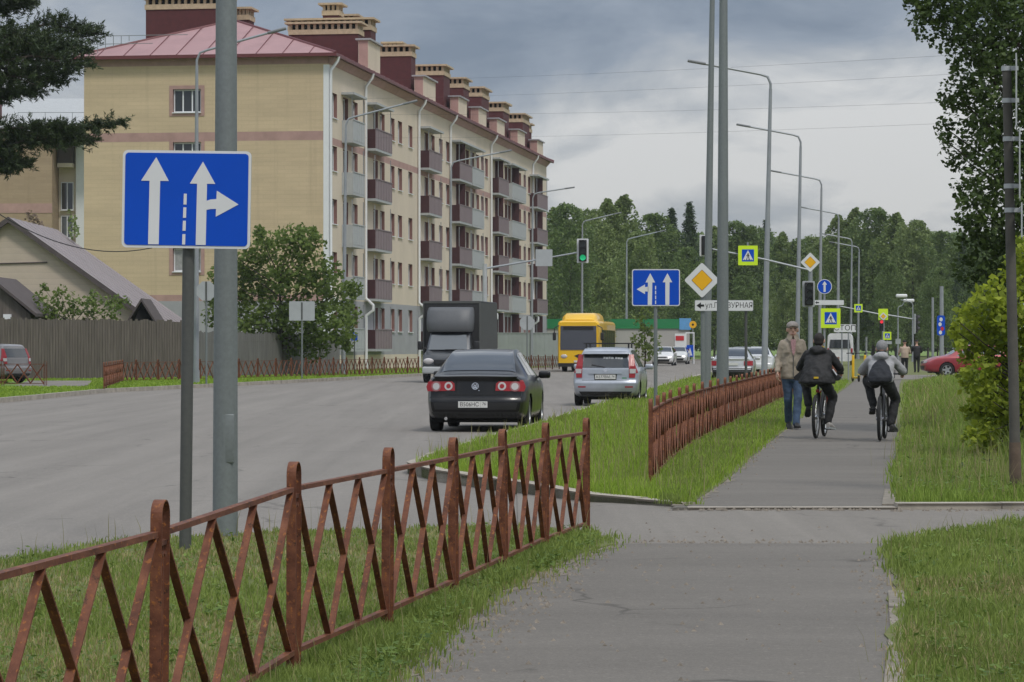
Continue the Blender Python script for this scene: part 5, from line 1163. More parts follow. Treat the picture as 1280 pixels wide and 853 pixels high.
# dark concrete pole at right with edge-on boards strapped to it
Y = 26.2; CP = thing('concrete_pole', 'dark concrete pole with pale straps and thin edge-on boards at the right', 'pole', (xat(1270, Y), Y, 0)); tp = Vector((xat(1258.5, Y) - xat(1270, Y), 0, zat(84, Y)))
mb = MB(); mb.tube([(0, 0, -.3), tp * .2, tp], [.053, .049, .042], 14); mb.build('shaft', M['conc_pole'], CP, True); mb = MB(); mb.tube([(0, 0, -.25), tp * .125], [.058, .055], 14); mb.build('stained_foot', mat('stained_concrete', (.12, .085, .062), .9, 0, .3, 8), CP, True)
mb = MB()
for py in (86, 126, 174, 233, 263): z = zat(py, Y); c = tp * (z / tp.z); mb.tube([(c.x, 0, z - .022), (c.x, 0, z + .022)], .051, 14); mb.b2((c.x + .03, -.05, z - .02), (c.x + .10, -.01, z + .02))
mb.build('strap', M['sign_back'], CP, True)
for a, b, dx in ((70, 160, .075), (162, 250, .092), (255, 298, .10)): mb = MB(); c = tp * (zat((a + b) / 2, Y) / tp.z); mb.box((c.x + dx + .01, 0, (zat(a, Y) + zat(b, Y)) / 2), (.012, .55, zat(a, Y) - zat(b, Y)), 0, None, -math.atan(.186)); mb.build('board', M['sign_back'], CP)
# wires in the sky
def cable(label, pts, r=.012): mb = MB(); mb.tube(pts, r, 5); o = mb.build('overhead_cable', M['black'], origin=pts[0]); tag(o, label, 'cable', 'thin cables high over the road'); return o
def sag(a, b, s, n=14): return [a.lerp(b, i / n) + Vector((0, 0, -s * 4 * (i / n) * (1 - i / n))) for i in range(n + 1)]
for k, (x0, y0, x1, y1, lb) in enumerate(((560, 98, 1180, 68, 'highest'), (560, 120, 1180, 92, 'second highest'), (560, 136, 1180, 130, 'third from the top'), (600, 166, 1190, 155, 'lowest'))):
    cable(lb + ' of the four thin cables crossing the grey sky', sag(at(x0 - 300, y0 + 4, 190), at(x1 + 160, y1 - 8, 90), .35), .0036)
cable('black cable hanging from the left edge past the gable of the pale house', sag(at(-30, 248, 116), at(190, 310, 124), .9), .022)
# ================================================================== VEHICLES
def pchip(x, Y, xs):
    """monotone cubic interpolation; Y is (n,k)"""
    x = np.asarray(x, float); Y = np.asarray(Y, float); xs = np.clip(np.asarray(xs, float), x[0], x[-1])
    h = np.diff(x)[:, None]; d = np.diff(Y, axis=0) / h; m = np.zeros_like(Y)
    for i in range(1, len(x) - 1):
        s = d[i-1] * d[i]; w1 = 2 * h[i] + h[i-1]; w2 = h[i] + 2 * h[i-1]
        with np.errstate(divide='ignore', invalid='ignore'): hm = (w1 + w2) / (w1 / d[i-1] + w2 / d[i])
        m[i] = np.where(s > 0, hm, 0)
    m[0] = d[0]; m[-1] = d[-1]
    i = np.clip(np.searchsorted(x, xs) - 1, 0, len(x) - 2); t = ((xs - x[i]) / h[i, 0])[:, None]; hh = h[i]
    return (2*t**3 - 3*t**2 + 1) * Y[i] + (t**3 - 2*t**2 + t) * hh * m[i] + (-2*t**3 + 3*t**2) * Y[i+1] + (t**3 - t**2) * hh * m[i+1]
def paint(name, c, metal=0.3, rough=0.35):
    t = NT(name); t.b.inputs['Metallic'].default_value = metal; t.b.inputs['Roughness'].default_value = rough; t.b.inputs['Coat Weight'].default_value = 0.8; t.b.inputs['Coat Roughness'].default_value = .05
    n = t.noise(3, 4); t.l(t.ramp(n, [(.3, mul(c, .88)), (.7, mul(c, 1.08))]), t.b.inputs['Base Color'])
    sp = t.n('ShaderNodeSeparateXYZ'); tc = t.n('ShaderNodeTexCoord'); t.l(tc.outputs['Object'], sp.inputs[0])
    return t.m
class Car:
    """body lofted from stations: y, zbottom, zbelt, zedge, ztop, Wbelt, Wedge ; +Y is forward, rear at y=0"""
    def __init__(s, name, label, loc, rz, st, W, rearprof, frontprof, m, wheels, wr=.32, bow=(.16, .20), cat='car', tub=True):
        s.st = np.array(st, float); s.W = W; s.L = s.st[-1, 0]; s.rp = np.array(rearprof, float); s.fp = np.array(frontprof, float); s.bow = bow
        s.root = thing(name, label, cat, loc, rz); s.m = m
        NU, NS = 130, 6
        ys = np.unique(np.concatenate([np.linspace(0, s.L, NU), s.st[:, 0]])); vs_ = np.linspace(0, 8, 8 * NS + 1)
        G = s.S(np.repeat(ys, len(vs_)), np.tile(vs_, len(ys))).reshape(len(ys), len(vs_), 3)
        G[:, :, :][...] = G
        full = np.concatenate([G[:, ::-1] * np.array([-1, 1, 1]), G[:, 1:-1]], 1) if False else np.concatenate([G * np.array([-1, 1, 1]), G[:, ::-1][:, 1:-1]], 1)
        nv = full.shape[1]; V = full.reshape(-1, 3).copy(); fs = []
        for i in range(len(ys) - 1):
            for k in range(nv): a = i * nv + k; b = i * nv + (k + 1) % nv; fs.append((a, b, b + nv, a + nv))
        # wheel arches
        R_ = wr * 1.14; inside = np.zeros(len(V), bool); keep = []
        for wy in wheels: inside |= (np.hypot(V[:, 1] - wy, V[:, 2] - wr) < R_) & (np.abs(V[:, 0]) > .62 * W)
        for f in fs:
            c = V[list(f)].mean(0)
            if abs(c[0]) > .62 * W and any(math.hypot(c[1] - wy, c[2] - wr) < R_ for wy in wheels): continue
            keep.append(f)
        for wy in wheels:
            dv = np.stack([V[:, 1] - wy, V[:, 2] - wr], 1); r = np.hypot(dv[:, 0], dv[:, 1]) + 1e-9; q = (r < R_ * 1.07) & (r > R_ * .55) & (np.abs(V[:, 0]) > .62 * W) & ((r < R_) | (r < R_ * 1.05))
            V[q, 1] = wy + dv[q, 0] / r[q] * R_; V[q, 2] = wr + dv[q, 1] / r[q] * R_
        mb = MB(); mb.add([tuple(v) for v in V], keep)
        # end caps follow the same nose and tail shape
        for end in (0, 1):
            y0 = 0.0 if end == 0 else s.L; sec = s.sec(np.full(len(vs_), y0), vs_); T = np.linspace(-1, 1, 21); P = []
            rows = [i for i in range(len(vs_)) if vs_[i] >= 1.0]
            for i in rows:
                for t in T: x = sec[i, 0] * t; z = sec[i, 1] ; P.append((x, s.yr(x, z) if end == 0 else s.L - s.yf(x, z), z))
            n = len(T); mb.add(P, [(a*n+b, a*n+b+1, (a+1)*n+b+1, (a+1)*n+b) for a in range(len(rows)-1) for b in range(n-1)])
        s.body = mb.build('body', m, s.root, True, sharp=50)
        if tub:
            tb = MB()
            for wy in wheels: tb.b2((-W * .93, wy - R_ * .96, .16), (W * .93, wy + R_ * .96, wr + R_ * .9))
            tb.b2((-W * .8, .35, .17), (W * .8, s.L - .4, .24)); tb.build('underbody', M['dark'], s.root)
    def sec(s, ys, vs_):
        c = pchip(s.st[:, 0], s.st[:, 1:], ys); zb, zl, ze, zt, wb, we = c.T; o = np.zeros_like(zb)
        K = [(o, zb), (.80 * wb, zb), (.955 * wb, zb + .07), (wb * 1.0, zb + .40 * (zl - zb)), (wb * .995, zl - .16 * (zl - zb)), (wb * .955, zl), (we, ze), (we * .80, zt - .012), (o, zt)]
        KX = np.stack([k[0] for k in K], 1); KZ = np.stack([k[1] for k in K], 1)
        i = np.clip(vs_.astype(int), 0, 7); t = vs_ - i; r = np.arange(len(ys))
        out = []
        for A in (KX, KZ):
            p1 = A[r, i]; p2 = A[r, i + 1]; p0 = A[r, np.maximum(i - 1, 0)]; p3 = A[r, np.minimum(i + 2, 8)]
            m1 = (p2 - p0) * .5 * .75; m2 = (p3 - p1) * .5 * .75
            m1 = np.where((i == 0), (p2 - p1), m1); m2 = np.where(i == 7, (p2 - p1) if A is KX else 0, m2)
            out.append((2*t**3-3*t**2+1)*p1 + (t**3-2*t**2+t)*m1 + (-2*t**3+3*t**2)*p2 + (t**3-t**2)*m2)
        return np.stack(out, 1)
    def yr(s, x, z): return float(np.interp(z, s.rp[:, 0], s.rp[:, 1])) + s.bow[0] * (abs(x) / s.W) ** 3.2
    def yf(s, x, z): return float(np.interp(z, s.fp[:, 0], s.fp[:, 1])) + s.bow[1] * (abs(x) / s.W) ** 2.6
    def S(s, ys, vs_):
        q = s.sec(ys, vs_); x = q[:, 0]; z = q[:, 1]
        er = np.interp(z, s.rp[:, 0], s.rp[:, 1]) + s.bow[0] * (np.abs(x) / s.W) ** 3.2; ef = np.interp(z, s.fp[:, 0], s.fp[:, 1]) + s.bow[1] * (np.abs(x) / s.W) ** 2.6
        fr_ = np.clip(1 - ys / .75, 0, 1) ** 1.3; ff = np.clip(1 - (s.L - ys) / .75, 0, 1) ** 1.3
        return np.stack([x, ys + er * fr_ - ef * ff, z], 1)
    def patch(s, name, corners, m, parent=None, off=.006, n=(14, 8), sides=(1,), sym=False):
        """corners (y,v): rear-low, front-low, front-high, rear-high on the body surface"""
        out = []
        for sd in sides:
            a, b, c, d = [np.array(q, float) for q in corners]; U = np.linspace(0, 1, n[0]); Wv = np.linspace(0, 1, n[1]); P = []
            for v in Wv:
                for u in U: P.append((a * (1-u) + b * u) * (1 - v) + (d * (1-u) + c * u) * v)
            P = np.array(P); e = 1e-3
            p = s.S(P[:, 0], P[:, 1]); du = s.S(P[:, 0] + e * 5, P[:, 1]) - s.S(P[:, 0] - e * 5, P[:, 1]); dv = s.S(P[:, 0], np.minimum(P[:, 1] + e * 5, 8)) - s.S(P[:, 0], P[:, 1] - e * 5)
            nn = np.cross(du, dv); nn /= np.linalg.norm(nn, axis=1)[:, None] + 1e-9; nn *= np.sign((nn * (p - np.array([0, s.L / 2, .6]))).sum(1))[:, None]
            p = p + nn * off; p[:, 0] *= sd; mb = MB(); k = n[0]
            mb.add([tuple(q) for q in p], [(j*k+i, j*k+i+1, (j+1)*k+i+1, (j+1)*k+i) for j in range(n[1]-1) for i in range(k-1)])
            out.append(mb.build(name, m, parent or s.root, True))
        return out
    def screen(s, name, y0, y1, v0, m, off=.007, v0b=None, parent=None):
        """front or rear window: full width patch of the upper surface between y0 and y1"""
        n = 13; mb = MB(); P = []
        for j in range(n):
            y = y0 + (y1 - y0) * j / (n - 1); vv = v0 + ((v0b if v0b else v0) - v0) * j / (n - 1)
            for i in range(25):
                t = -1 + 2 * i / 24; v = 8 - abs(t) * (8 - vv); q = s.S(np.array([y]), np.array([v]))[0]; P.append((q[0] * (1 if t > 0 else -1), q[1], q[2]))
        # push along the normal
        A = np.array(P).reshape(n, 25, 3); gy = np.gradient(A, axis=0); gx = np.gradient(A, axis=1); nr = np.cross(gx, gy); nr /= np.linalg.norm(nr, axis=2)[..., None] + 1e-9; nr *= np.sign(nr[..., 2:3] + 1e-9); A = A + nr * off
        mb.add([tuple(q) for q in A.reshape(-1, 3)], [(j*25+i, j*25+i+1, (j+1)*25+i+1, (j+1)*25+i) for j in range(n-1) for i in range(24)]); return mb.build(name, m, parent or s.root, True)
    def on_rear(s, name, poly, m, th=.012, parent=None, front=False, lift=.0, n=8):
        """thin panel lying on the tail (or nose); poly in (x,z)"""
        P = []
        for a, b in zip(poly, poly[1:] + poly[:1]):
            k = max(1, int(abs(a[0] - b[0]) / .08))
            for i in range(k): P.append((a[0] + (b[0] - a[0]) * i / k, a[1] + (b[1] - a[1]) * i / k))
        yv = (lambda x, z: s.L - s.yf(x, z)) if front else s.yr; sg = 1 if front else -1
        # triangulated disc with inner subdivision so that it follows the bow
        bm = bmesh.new(); vv = [bm.verts.new((x, 0, z)) for x, z in P]; bm.faces.new(vv); bmesh.ops.triangulate(bm, faces=bm.faces[:])
        bmesh.ops.subdivide_edges(bm, edges=[e for e in bm.edges if e.calc_length() > .12], cuts=1, use_grid_fill=False); bmesh.ops.triangulate(bm, faces=bm.faces[:])
        ex = bmesh.ops.extrude_face_region(bm, geom=bm.faces[:]); new = [g for g in ex['geom'] if isinstance(g, bmesh.types.BMVert)]; ns = set(new)
        for v in bm.verts: v.co.y = yv(v.co.x, v.co.z) + sg * (lift + (th if v in ns else 0.001))
        bm.verts.index_update(); mb = MB(); mb.add([v.co.copy() for v in bm.verts], [[v.index for v in f.verts] for f in bm.faces]); bm.free(); return mb.build(name, m, parent or s.root)
    def disc(s, name, x, z, r, m, th=.014, parent=None, front=False, lift=0., n=20): return s.on_rear(name, [(x + r * math.cos(6.2832*i/n), z + r * math.sin(6.2832*i/n)) for i in range(n)], m, th, parent, front, lift)
WH = {}
def wheel_mesh(r, w, spokes=5, flat=False):
    k = (r, w, spokes)
    if k in WH: return WH[k]
    prof = [(r * .66, -w/2 + .01), (r * .72, -w/2), (r * .93, -w/2 + .004), (r * .985, -w/2 + .02), (r, -w/2 + .045), (r, w/2 - .045), (r * .985, w/2 - .02), (r * .93, w/2 - .004), (r * .72, w/2), (r * .66, w/2 - .01)]
    n = 40; mb = MB(); mb.loft([[(x, q * math.cos(6.2832*i/n), q * math.sin(6.2832*i/n)) for q, x in prof] for i in range(n)] + [[(x, q * math.cos(0), q * math.sin(0)) for q, x in prof]], cap=False)
    tyre = mb.mesh('tyre', M['rubber'], True)
    mb = MB(); ci = lambda q, x: [(x, q * math.cos(6.2832*i/n), q * math.sin(6.2832*i/n)) for i in range(n)]
    mb.loft([ci(r * .68, w/2 - .012), ci(r * .68, -w/2 + .01)], cap=False); mb.loft([ci(r * .68, w/2 - .012), ci(r * .62, w/2 - .012), ci(r * .60, w/2 - .05)], cap=False); mb.loft([ci(r * .6, -.02), ci(.02, -.02)], cap=False); mb.loft([ci(r * .16, w/2 - .03), ci(.01, w/2 - .025)], cap=False)
    for j in range(spokes):
        a = 6.2832 * j / spokes; T = Matrix.Rotation(a, 4, 'X'); mb.add([(w/2 - .03, -.05, r * .08), (w/2 - .03, .05, r * .08), (w/2 - .018, .035, r * .64), (w/2 - .018, -.035, r * .64), (w/2 - .07, -.05, r * .08), (w/2 - .07, .05, r * .08), (w/2 - .06, .035, r * .64), (w/2 - .06, -.035, r * .64)], [(0, 1, 2, 3), (4, 7, 6, 5), (0, 3, 7, 4), (1, 5, 6, 2)], 0, T)
    rim = mb.mesh('rim', M['alloy'], True, 30); WH[k] = (tyre, rim); return WH[k]
def add_wheels(root, ys, xw, r, w=.21, spokes=5):
    ty, ri = wheel_mesh(r, w, spokes)
    for y in ys:
        for sd in (1, -1):
            o = link('wheel', ty, root, (sd * xw, y, r)); o.rotation_euler = (random.uniform(0, 1), 0, 0 if sd > 0 else math.pi); link('rim', ri, o)
def mirror(root, x, y, z, m, name='wing_mirror'):
    for sd in (1, -1):
        mb = MB(); mb.rbox((sd * (x + .12), y, z), (.22, .12, .14), .045); mb.tube([(sd * (x - .06), y + .04, z - .05), (sd * (x + .08), y + .02, z - .02)], .025, 6); mb.build(name, m, root, True)
def head(s): return -math.atan(s)
def plate_text(par, c, parent_y, txt, w=.52, h=.112, rz=0):
    o = MB(); o.rbox((0, 0, 0), (w, .012, h), .004); p = o.build('number_plate', M['plate'], par, loc=c); 
    if txt:
        mb = MB(); T = Matrix.Translation((-w * .115, -.0075, 0)); text_mb(txt[0], h * .92, T, 0, mb, squeeze=.92); T = Matrix.Translation((w * .385, -.0075, .012)); text_mb(txt[1], h * .62, T, 0, mb); mb.b2((w * .27, -.0075, -h * .45), (w * .275, -.0065, h * .45)); mb.build('lettering', M['sign_black'], p)
    return p

SEDAN = [  # y, zb, zbelt, zedge, ztop, Wbelt, Wedge
 (0.0, .30, .93, .965, .995, .80, .70), (.12, .27, .935, .985, 1.015, .845, .735), (.40, .22, .94, .99, 1.035, .885, .74), (.62, .21, .945, 1.02, 1.075, .90, .70), (.95, .21, .95, 1.20, 1.245, .905, .655), (1.35, .20, .945, 1.365, 1.40, .91, .595), (1.75, .20, .94, 1.415, 1.455, .91, .575), (2.35, .20, .93, 1.425, 1.47, .91, .575), (2.75, .20, .92, 1.38, 1.425, .91, .59),
 (3.15, .20, .91, 1.205, 1.25, .91, .66), (3.60, .20, .90, .955, 1.01, .905, .76), (3.80, .21, .885, .925, .975, .90, .76), (4.3, .22, .82, .85, .90, .87, .70), (4.62, .25, .70, .74, .79, .82, .64), (4.75, .30, .62, .66, .70, .74, .58)]
RP_SEDAN = [(.2, .10), (.30, .03), (.42, .0), (.56, .0), (.60, .035), (.66, .05), (.90, .09), (.98, .075), (1.02, .10), (1.5, .2)]
FP_SEDAN = [(.2, .12), (.35, .02), (.55, .0), (.70, .06), (.9, .2), (1.5, .3)]
def sedan(label, loc, rz, m, detail=False, name='sedan_car', glass=None):
    c = Car(name, label, loc, rz, SEDAN, .91, RP_SEDAN, FP_SEDAN, m, (.98, 3.69), .318); g = glass or M['glass']
    c.screen('rear_window', .66, 1.46, 6.30, g, v0b=6.35); c.screen('windscreen', 2.78, 3.50, 6.30, g)
    c.patch('side_window', [(1.12, 5.16), (1.72, 5.16), (1.72, 5.90), (1.36, 5.86)], g, sides=(1, -1)); c.patch('side_window', [(1.79, 5.16), (2.48, 5.16), (2.48, 5.90), (1.79, 5.90)], g, sides=(1, -1)); c.patch('side_window', [(2.55, 5.16), (3.30, 5.16), (2.80, 5.88), (2.55, 5.90)], g, sides=(1, -1))
    add_wheels(c.root, (.98, 3.69), .79, .318); mirror(c.root, .87, 3.05, .99, m)
    for y in (1.75, 2.515): 
        c.patch('door_seam', [(y, 2.2), (y + .012, 2.2), (y + .012, 5.0), (y, 5.0)], M['dark'], sides=(1, -1), off=.002, n=(2, 20))
    for y in (1.95, 2.75): c.patch('door_handle', [(y - .12, 4.45), (y + .06, 4.45), (y + .06, 4.62), (y - .12, 4.62)], m, sides=(1, -1), off=.022, n=(4, 3))
    return c
def tail_common(c, m): pass
# black saloon in the near lane
M['p_black'] = paint('black_paint', (0.006, 0.006, 0.007), 0, .3); M['p_black'].node_tree.nodes['Principled BSDF'].inputs['Coat Weight'].default_value = .35; M['p_black'].node_tree.nodes['Principled BSDF'].inputs['Specular IOR Level'].default_value = .3
p = Vector((xat(593.5, 49.4), 49.4, RZ)); rz = head(.092)
K = sedan('black saloon driving away in the near lane, with twin round red tail lights', p, rz, M['p_black'], True, glass=glassmat('pale_reflecting_glass', (0.05, 0.055, 0.06), .06))
for sd in (1, -1):
    xs = lambda a: sd * a
    pl = K.on_rear('tail_light', [(xs(.36), .735), (xs(.86), .72), (xs(.885), .80), (xs(.85), .895), (xs(.42), .90), (xs(.37), .86)], M['red_lens'], .016)
    K.disc('lamp_ring', xs(.475), .815, .073, M['white_lens'], .010, pl, lift=.014); K.disc('lamp_core', xs(.475), .815, .040, M['red_lens'], .006, pl, lift=.024)
    K.disc('lamp_ring', xs(.70), .81, .090, M['pink_lens'], .012, pl, lift=.014); K.disc('lamp_core', xs(.70), .81, .062, M['white_lens'], .006, pl, lift=.026)
    K.patch('tail_light_wrap', [(.0, 4.1), (.14, 4.15), (.14, 4.75), (.0, 4.8)], M['red_lens'], sides=(sd,), off=.008)
K.on_rear('bumper_recess', [(-.75, .525), (.75, .525), (.72, .40), (-.72, .40)], M['black'], .004)
K.on_rear('lower_valance', [(-.78, .36), (.78, .36), (.72, .25), (-.72, .25)], M['black'], .010)
K.on_rear('bumper_seam', [(-.82, .615), (.82, .615), (.82, .603), (-.82, .603)], M['dark'], .003)
K.on_rear('boot_seam', [(-.56, .70), (-.52, .665), (.52, .665), (.56, .70), (.56, .69), (.53, .652), (-.53, .652), (-.56, .69)], M['dark'], .003)
for sx in (-1, 1): K.on_rear('boot_seam', [(sx * .335, .91), (sx * .345, .91), (sx * .345, .69), (sx * .335, .69)], M['dark'], .003)
K.on_rear('boot_lip', [(-.76, .985), (.76, .985), (.72, .955), (-.72, .955)], M['p_black'], .045)
bd = K.disc('emblem', 0, .815, .062, M['chrome'], .014); K.disc('emblem_ground', 0, .815, .052, M['black'], .003, bd, lift=.0135)
for poly in ([(-.032, .848), (-.018, .848), (.0, .818), (.018, .848), (.032, .848), (.006, .806), (-.006, .806)], [(-.044, .825), (-.032, .825), (-.020, .785), (.0, .815), (.020, .785), (.032, .825), (.044, .825), (.026, .768), (.014, .768), (.0, .79), (-.014, .768), (-.026, .768)]): K.on_rear('emblem_mark', poly, M['chrome'], .003, bd, lift=.0165)
K.on_rear('keyhole', [(.06, .745), (.075, .745), (.075, .73), (.06, .73)], M['chrome'], .004)
plate_text(K.root, (-.035, -.012, .49), 0, ('В506НС', '76'))
mb = MB(); mb.tube([(-.52, .05, .24), (-.52, .25, .24)], .03, 8); mb.build('exhaust_pipe', M['chrome'], K.root, True)
# hatchbacks and estates share one shape
HATCH = [(0.0, .32, .93, 1.33, 1.40, .77, .60), (.10, .28, .935, 1.385, 1.44, .815, .595), (.35, .23, .94, 1.42, 1.475, .84, .585), (1.2, .21, .94, 1.44, 1.50, .85, .575), (2.1, .20, .93, 1.43, 1.495, .85, .575), (2.45, .20, .925, 1.385, 1.445, .85, .585), (2.85, .20, .915, 1.21, 1.265, .85, .64), (3.2, .20, .905, 1.0, 1.06, .845, .70), (3.4, .21, .88, .925, .975, .84, .70), (3.75, .23, .80, .83, .88, .80, .64), (3.98, .27, .68, .72, .76, .75, .58), (4.08, .32, .60, .63, .67, .68, .52)]
RP_HATCH = [(.2, .10), (.32, .03), (.45, .0), (.60, .0), (.65, .05), (.95, .08), (1.35, .27), (1.5, .30)]
FP_HATCH = [(.2, .12), (.35, .02), (.55, .0), (.68, .05), (.9, .2), (1.5, .3)]
def hatch(label, loc, rz, m, name='hatchback_car', glass=None):
    c = Car(name, label, loc, rz, HATCH, .85, RP_HATCH, FP_HATCH, m, (.72, 3.20), .305, bow=(.13, .18)); g = glass or M['glass']
    c.screen('windscreen', 2.46, 3.14, 6.30, g)
    c.patch('side_window', [(.42, 5.20), (1.0, 5.16), (1.0, 5.90), (.60, 5.86)], g, sides=(1, -1)); c.patch('side_window', [(1.08, 5.16), (1.80, 5.16), (1.80, 5.90), (1.08, 5.90)], g, sides=(1, -1)); c.patch('side_window', [(1.87, 5.16), (2.82, 5.16), (2.42, 5.88), (1.87, 5.90)], g, sides=(1, -1))
    c.on_rear('rear_window', [(-.60, .975), (.60, .975), (.545, 1.315), (-.545, 1.315)], g, .008)
    add_wheels(c.root, (.72, 3.20), .735, .305, .19); mirror(c.root, .82, 2.72, .98, m)
    for y in (1.04, 1.84, 2.72): c.patch('door_seam', [(y, 2.2), (y + .012, 2.2), (y + .012, 5.0), (y, 5.0)], M['dark'], sides=(1, -1), off=.002, n=(2, 20))
    for sd in (1, -1):
        tl = c.on_rear('tail_light', [(sd * .60, .72), (sd * .745, .72), (sd * .775, .92), (sd * .70, 1.31), (sd * .575, 1.31), (sd * .615, .94)], M['red_lens'], .016)
        c.on_rear('reversing_lamp', [(sd * .615, .83), (sd * .76, .83), (sd * .772, .945), (sd * .61, .945)], M['white_lens'], .006, tl, lift=.015)
        c.patch('tail_light_wrap', [(.0, 4.0), (.12, 4.1), (.10, 5.75), (.0, 5.8)], M['red_lens'], sides=(sd,), off=.008)
        c.on_rear('reflector', [(sd * .50, .505), (sd * .70, .505), (sd * .70, .47), (sd * .50, .47)], M['red_lens'], .006)
    c.on_rear('lower_valance', [(-.68, .37), (.68, .37), (.60, .27), (-.60, .27)], M['black'], .008)
    c.on_rear('tailgate_seam', [(-.60, .665), (.60, .665), (.60, .653), (-.60, .653)], M['dark'], .003)
    return c
M['p_silver'] = paint('silver_paint', (0.40, 0.43, 0.48), .5, .35)
L_ = hatch('silver hatchback estate with roof rack driving away ahead of the black saloon', Vector((xat(756.5, 71), 71, RZ)), head(.115), M['p_silver'])
L_.on_rear('plate_trim', [(-.42, .865), (.42, .865), (.42, .82), (-.42, .82)], M['p_silver'], .03); L_.on_rear('plate_recess', [(-.30, .815), (.30, .815), (.28, .665), (-.28, .665)], M['galv_dark'], .003)
plate_text(L_.root, (0, .035, .74), 0, ('К577ВМ', '76')); L_.on_rear('emblem', [(.055 * math.cos(k * .5236), .90 + .032 * math.sin(k * .5236)) for k in range(12)], M['chrome'], .010)
L_.on_rear('wiper', [(-.36, 1.045), (-.34, 1.06), (-.02, 1.0), (-.02, .985)], M['black'], .018, lift=.008)
L_.on_rear('boot_spoiler', [(-.57, 1.365), (.57, 1.365), (.60, 1.325), (-.60, 1.325)], M['p_silver'], .14)
st_ = [L_.on_rear('window_sticker', [(x, z), (x + w_, z + .002), (x + w_, z + .045), (x, z + .045)], M['sign_white'], .002, lift=.009) for x, z, w_ in ((-.06, 1.205, .05), (.0, 1.20, .06), (.07, 1.205, .05), (.13, 1.20, .07), (.24, 1.20, .05), (.30, 1.195, .06), (.37, 1.19, .06))]
L_.on_rear('model_badge', [(.42, .70), (.54, .70), (.54, .725), (.42, .725)], M['green'], .004)
for y in (.75, 1.85):
    mb = MB(); mb.b2((-.62, y - .04, 1.575), (.62, y + .04, 1.605)); mb.b2((-.56, y - .04, 1.42), (-.52, y + .04, 1.574)); mb.b2((.52, y - .04, 1.42), (.56, y + .04, 1.574)); mb.build('roof_bar', M['black'], L_.root)
# silver saloon farther along
M['p_grey'] = paint('light_silver_paint', (0.50, 0.51, 0.52), .4, .35)
K2 = sedan('pale silver saloon with red tail lights, partly behind the thick grey pole', Vector((xat(915, 119), 119, RZ)), head(.12), M['p_grey'])
for sd in (1, -1): K2.on_rear('tail_light', [(sd * .50, .70), (sd * .88, .69), (sd * .88, .90), (sd * .50, .88)], M['red_lens'], .02)
K2.on_rear('bumper', [(-.86, .60), (.86, .60), (.80, .24), (-.80, .24)], M['black'], .02); plate_text(K2.root, (0, .01, .76), 0, None)
sedan('white saloon seen between the poles just left of the walking man', Vector((xat(946, 150), 150, RZ)), head(.12), paint('white_paint', (.62, .63, .64), 0, .4))
hatch('dark estate car half hidden beyond the pale silver saloon', Vector((xat(927, 185), 185, RZ)), head(.12), paint('dark_grey_paint', (.05, .05, .055), .3, .4))
hatch('small white hatchback tiny in the distance between two poles', Vector((xat(943, 215), 215, RZ)), head(.12), paint('white_paint_two', (.6, .62, .64), 0, .4))
# oncoming pair
def face(c, hw=.80, z=.66, col=None):
    for sd in (1, -1): c.on_rear('headlight', [(sd * .40, z - .04), (sd * .72, z - .02), (sd * .74, z + .07), (sd * .42, z + .05)], M['white_lens'], .02, front=True)
    c.on_rear('grille', [(-.36, z - .05), (.36, z - .05), (.36, z + .05), (-.36, z + .05)], M['black'], .015, front=True); c.on_rear('bumper_intake', [(-.60, .50), (.60, .50), (.50, .32), (-.50, .32)], M['black'], .012, front=True)
v1 = hatch('white car coming towards the viewer, left one of the pair by the shop', Vector((xat(827, 222) + .4, 222, RZ)), head(.14) + math.pi, paint('white_paint_three', (.66, .66, .66), 0, .4)); face(v1)
v2 = hatch('white car coming towards the viewer, right one of the pair by the shop', Vector((xat(845, 240) + .4, 240, RZ)), head(.14) + math.pi, paint('white_paint_four', (.58, .59, .58), 0, .4)); face(v2)
# red car beside the path, hatchback at the far left
K3 = sedan('red car parked nose left at the right edge of the path beyond the grass', Vector((xat(1281, 128), 128, .006)), R(90), paint('red_paint', (.30, .025, .035), .2, .35), glass=M['glass_light']); face(K3)
K4 = hatch('grey hatchback with tall red tail lights parked at the far left edge', Vector((xat(25, 106), 106, 0)), R(58), paint('white_paint_five', (.22, .21, .215), .2, .4))

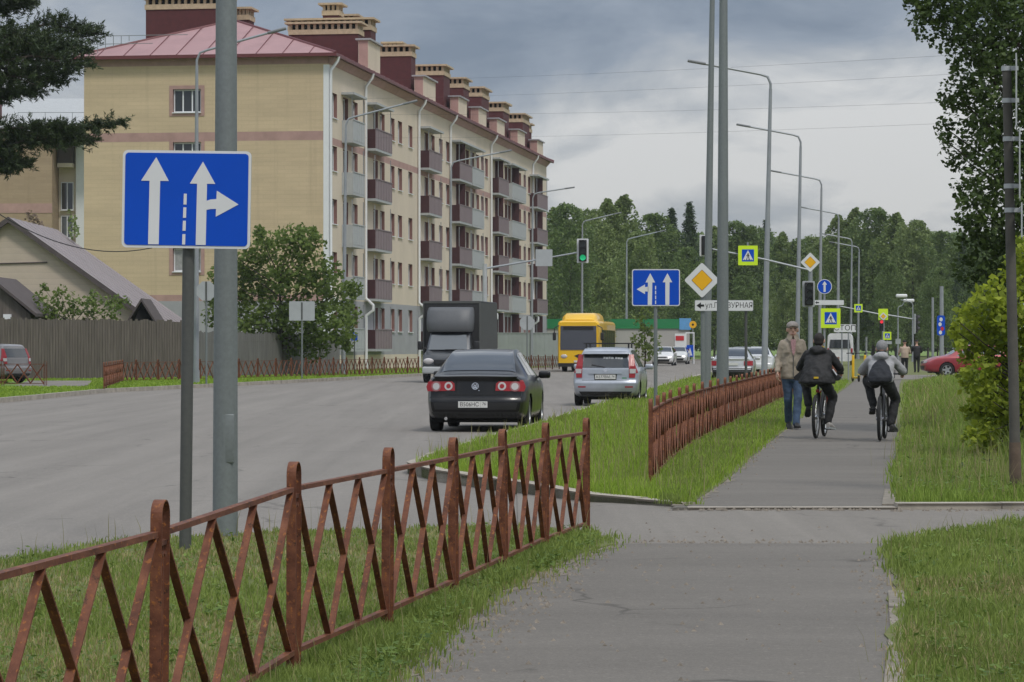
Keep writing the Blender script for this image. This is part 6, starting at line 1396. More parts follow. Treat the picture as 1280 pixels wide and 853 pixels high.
# truck with black box body
def truck():
    Y = 116; o = thing('box_truck', 'dark grey truck with a tall black box body coming towards the viewer', 'truck', (xat(556, Y), Y, RZ), math.pi + head(.158))
    # local: front at y=0 looking +Y, x mirrored by the half turn
    cab = paint('graphite_paint', (.055, .060, .068), .3, .35); k = Y / F
    bw, bh, b0 = 1.20, 3.42, .85
    mb = MB(); mb.rbox((0, -3.85, (bh + b0) / 2), (2 * bw, 4.5, bh - b0), .04, 0); mb.build('cargo_box', mat('black_tarpaulin', (.014, .014, .015), .6, 0, .2, 2), o, True)
    mb = MB(); mb.b2((-bw - .012, -6.05, b0 + .08), (-bw - .002, -1.65, bh - .08)); mb.build('side_sheet', mat('olive_grey_tarpaulin', (.045, .047, .043), .6, 0, .12, 1.5), o)
    mb = MB()
    for sx in (-1, 1): mb.b2((sx * bw - .03, -1.6, b0), (sx * bw + .03, -1.56, bh - .02))
    mb.b2((-bw, -1.598, bh - .10), (bw, -1.57, bh - .02)); mb.build('box_frame', M['galv_dark'], o)
    # cab: side profile (y,z), rounded over the width
    prof = [(-1.55, .45), (-.02, .45), (.05, .62), (.03, .95), (-.12, 1.18), (-.62, 1.33), (-1.02, 2.02), (-1.12, 2.12), (-1.55, 2.14)]
    rings = []
    for t, s_, dz in ((-1.0, .93, -.06), (-.97, .985, -.02), (-.86, 1, 0), (.86, 1, 0), (.97, .985, -.02), (1.0, .93, -.06)):
        r_ = []
        for y, z in prof:
            wv = .98 if z < 1.2 else .98 - .13 * (z - 1.2) / .95
            yy = y - (.16 * abs(t) ** 3 if y > -1.4 else 0); r_.append((t * wv, -1.55 + (yy + 1.55) * s_, .45 + (z - .45) * (1 + dz)))
        rings.append(r_)
    mb = MB(); mb.loft(rings); mb.build('cab', cab, o, True, sharp=35)
    def onslope(name, x0, x1, x2, x3, ya, za, yb, zb_, m, lift=.02):
        mb = MB(); n = Vector((0, zb_ - za, -(yb - ya))).normalized() * lift; n = n if n.y > 0 else -n
        mb.add([Vector((x0, ya, za)) + n, Vector((x1, ya, za)) + n, Vector((x2, yb, zb_)) + n, Vector((x3, yb, zb_)) + n, Vector((x0, ya, za)), Vector((x1, ya, za)), Vector((x2, yb, zb_)), Vector((x3, yb, zb_))], [(0, 1, 2, 3), (0, 4, 5, 1), (1, 5, 6, 2), (2, 6, 7, 3), (3, 7, 4, 0)]); return mb.build(name, m, o)
    onslope('windscreen', -.82, .82, .74, -.74, -.68, 1.37, -1.0, 1.99, M['glass_light'])
    onslope('wiper', -.7, .1, .1, -.7, -.655, 1.36, -.665, 1.385, M['black'], .035)
    mb = MB(); mb.rbox((0, -.02, .52), (1.9, .22, .30), .07); mb.build('bumper', M['ltgrey'], o, True)
    mb = MB(); mb.rbox((0, .04, .86), (.9, .08, .22), .03); mb.build('grille', M['black'], o, True)
    for sx in (-1, 1):
        mb = MB(); mb.ell((sx * .70, -.07, .90), (.22, .10, .13)); mb.build('headlight', M['white_lens'], o, True)
        mb = MB(); mb.rbox((sx * 1.20, -.85, 1.55), (.22, .10, .36), .04); mb.tube([(sx * .9, -.85, 1.4), (sx * 1.15, -.85, 1.5)], .02, 6); mb.build('wing_mirror', M['black'], o, True)
    # roof deflector
    mb = MB(); rows = []
    for z, y, w_ in ((2.12, -.86, .90), (2.22, -.80, .95), (2.62, -.90, .98), (2.98, -1.06, .98), (3.12, -1.16, .95), (3.16, -1.30, .92), (3.16, -1.55, .92)):
        rows.append([(-w_, -1.56, z), (-w_, y - .22, z), (-w_ * .85, y - .06, z), (-w_ * .4, y, z), (w_ * .4, y, z), (w_ * .85, y - .06, z), (w_, y - .22, z), (w_, -1.56, z)])
    mb.loft(rows); mb.build('roof_deflector', mat('grey_moulding', (.095, .10, .108), .5, 0, .08), o, True, sharp=50)
    add_wheels(o, (-.55, -5.0), .86, .36, .22); mb = MB(); mb.b2((-.85, -6.0, .5), (.85, -.4, .83)); mb.build('chassis', M['dark'], o)
truck()
# yellow bus
def bus():
    Y = 166; o = thing('city_bus', 'yellow city bus with a humped roof coming towards the viewer', 'bus', (xat(723, Y), Y, RZ), math.pi + head(.12)); yel = mat('bus_yellow_paint', (.80, .47, .004), .35, 0, .05, 1, coat=.5); w = 1.25
    sec = rrect(2 * w, 2.72, .22, 4); sec = [(x, z + 1.68) for x, z in sec]
    rings = [[(x * s_, y, .32 + (z - .32) * (1 - (1 - s_) * .5)) for x, z in sec] for y, s_ in ((-11.6, .96), (-11.4, 1), (-.35, 1), (-.10, .985), (.0, .93))]
    mb = MB(); mb.loft(rings); mb.build('body', yel, o, True, sharp=45)
    mb = MB(); mb.prism([(x * .93, 1.30 + z) for x, z in [(-1.14, 0), (1.14, 0), (1.16, .2), (1.14, 1.42), (-1.14, 1.42), (-1.16, .2)]], .0, .03, 'y'); mb.build('windscreen', glassmat('bus_glass', (.05, .055, .075), .1), o)
    mb = MB(); mb.b2((-.9, .031, 2.48), (.9, .05, 2.70)); mb.build('destination_display', M['black'], o)
    mb = MB(); mb.b2((-.5, .035, 1.5), (-.1, .04, 2.1)); mb.b2((.2, .035, 1.45), (.35, .04, 2.0)); mb.build('reflection_card', M['sign_blue'], o) if False else None
    for sx in (-1, 1):
        mb = MB()
        for k in range(6): mb.b2((sx * (w + .002), -1.6 - k * 1.6 - 1.4, 1.35), (sx * (w + .012), -1.6 - k * 1.6, 2.5))
        mb.build('side_windows', M['glass'], o)
        mb = MB(); mb.ell((sx * .86, .0, .92), (.20, .06, .12)); mb.build('headlight', M['white_lens'], o, True)
        mb = MB(); mb.rbox((sx * 1.42, .12, 2.1), (.20, .14, .46), .05); mb.tube([(sx * 1.15, .02, 2.75), (sx * 1.42, .14, 2.6), (sx * 1.42, .12, 2.3)], .03, 6); mb.build('wing_mirror', M['black'], o, True)
    mb = MB(); mb.loft([[(x * s_, y, 2.98 + z * h_) for x, z in [(-1.08, 0), (1.08, 0), (1.0, .34), (.82, .50), (-.82, .50), (-1.0, .34)]] for y, s_, h_ in ((-.35, .9, .25), (-.75, 1, .85), (-1.4, 1, 1.05), (-5.2, 1, 1.05), (-5.8, .95, .4))]); mb.build('roof_tanks', yel, o, True, sharp=40)
    mb = MB(); mb.b2((-1.2, -.2, .30), (1.2, .04, .52)); mb.build('front_skirt', M['black'], o); mb = MB(); mb.prism([(-.55, .80), (.0, .80), (.25, .95), (.0, 1.05), (-.5, 1.05)], .001, .012, 'y'); mb.build('front_motif', M['black'], o)
    plate_text(o, (0, .05, .62), 0, None); add_wheels(o, (-2.6, -8.4), 1.08, .48, .28)
bus()
# white van driving away beyond the crossing
def van():
    Y = 205; o = thing('white_van', 'white van with a dark rear window driving away behind the СТОП board', 'van', (xat(1050, Y), Y, 0), head(.135)); w = 1.0; P = paint('white_paint_six', (.60, .60, .60), 0, .45)
    sec = [(x, z + 1.32) for x, z in rrect(2 * w, 2.05, .30, 5)]
    mb = MB(); mb.loft([[(x * s_ * (1 - .10 * max(0, z - 1.3)), y + .10 * max(0, z - 1), z) for x, z in sec] for y, s_ in ((0, .93), (.08, .985), (.3, 1), (3.6, 1), (4.4, .9))]); mb.build('body', P, o, True, sharp=45)
    mb = MB(); mb.prism([(-.78, 1.25), (.78, 1.25), (.70, 1.88), (-.70, 1.88)], -.01, .02, 'y', 0, Matrix.Shear('XY', 4, (0, 0)) if False else None); g = mb.build('rear_window', M['glass'], o); g.rotation_euler = (R(0), 0, 0)
    for sx in (-1, 1): mb = MB(); mb.rbox((sx * .86, .0, 1.05), (.14, .06, .4), .02); mb.build('tail_light', M['red_lens'], o, True)
    add_wheels(o, (.8, 3.5), .84, .33)
van()
# ================================================================== BICYCLES AND PEOPLE
M['skin'] = mat('skin', (0.50, 0.30, 0.225), .55, 0, .05); M['hair'] = mat('dark_hair', (.02, .017, .015), .8, 0, .2, 40)
M['jacket_black'] = mat('black_jacket_cloth', (.013, .013, .014), .75, 0, .25, 8, .3, 25); M['trouser_black'] = mat('black_trousers', (.014, .014, .015), .85, 0, .25, 8, .3, 20)
M['hoodie'] = mat('grey_hoodie', (.30, .30, .31), .9, 0, .12, 10, .4, 25); M['hoodie_dark'] = mat('dark_grey_cloth', (.15, .15, .155), .9, 0, .12, 10)
M['beige'] = mat('beige_jacket_cloth', (.33, .28, .22), .85, 0, .12, 8, .35, 18); M['denim'] = mat('blue_denim', (.045, .075, .13), .9, 0, .45, 4, .3, 25); M['shirt'] = mat('pink_check_shirt', (.45, .26, .27), .9, 0, .3, 60)
M['cap'] = mat('grey_cap_cloth', (.30, .27, .25), .9, 0, .12, 20); M['bag'] = mat('navy_bag_cloth', (.012, .014, .02), .8, 0, .3, 10, .4, 15); M['shoe'] = mat('dark_shoe', (.02, .019, .018), .6, 0, .1); M['shoe_lt'] = mat('pale_shoe', (.33, .31, .29), .7, 0, .1); M['yellow'] = mat('yellow_trim', (.62, .42, .02), .6, 0, 0)
M['bike'] = mat('bike_frame_paint', (.02, .02, .022), .35, .3, .05); M['bike_red'] = mat('red_bike_paint', (.35, .02, .02), .35, .2, .05)
def bicycle(label, loc, rz, framem, fork=None):
    o = thing('bicycle', label, 'bicycle', loc, rz); r = .335
    def wheel(y):
        mb = MB(); n = 36; k = 8; rings = []
        for i in range(n + 1):
            a = 6.2832 * i / n; rings.append([( .026 * math.cos(6.2832 * j / k), y + (r - .026 + .026 * math.sin(6.2832 * j / k)) * math.cos(a), r + (r - .026 + .026 * math.sin(6.2832 * j / k)) * math.sin(a)) for j in range(k)])
        mb.loft(rings, cap=False); t = mb.build('wheel', M['rubber'], o, True)
        mb = MB(); mb.loft([[(x, y + q * math.cos(6.2832*i/n), r + q * math.sin(6.2832*i/n)) for x, q in ((-.012, r - .06), (.012, r - .06), (.012, r - .045), (-.012, r - .045))] for i in range(n + 1)], cap=False); mb.build('rim', M['alloy'], t)
        mb = MB()
        for i in range(18): a = 6.2832 * i / 18; mb.tube([(.02 * (-1) ** i, y, r), (0, y + (r - .05) * math.cos(a), r + (r - .05) * math.sin(a))], .0016, 3)
        mb.tube([(-.05, y, r), (.05, y, r)], .02, 8); mb.build('spokes', M['chrome'], t)
    wheel(0); wheel(1.06)
    bb = (0, .42, .30); seat = (0, .27, .80); hd = (0, .86, .86); hl = (0, .90, .74)
    mb = MB(); mb.tube([bb, seat], .017, 8); mb.tube([bb, hl], .02, 8); mb.tube([(0, .30, .70), hd], .017, 8); mb.tube([hl, hd], .022, 8)
    for s in (-1, 1): mb.tube([(s * .05, 0, r), (s * .035, .38, .30)], .011, 6); mb.tube([(s * .05, 0, r), (s * .02, .30, .68)], .009, 6)
    mb.build('frame', framem, o, True)
    mb = MB()
    for s in (-1, 1): mb.tube([(s * .055, 1.06, r), (s * .055, .93, .68), (0, .90, .74)], .014, 8)
    mb.build('fork', fork or framem, o, True)
    mb = MB(); mb.tube([hd, (0, .84, .95), (0, .89, .98)], .014, 8); mb.tube([(-.31, .80, .985), (-.12, .88, .985), (.12, .88, .985), (.31, .80, .985)], .012, 8); mb.build('handlebar', M['bike'], o, True)
    for s in (-1, 1): mb = MB(); mb.tube([(s * .22, .836, .985), (s * .325, .794, .985)], .018, 8); mb.build('grip', M['rubber'], o, True)
    mb = MB(); mb.loft([[(w_ * math.cos(6.2832*i/12), y, z + .022 * math.sin(6.2832*i/12)) for i in range(12)] for y, w_, z in ((.10, .06, .84), (.14, .085, .85), (.24, .06, .845), (.38, .02, .84))]); mb.tube([(0, .26, .78), (0, .25, .84)], .012, 6); mb.build('saddle', M['black'], o, True)
    mb = MB(); n = 24; mb.loft([[(.05 + x, .42 + q * math.cos(6.2832*i/n), .30 + q * math.sin(6.2832*i/n)) for x, q in ((0, .08), (.006, .08), (.006, .095), (0, .095))] for i in range(n + 1)], cap=False); mb.tube([(-.075, .42, .30), (.075, .42, .30)], .018, 8); mb.build('chainset', M['galv_dark'], o, True)
    return o
def crank(o, ang):
    out = []
    for s, a in ((1, ang), (-1, ang + math.pi)):
        e = Vector((s * .075, .42 + .17 * math.cos(a), .30 + .17 * math.sin(a))); mb = MB(); mb.tube([(s * .075, .42, .30), e], .011, 6); mb.rbox((e.x + s * .06, e.y, e.z), (.10, .085, .022), .006); mb.build('pedal', M['black'], o, True); out.append(e + Vector((s * .06, 0, .012)))
    return out
def head_parts(mb, c, s=1.0, yaw=0.0, face=1):
    """cranium, jaw, nose, ears and neck shape; face: +1 looks +Y, -1 looks -Y"""
    c = Vector(c); f = face
    mb.ell(c + Vector((0, -.008 * f, .02)) * s, (.076 * s, .095 * s, .105 * s)); mb.ell(c + Vector((0, .022 * f, -.055)) * s, (.058 * s, .068 * s, .065 * s)); mb.ell(c + Vector((0, .095 * f, -.015)) * s, (.016 * s, .024 * s, .026 * s))
    mb.ell(c + Vector((0, .080 * f, .03)) * s, (.05 * s, .016 * s, .016 * s)); mb.ell(c + Vector((0, .084 * f, -.062)) * s, (.026 * s, .012 * s, .012 * s))
    for x in (-1, 1): mb.ell(c + Vector((x * .080, -.008 * f, -.005)) * s, (.014 * s, .026 * s, .034 * s))
def hand(mb, wr, d, side, s=1.0, curl=.5, down=Vector((0, 0, -1))):
    """palm, four fingers of unequal length with two bends, thumb from the side; d: pointing direction, side: thumb direction, down: curl direction"""
    d = Vector(d).normalized(); sd = Vector(side).normalized(); dn = Vector(down).normalized(); wr = Vector(wr)
    pc = wr + d * .045 * s
    for k in range(-1, 2): mb.cap(wr + sd * .012 * k * s, wr + d * .085 * s + sd * .022 * k * s, .016 * s, .015 * s, 8)
    for k, ln in enumerate((.070, .080, .074, .058)):
        a = wr + d * .088 * s + sd * (.030 - .020 * k) * s; b = a + (d * (1 - curl * .5) + dn * curl * .8).normalized() * ln * .5 * s; c = b + (d * (1 - curl * 1.3) + dn * curl * 1.2).normalized() * ln * .5 * s
        mb.cap(a, b, .0085 * s, .008 * s, 8); mb.cap(b, c, .008 * s, .0068 * s, 8)
    a = wr + d * .03 * s + sd * .028 * s; b = a + (d * .6 + sd * .8).normalized() * .036 * s; c = b + (d * .9 + dn * curl * .5).normalized() * .03 * s
    mb.cap(a, b, .011 * s, .0095 * s, 8); mb.cap(b, c, .0095 * s, .008 * s, 8)
def shoe(parent, heel, d, m, s=1.0, pitch=0.0):
    d = Vector((d[0], d[1], 0)).normalized(); T = Matrix.Translation(heel) @ Matrix.Rotation(math.atan2(-d.x, d.y), 4, 'Z') @ Matrix.Rotation(pitch, 4, 'X')
    mb = MB(); rows = [(-.05, .03, .035, .07), (-.02, .036, .035, .10), (.05, .038, .03, .095), (.10, .042, .028, .07), (.16, .046, .024, .05), (.21, .036, .018, .035), (.235, .02, .012, .02)]
    rings = []
    for y, w_, z0, h in rows: rings.append([T @ Vector((w_ * s * math.cos(6.2832*i/12), y * s, max(0, h * .5 * s + h * .5 * s * math.sin(6.2832*i/12)))) for i in range(12)])
    mb.loft(rings); o = mb.build('shoe', m, parent, True)
    mb = MB(); mb.loft([[T @ Vector((w_ * 1.06 * s * sx, y * s, zz)) for sx, zz in ((-1, -.012), (1, -.012), (1, .014), (-1, .014))] for y, w_, z0, h in rows]); mb.build('sole', M['rubber'] if m is not M['shoe_lt'] else M['sign_back'], o); return o
def limb(mb, a, b, c, ra, rb, rc): mb.cap(a, b, ra, rb); mb.cap(b, c, rb, rc)

def walking_man():
    Y = 47.6; o = thing('person', 'man in a beige jacket, blue jeans and grey cap walking towards the viewer', 'person', (xat(990.5, Y), Y, 0))
    V_ = Vector; hipL, hipR = V_((-.095, .0, .93)), V_((.095, .0, .93))
    # image-left leg trails behind, image-right leg is forward
    kL, aL = V_((-.07, .02, .50)), V_((-.045, .20, .13)); kR, aR = V_((.075, -.16, .52)), V_((.035, -.28, .10))
    shL, shR = V_((-.165, .02, 1.45)), V_((.165, .02, 1.45)); eL, wL = V_((-.235, .04, 1.17)), V_((-.27, -.12, .97)); eR, wR = V_((.225, .06, 1.16)), V_((.25, -.02, .93))
    b = MB(); b.eloft([(0, .0, .88, .15, .10), (0, 0, 1.0, .155, .11), (0, 0, 1.15, .15, .115), (0, .0, 1.30, .145, .105), (0, .015, 1.40, .130, .085), (0, .02, 1.46, .085, .065), (0, .015, 1.51, .062, .062), (0, .0, 1.62, .064, .064)])
    head_parts(b, (0, -.02, 1.68), 1.15, face=-1)
    for h_, k_, a_ in ((hipL, kL, aL), (hipR, kR, aR)): limb(b, h_, k_, a_, .08, .055, .042)
    for s_, e_, w_ in ((shL, eL, wL), (shR, eR, wR)): limb(b, s_, e_, w_, .040, .036, .029)
    hand(b, wL, (-.05, -.15, -1), (.3, -1, 0), 1.15, .45, (.6, .1, 0)); hand(b, wR, (.02, -.1, -1), (-.3, -1, 0), 1.15, .45, (-.6, .1, 0))
    fused(b, 'body', M['skin'], o, .0095, 2)
    j = MB(); j.eloft([(0, -.0, .86, .195, .15), (0, -.0, .90, .20, .156), (0, -.0, 1.02, .195, .155), (0, -.01, 1.15, .188, .150), (0, .0, 1.34, .188, .145), (0, .01, 1.43, .180, .13), (0, .015, 1.495, .155, .10), (0, .015, 1.54, .10, .085), (0, .01, 1.585, .082, .078)], 24)
    for s_, e_, w_ in ((shL, eL, wL), (shR, eR, wR)): limb(j, s_, e_, e_.lerp(w_, .93), .064, .060, .048)
    ja = fused(j, 'jacket', M['beige'], o, .014, 3, wrinkle=.030)
    mb = MB()
    for sx in (-1, 1): mb.loft([[(sx * .012, -.088, 1.60), (sx * .082, -.055, 1.61), (sx * .092, -.04, 1.55), (sx * .035, -.135, 1.46)], [(sx * .010, -.108, 1.60), (sx * .088, -.07, 1.615), (sx * .105, -.07, 1.545), (sx * .035, -.155, 1.45)]])
    mb.build('collar', M['beige'], ja, True)
    mb = MB(); mb.prism([(-.046, 1.515), (.046, 1.515), (.028, 1.30), (-.0, 1.24), (-.02, 1.30)], -.172, -.10, 'y'); mb.build('shirt', M['shirt'], o)
    mb = MB(); mb.b2((-.006, -.170, .88), (.006, -.150, 1.27)); mb.build('zip', M['galv_dark'], ja)
    for sx in (-1, 1): mb = MB(); mb.box((sx * .115, -.148, 1.315), (.11, .02, .045), 0, None, sx * .25); mb.build('pocket_flap', M['beige'], ja)
    mb = MB(); mb.eloft([(0, 0, .845, .190, .145), (0, 0, .885, .195, .150)], 24); mb.build('hem', mat('beige_hem', (.19, .155, .12), .9, 0, .1), ja, True)
    t = MB(); t.eloft([(0, 0, .80, .155, .115), (0, 0, .95, .165, .12)])
    for h_, k_, a_ in ((hipL, kL, aL), (hipR, kR, aR)): limb(t, h_ + V_((0, 0, -.04)), k_, a_ + V_((0, .01, -.0)), .100, .074, .066)
    fused(t, 'jeans', M['denim'], o, .013, 3, wrinkle=.028)
    shoe(o, (aL.x, aL.y + .03, .012 + .03), (.05, -1), M['shoe'], 1.05, R(-14)); shoe(o, (aR.x, aR.y + .03, .022), (.1, -1), M['shoe'], 1.05, R(4))
    c = MB(); c.ell((0, -.012, 1.748), (.106, .124, .080)); cp = fused(c, 'cap', M['cap'], o, .01, 2); mb = MB()
    mb.loft([[(x, -.10 - .085 * math.cos(x * 14), 1.722 + .02 * math.cos(x * 14) + dz) for x in np.linspace(-.08, .08, 9)] + [(x, -.075, 1.735 + dz) for x in np.linspace(.08, -.08, 9)] for dz in (0, .012)]); mb.build('peak', M['cap'], cp, True)
    mb = MB(); mb.ell((0, .035, 1.68), (.086, .074, .07)); mb.build('hair', mat('grey_hair', (.16, .15, .14), .9), o, True)
    mb = MB()
    for sx in (-1, 1): mb.ell((sx * .036, -.118, 1.702), (.015, .010, .008))
    mb.build('eyes', M['hair'], o, True); mb = MB(); mb.ell((0, -.124, 1.610), (.026, .008, .006)); mb.build('mouth', mat('lips', (.25, .10, .09), .6), o, True)
walking_man()

def rider(label, bike_o, peds, top_z, jm, tm, head_m, kind, foot=None):
    """seated cyclist seen from behind, +Y forward in the frame of the bicycle"""
    o = thing('person', label, 'person', bike_o.location, bike_o.rotation_euler[2]); V_ = Vector; s = 1.0; k = (top_z - .88) / .74
    P = lambda x, y, z: V_((x, y, .88 + (z - .88) * k))
    pel = P(0, .16, .93); chest = P(0, .30, 1.22); neck = P(0, .36, 1.38); hd = P(0, .41, 1.50)
    b = MB(); b.eloft([(0, .16, .84, .13, .11), (0, .17, .93, .15, .12), P(0, .22, 1.05)[:] + (.14, .11), P(0, .29, 1.20)[:] + (.14, .10), P(0, .33, 1.29)[:] + (.12, .08), P(0, .36, 1.36)[:] + (.07, .065), P(0, .38, 1.42)[:] + (.05, .05)])
    head_parts(b, hd, 1.0, face=1)
    feet = []
    for sx, pd in ((1, peds[0]), (-1, peds[1])):
        hip = V_((sx * .09, .19, .87)); an = V_((pd.x, pd.y - .09, pd.z + .09)) if not (foot and sx in foot) else V_(foot[sx])
        d = (an - hip); L = d.length; th = .43; sh = .42; L = min(L, th + sh - .01); q = (th * th - sh * sh + L * L) / (2 * L); hgt = math.sqrt(max(0, th * th - q * q)); u = d.normalized(); f = V_((sx * .35, 1, .25)); f = (f - u * f.dot(u)).normalized(); kn = hip + u * q + f * hgt
        feet.append((hip, kn, an)); limb(b, hip, kn, an, .075, .052, .040)
    arms = []
    for sx in (1, -1):
        shd = P(sx * .155, .33, 1.295); w_ = V_((sx * .285, .77, 1.015)); mid = (shd + w_) * .5 + V_((sx * .085, -.08, -.075)); arms.append((shd, mid, w_)); limb(b, shd, mid, w_, .040, .036, .028); hand(b, w_, (-sx * .05, .8, -.25), (-sx, .3, 0), .95, .8, (0, -.2, -1))
    fused(b, 'body', M['skin'], o, .0095, 2)
    t = MB(); t.eloft([(0, .16, .83, .155, .135), (0, .17, .90, .17, .15), (0, .19, 1.0, .155, .13)])
    for h_, k_, a_ in feet: limb(t, h_, k_, a_ + V_((0, 0, .02)), .100, .076, .062)
    fused(t, 'trousers', tm, o, .013, 3, wrinkle=.030); return o, feet, arms, P, hd
def riders():
    Y = 42.4; rz = head(.235); base = Vector((xat(1019.8, Y), Y, 0)); bk = bicycle('mountain bicycle with a small red rear light under the rider in the black jacket', base, rz, M['bike'], M['bike_red'])
    mb = MB(); mb.rbox((0, .20, .72), (.05, .03, .05), .012); mb.build('rear_light', M['red_lens'], bk, True); pd = crank(bk, R(-75))
    o, feet, arms, P, hd = rider('cyclist in a black hooded jacket with a yellow collar, riding away', bk, pd, 1.60, M['jacket_black'], M['trouser_black'], None, 1, {-1: (-.155, .36, .50)})
    j = MB(); j.eloft([P(0, .13, .83)[:] + (.275, .17), P(0, .13, .87)[:] + (.28, .18), P(0, .16, .98)[:] + (.245, .17), P(0, .22, 1.10)[:] + (.215, .16), P(0, .29, 1.22)[:] + (.205, .15), P(0, .33, 1.30)[:] + (.185, .12), P(0, .35, 1.36)[:] + (.11, .09), P(0, .36, 1.40)[:] + (.075, .07)], 24)
    for a, m_, w_ in arms: limb(j, a, m_, m_.lerp(w_, .92), .070, .064, .052)
    j.ell(P(0, .24, 1.345), (.135, .085, .075)); ja = fused(j, 'jacket', M['jacket_black'], o, .014, 3, wrinkle=.035)
    for sx in (-1, 1):   # jacket tails spreading to the sides
        mb = MB(); rows = []
        for t in np.linspace(0, 1, 7): rows.append([P(sx * (.17 + .19 * t), .12 + .03 * t, 1.10 - .17 * t), P(sx * (.17 + .20 * t), .16 + .03 * t, 1.10 - .17 * t), P(sx * (.15 + .185 * t), .16 + .03 * t, .86 + .02 * t), P(sx * (.15 + .185 * t), .12 + .03 * t, .86 + .02 * t)])
        mb.loft(rows); mb.build('jacket_tail', M['jacket_black'], ja, True)
    mb = MB(); n = 20; mb.loft([[P(.088 * math.cos(6.2832*i/n), .345 + .08 * math.sin(6.2832*i/n), 1.395 + dz) for i in range(n)] for dz in (0, .018)], cap=False); mb.build('collar_band', M['yellow'], ja, True)
    mb = MB(); mb.box(P(.01, -.047, .925), (.07, .012, .028)); mb.build('patch', M['yellow'], ja); mb = MB(); mb.box((0, 0, 0), (.016, .012, .11), 0, Matrix.Translation(P(.275, .115, 1.01)) @ Matrix.Rotation(R(-35), 4, 'Y')); mb.build('reflective_strip', M['sign_white'], ja)
    h = MB(); h.ell(hd + Vector((0, -.018, .028)), (.083, .098, .098)); h.ell(hd + Vector((0, -.05, -.02)), (.072, .06, .07)); fused(h, 'hair', M['hair'], o, .010, 2)
    shoe(o, (feet[0][2].x + .02, feet[0][2].y - .02, feet[0][2].z - .085), (.25, 1), M['shoe_lt'], 1.0, R(-6)); shoe(o, (feet[1][2].x, feet[1][2].y - .02, feet[1][2].z - .08), (-.2, 1), M['shoe'], 1.0, R(-25))
    Y = 41.3; rz = head(.20); base = Vector((xat(1100, Y), Y, 0)); bk = bicycle('dark mountain bicycle under the rider with the drawstring bag', base, rz, M['bike']); pd = crank(bk, R(-80))
    o, feet, arms, P, hd = rider('cyclist in a grey hooded top and grey knitted hat with a dark drawstring bag', bk, pd, 1.455, M['hoodie'], M['trouser_black'], None, 2, {-1: (-.13, .42, .52)})
    j = MB(); j.eloft([P(0, .14, .86)[:] + (.185, .15), P(0, .16, .96)[:] + (.19, .155), P(0, .22, 1.10)[:] + (.19, .15), P(0, .29, 1.22)[:] + (.195, .14), P(0, .33, 1.30)[:] + (.175, .11), P(0, .35, 1.36)[:] + (.10, .085)], 24)
    for a, m_, w_ in arms: limb(j, a, m_, m_.lerp(w_, .5), .068, .064, .056)
    j.ell(P(0, .25, 1.36), (.12, .085, .065)); ja = fused(j, 'hoodie', M['hoodie'], o, .013, 3, wrinkle=.028); s_ = MB()
    for a, m_, w_ in arms: sm = MB(); sm.cap(m_.lerp(w_, .35), m_.lerp(w_, .93), .066, .050); sm.build('sleeve', M['hoodie_dark'], ja, True)
    bag = thing('drawstring_bag', 'dark navy drawstring bag on the back of the grey hooded cyclist', 'bag', o.location, o.rotation_euler[2]); g = MB()
    g.loft([[P(w_ * math.cos(6.2832*i/20), yc + d_ * math.sin(6.2832*i/20), z) for i in range(20)] for z, w_, yc, d_ in ((.855, .12, .02, .05), (.88, .165, .01, .075), (.95, .18, .03, .09), (1.06, .165, .085, .085), (1.17, .125, .15, .07), (1.27, .07, .21, .045), (1.32, .035, .24, .03))]); fused(g, 'pouch', M['bag'], bag, .012, 2, wrinkle=.03)
    for sx in (-1, 1): mb = MB(); mb.tube([P(sx * .02, .22, 1.31), P(sx * .12, .27, 1.385), P(sx * .16, .35, 1.36), P(sx * .17, .42, 1.25)], .008, 6); mb.tube([P(sx * .15, .02, .88), P(sx * .20, .2, .95), P(sx * .20, .32, 1.1)], .006, 6); mb.build('cord', M['bag'], bag, True)
    h = MB(); h.ell(hd + Vector((0, -.008, .035)), (.088, .103, .098)); ht = fused(h, 'knitted_hat', M['hoodie_dark'], o, .010, 2); ht.data.materials[0] = mat('grey_knit', (.22, .22, .225), .95, 0, .15, 40, .4, 60)
    mb = MB(); mb.ell(hd + Vector((0, -.045, -.045)), (.068, .05, .045)); mb.build('hair', M['hair'], o, True)
    shoe(o, (feet[0][2].x + .02, feet[0][2].y - .02, feet[0][2].z - .085), (.2, 1), M['shoe'], 1.0, R(-4)); shoe(o, (feet[1][2].x, feet[1][2].y - .02, feet[1][2].z - .085), (-.15, 1), M['shoe'], 1.0, R(-12))
riders()

# scooters by the railing, distant riders
def scooter(label, loc, rz):
    o = thing('electric_scooter', label, 'scooter', loc, rz, 'yellow electric scooters parked by the path'); ym = M['scoot']
    mb = MB(); mb.rbox((0, .45, .16), (.17, .75, .07), .02); mb.build('deck', ym, o, True)
    mb = MB(); mb.rbox((0, 1.0, .60), (.10, .09, .90), .03); mb.build('column', ym, o, True)
    mb = MB(); mb.tube([(-.27, .96, 1.12), (-.1, .99, 1.13), (.1, .99, 1.13), (.27, .96, 1.12)], .02, 8); mb.tube([(0, 1.0, 1.03), (0, .99, 1.13)], .03, 8); mb.build('handlebar', M['black'], o, True)
    for y in (.0, 1.06):
        mb = MB(); n = 20; mb.loft([[(.03 * math.cos(6.2832*j/8), y + (.10 + .03 * math.sin(6.2832*j/8)) * math.cos(6.2832*i/n), .13 + (.10 + .03 * math.sin(6.2832*j/8)) * math.sin(6.2832*i/n)) for j in range(8)] for i in range(n + 1)], cap=False); mb.tube([(-.03, y, .13), (.03, y, .13)], .08, 12); mb.build('wheel', M['rubber'], o, True)
    mb = MB(); mb.rbox((0, .0, .29), (.10, .30, .02), .008); mb.build('rear_mudguard', ym, o, True)
M['scoot'] = mat('scooter_yellow', (.70, .42, .01), .4, 0, .05)
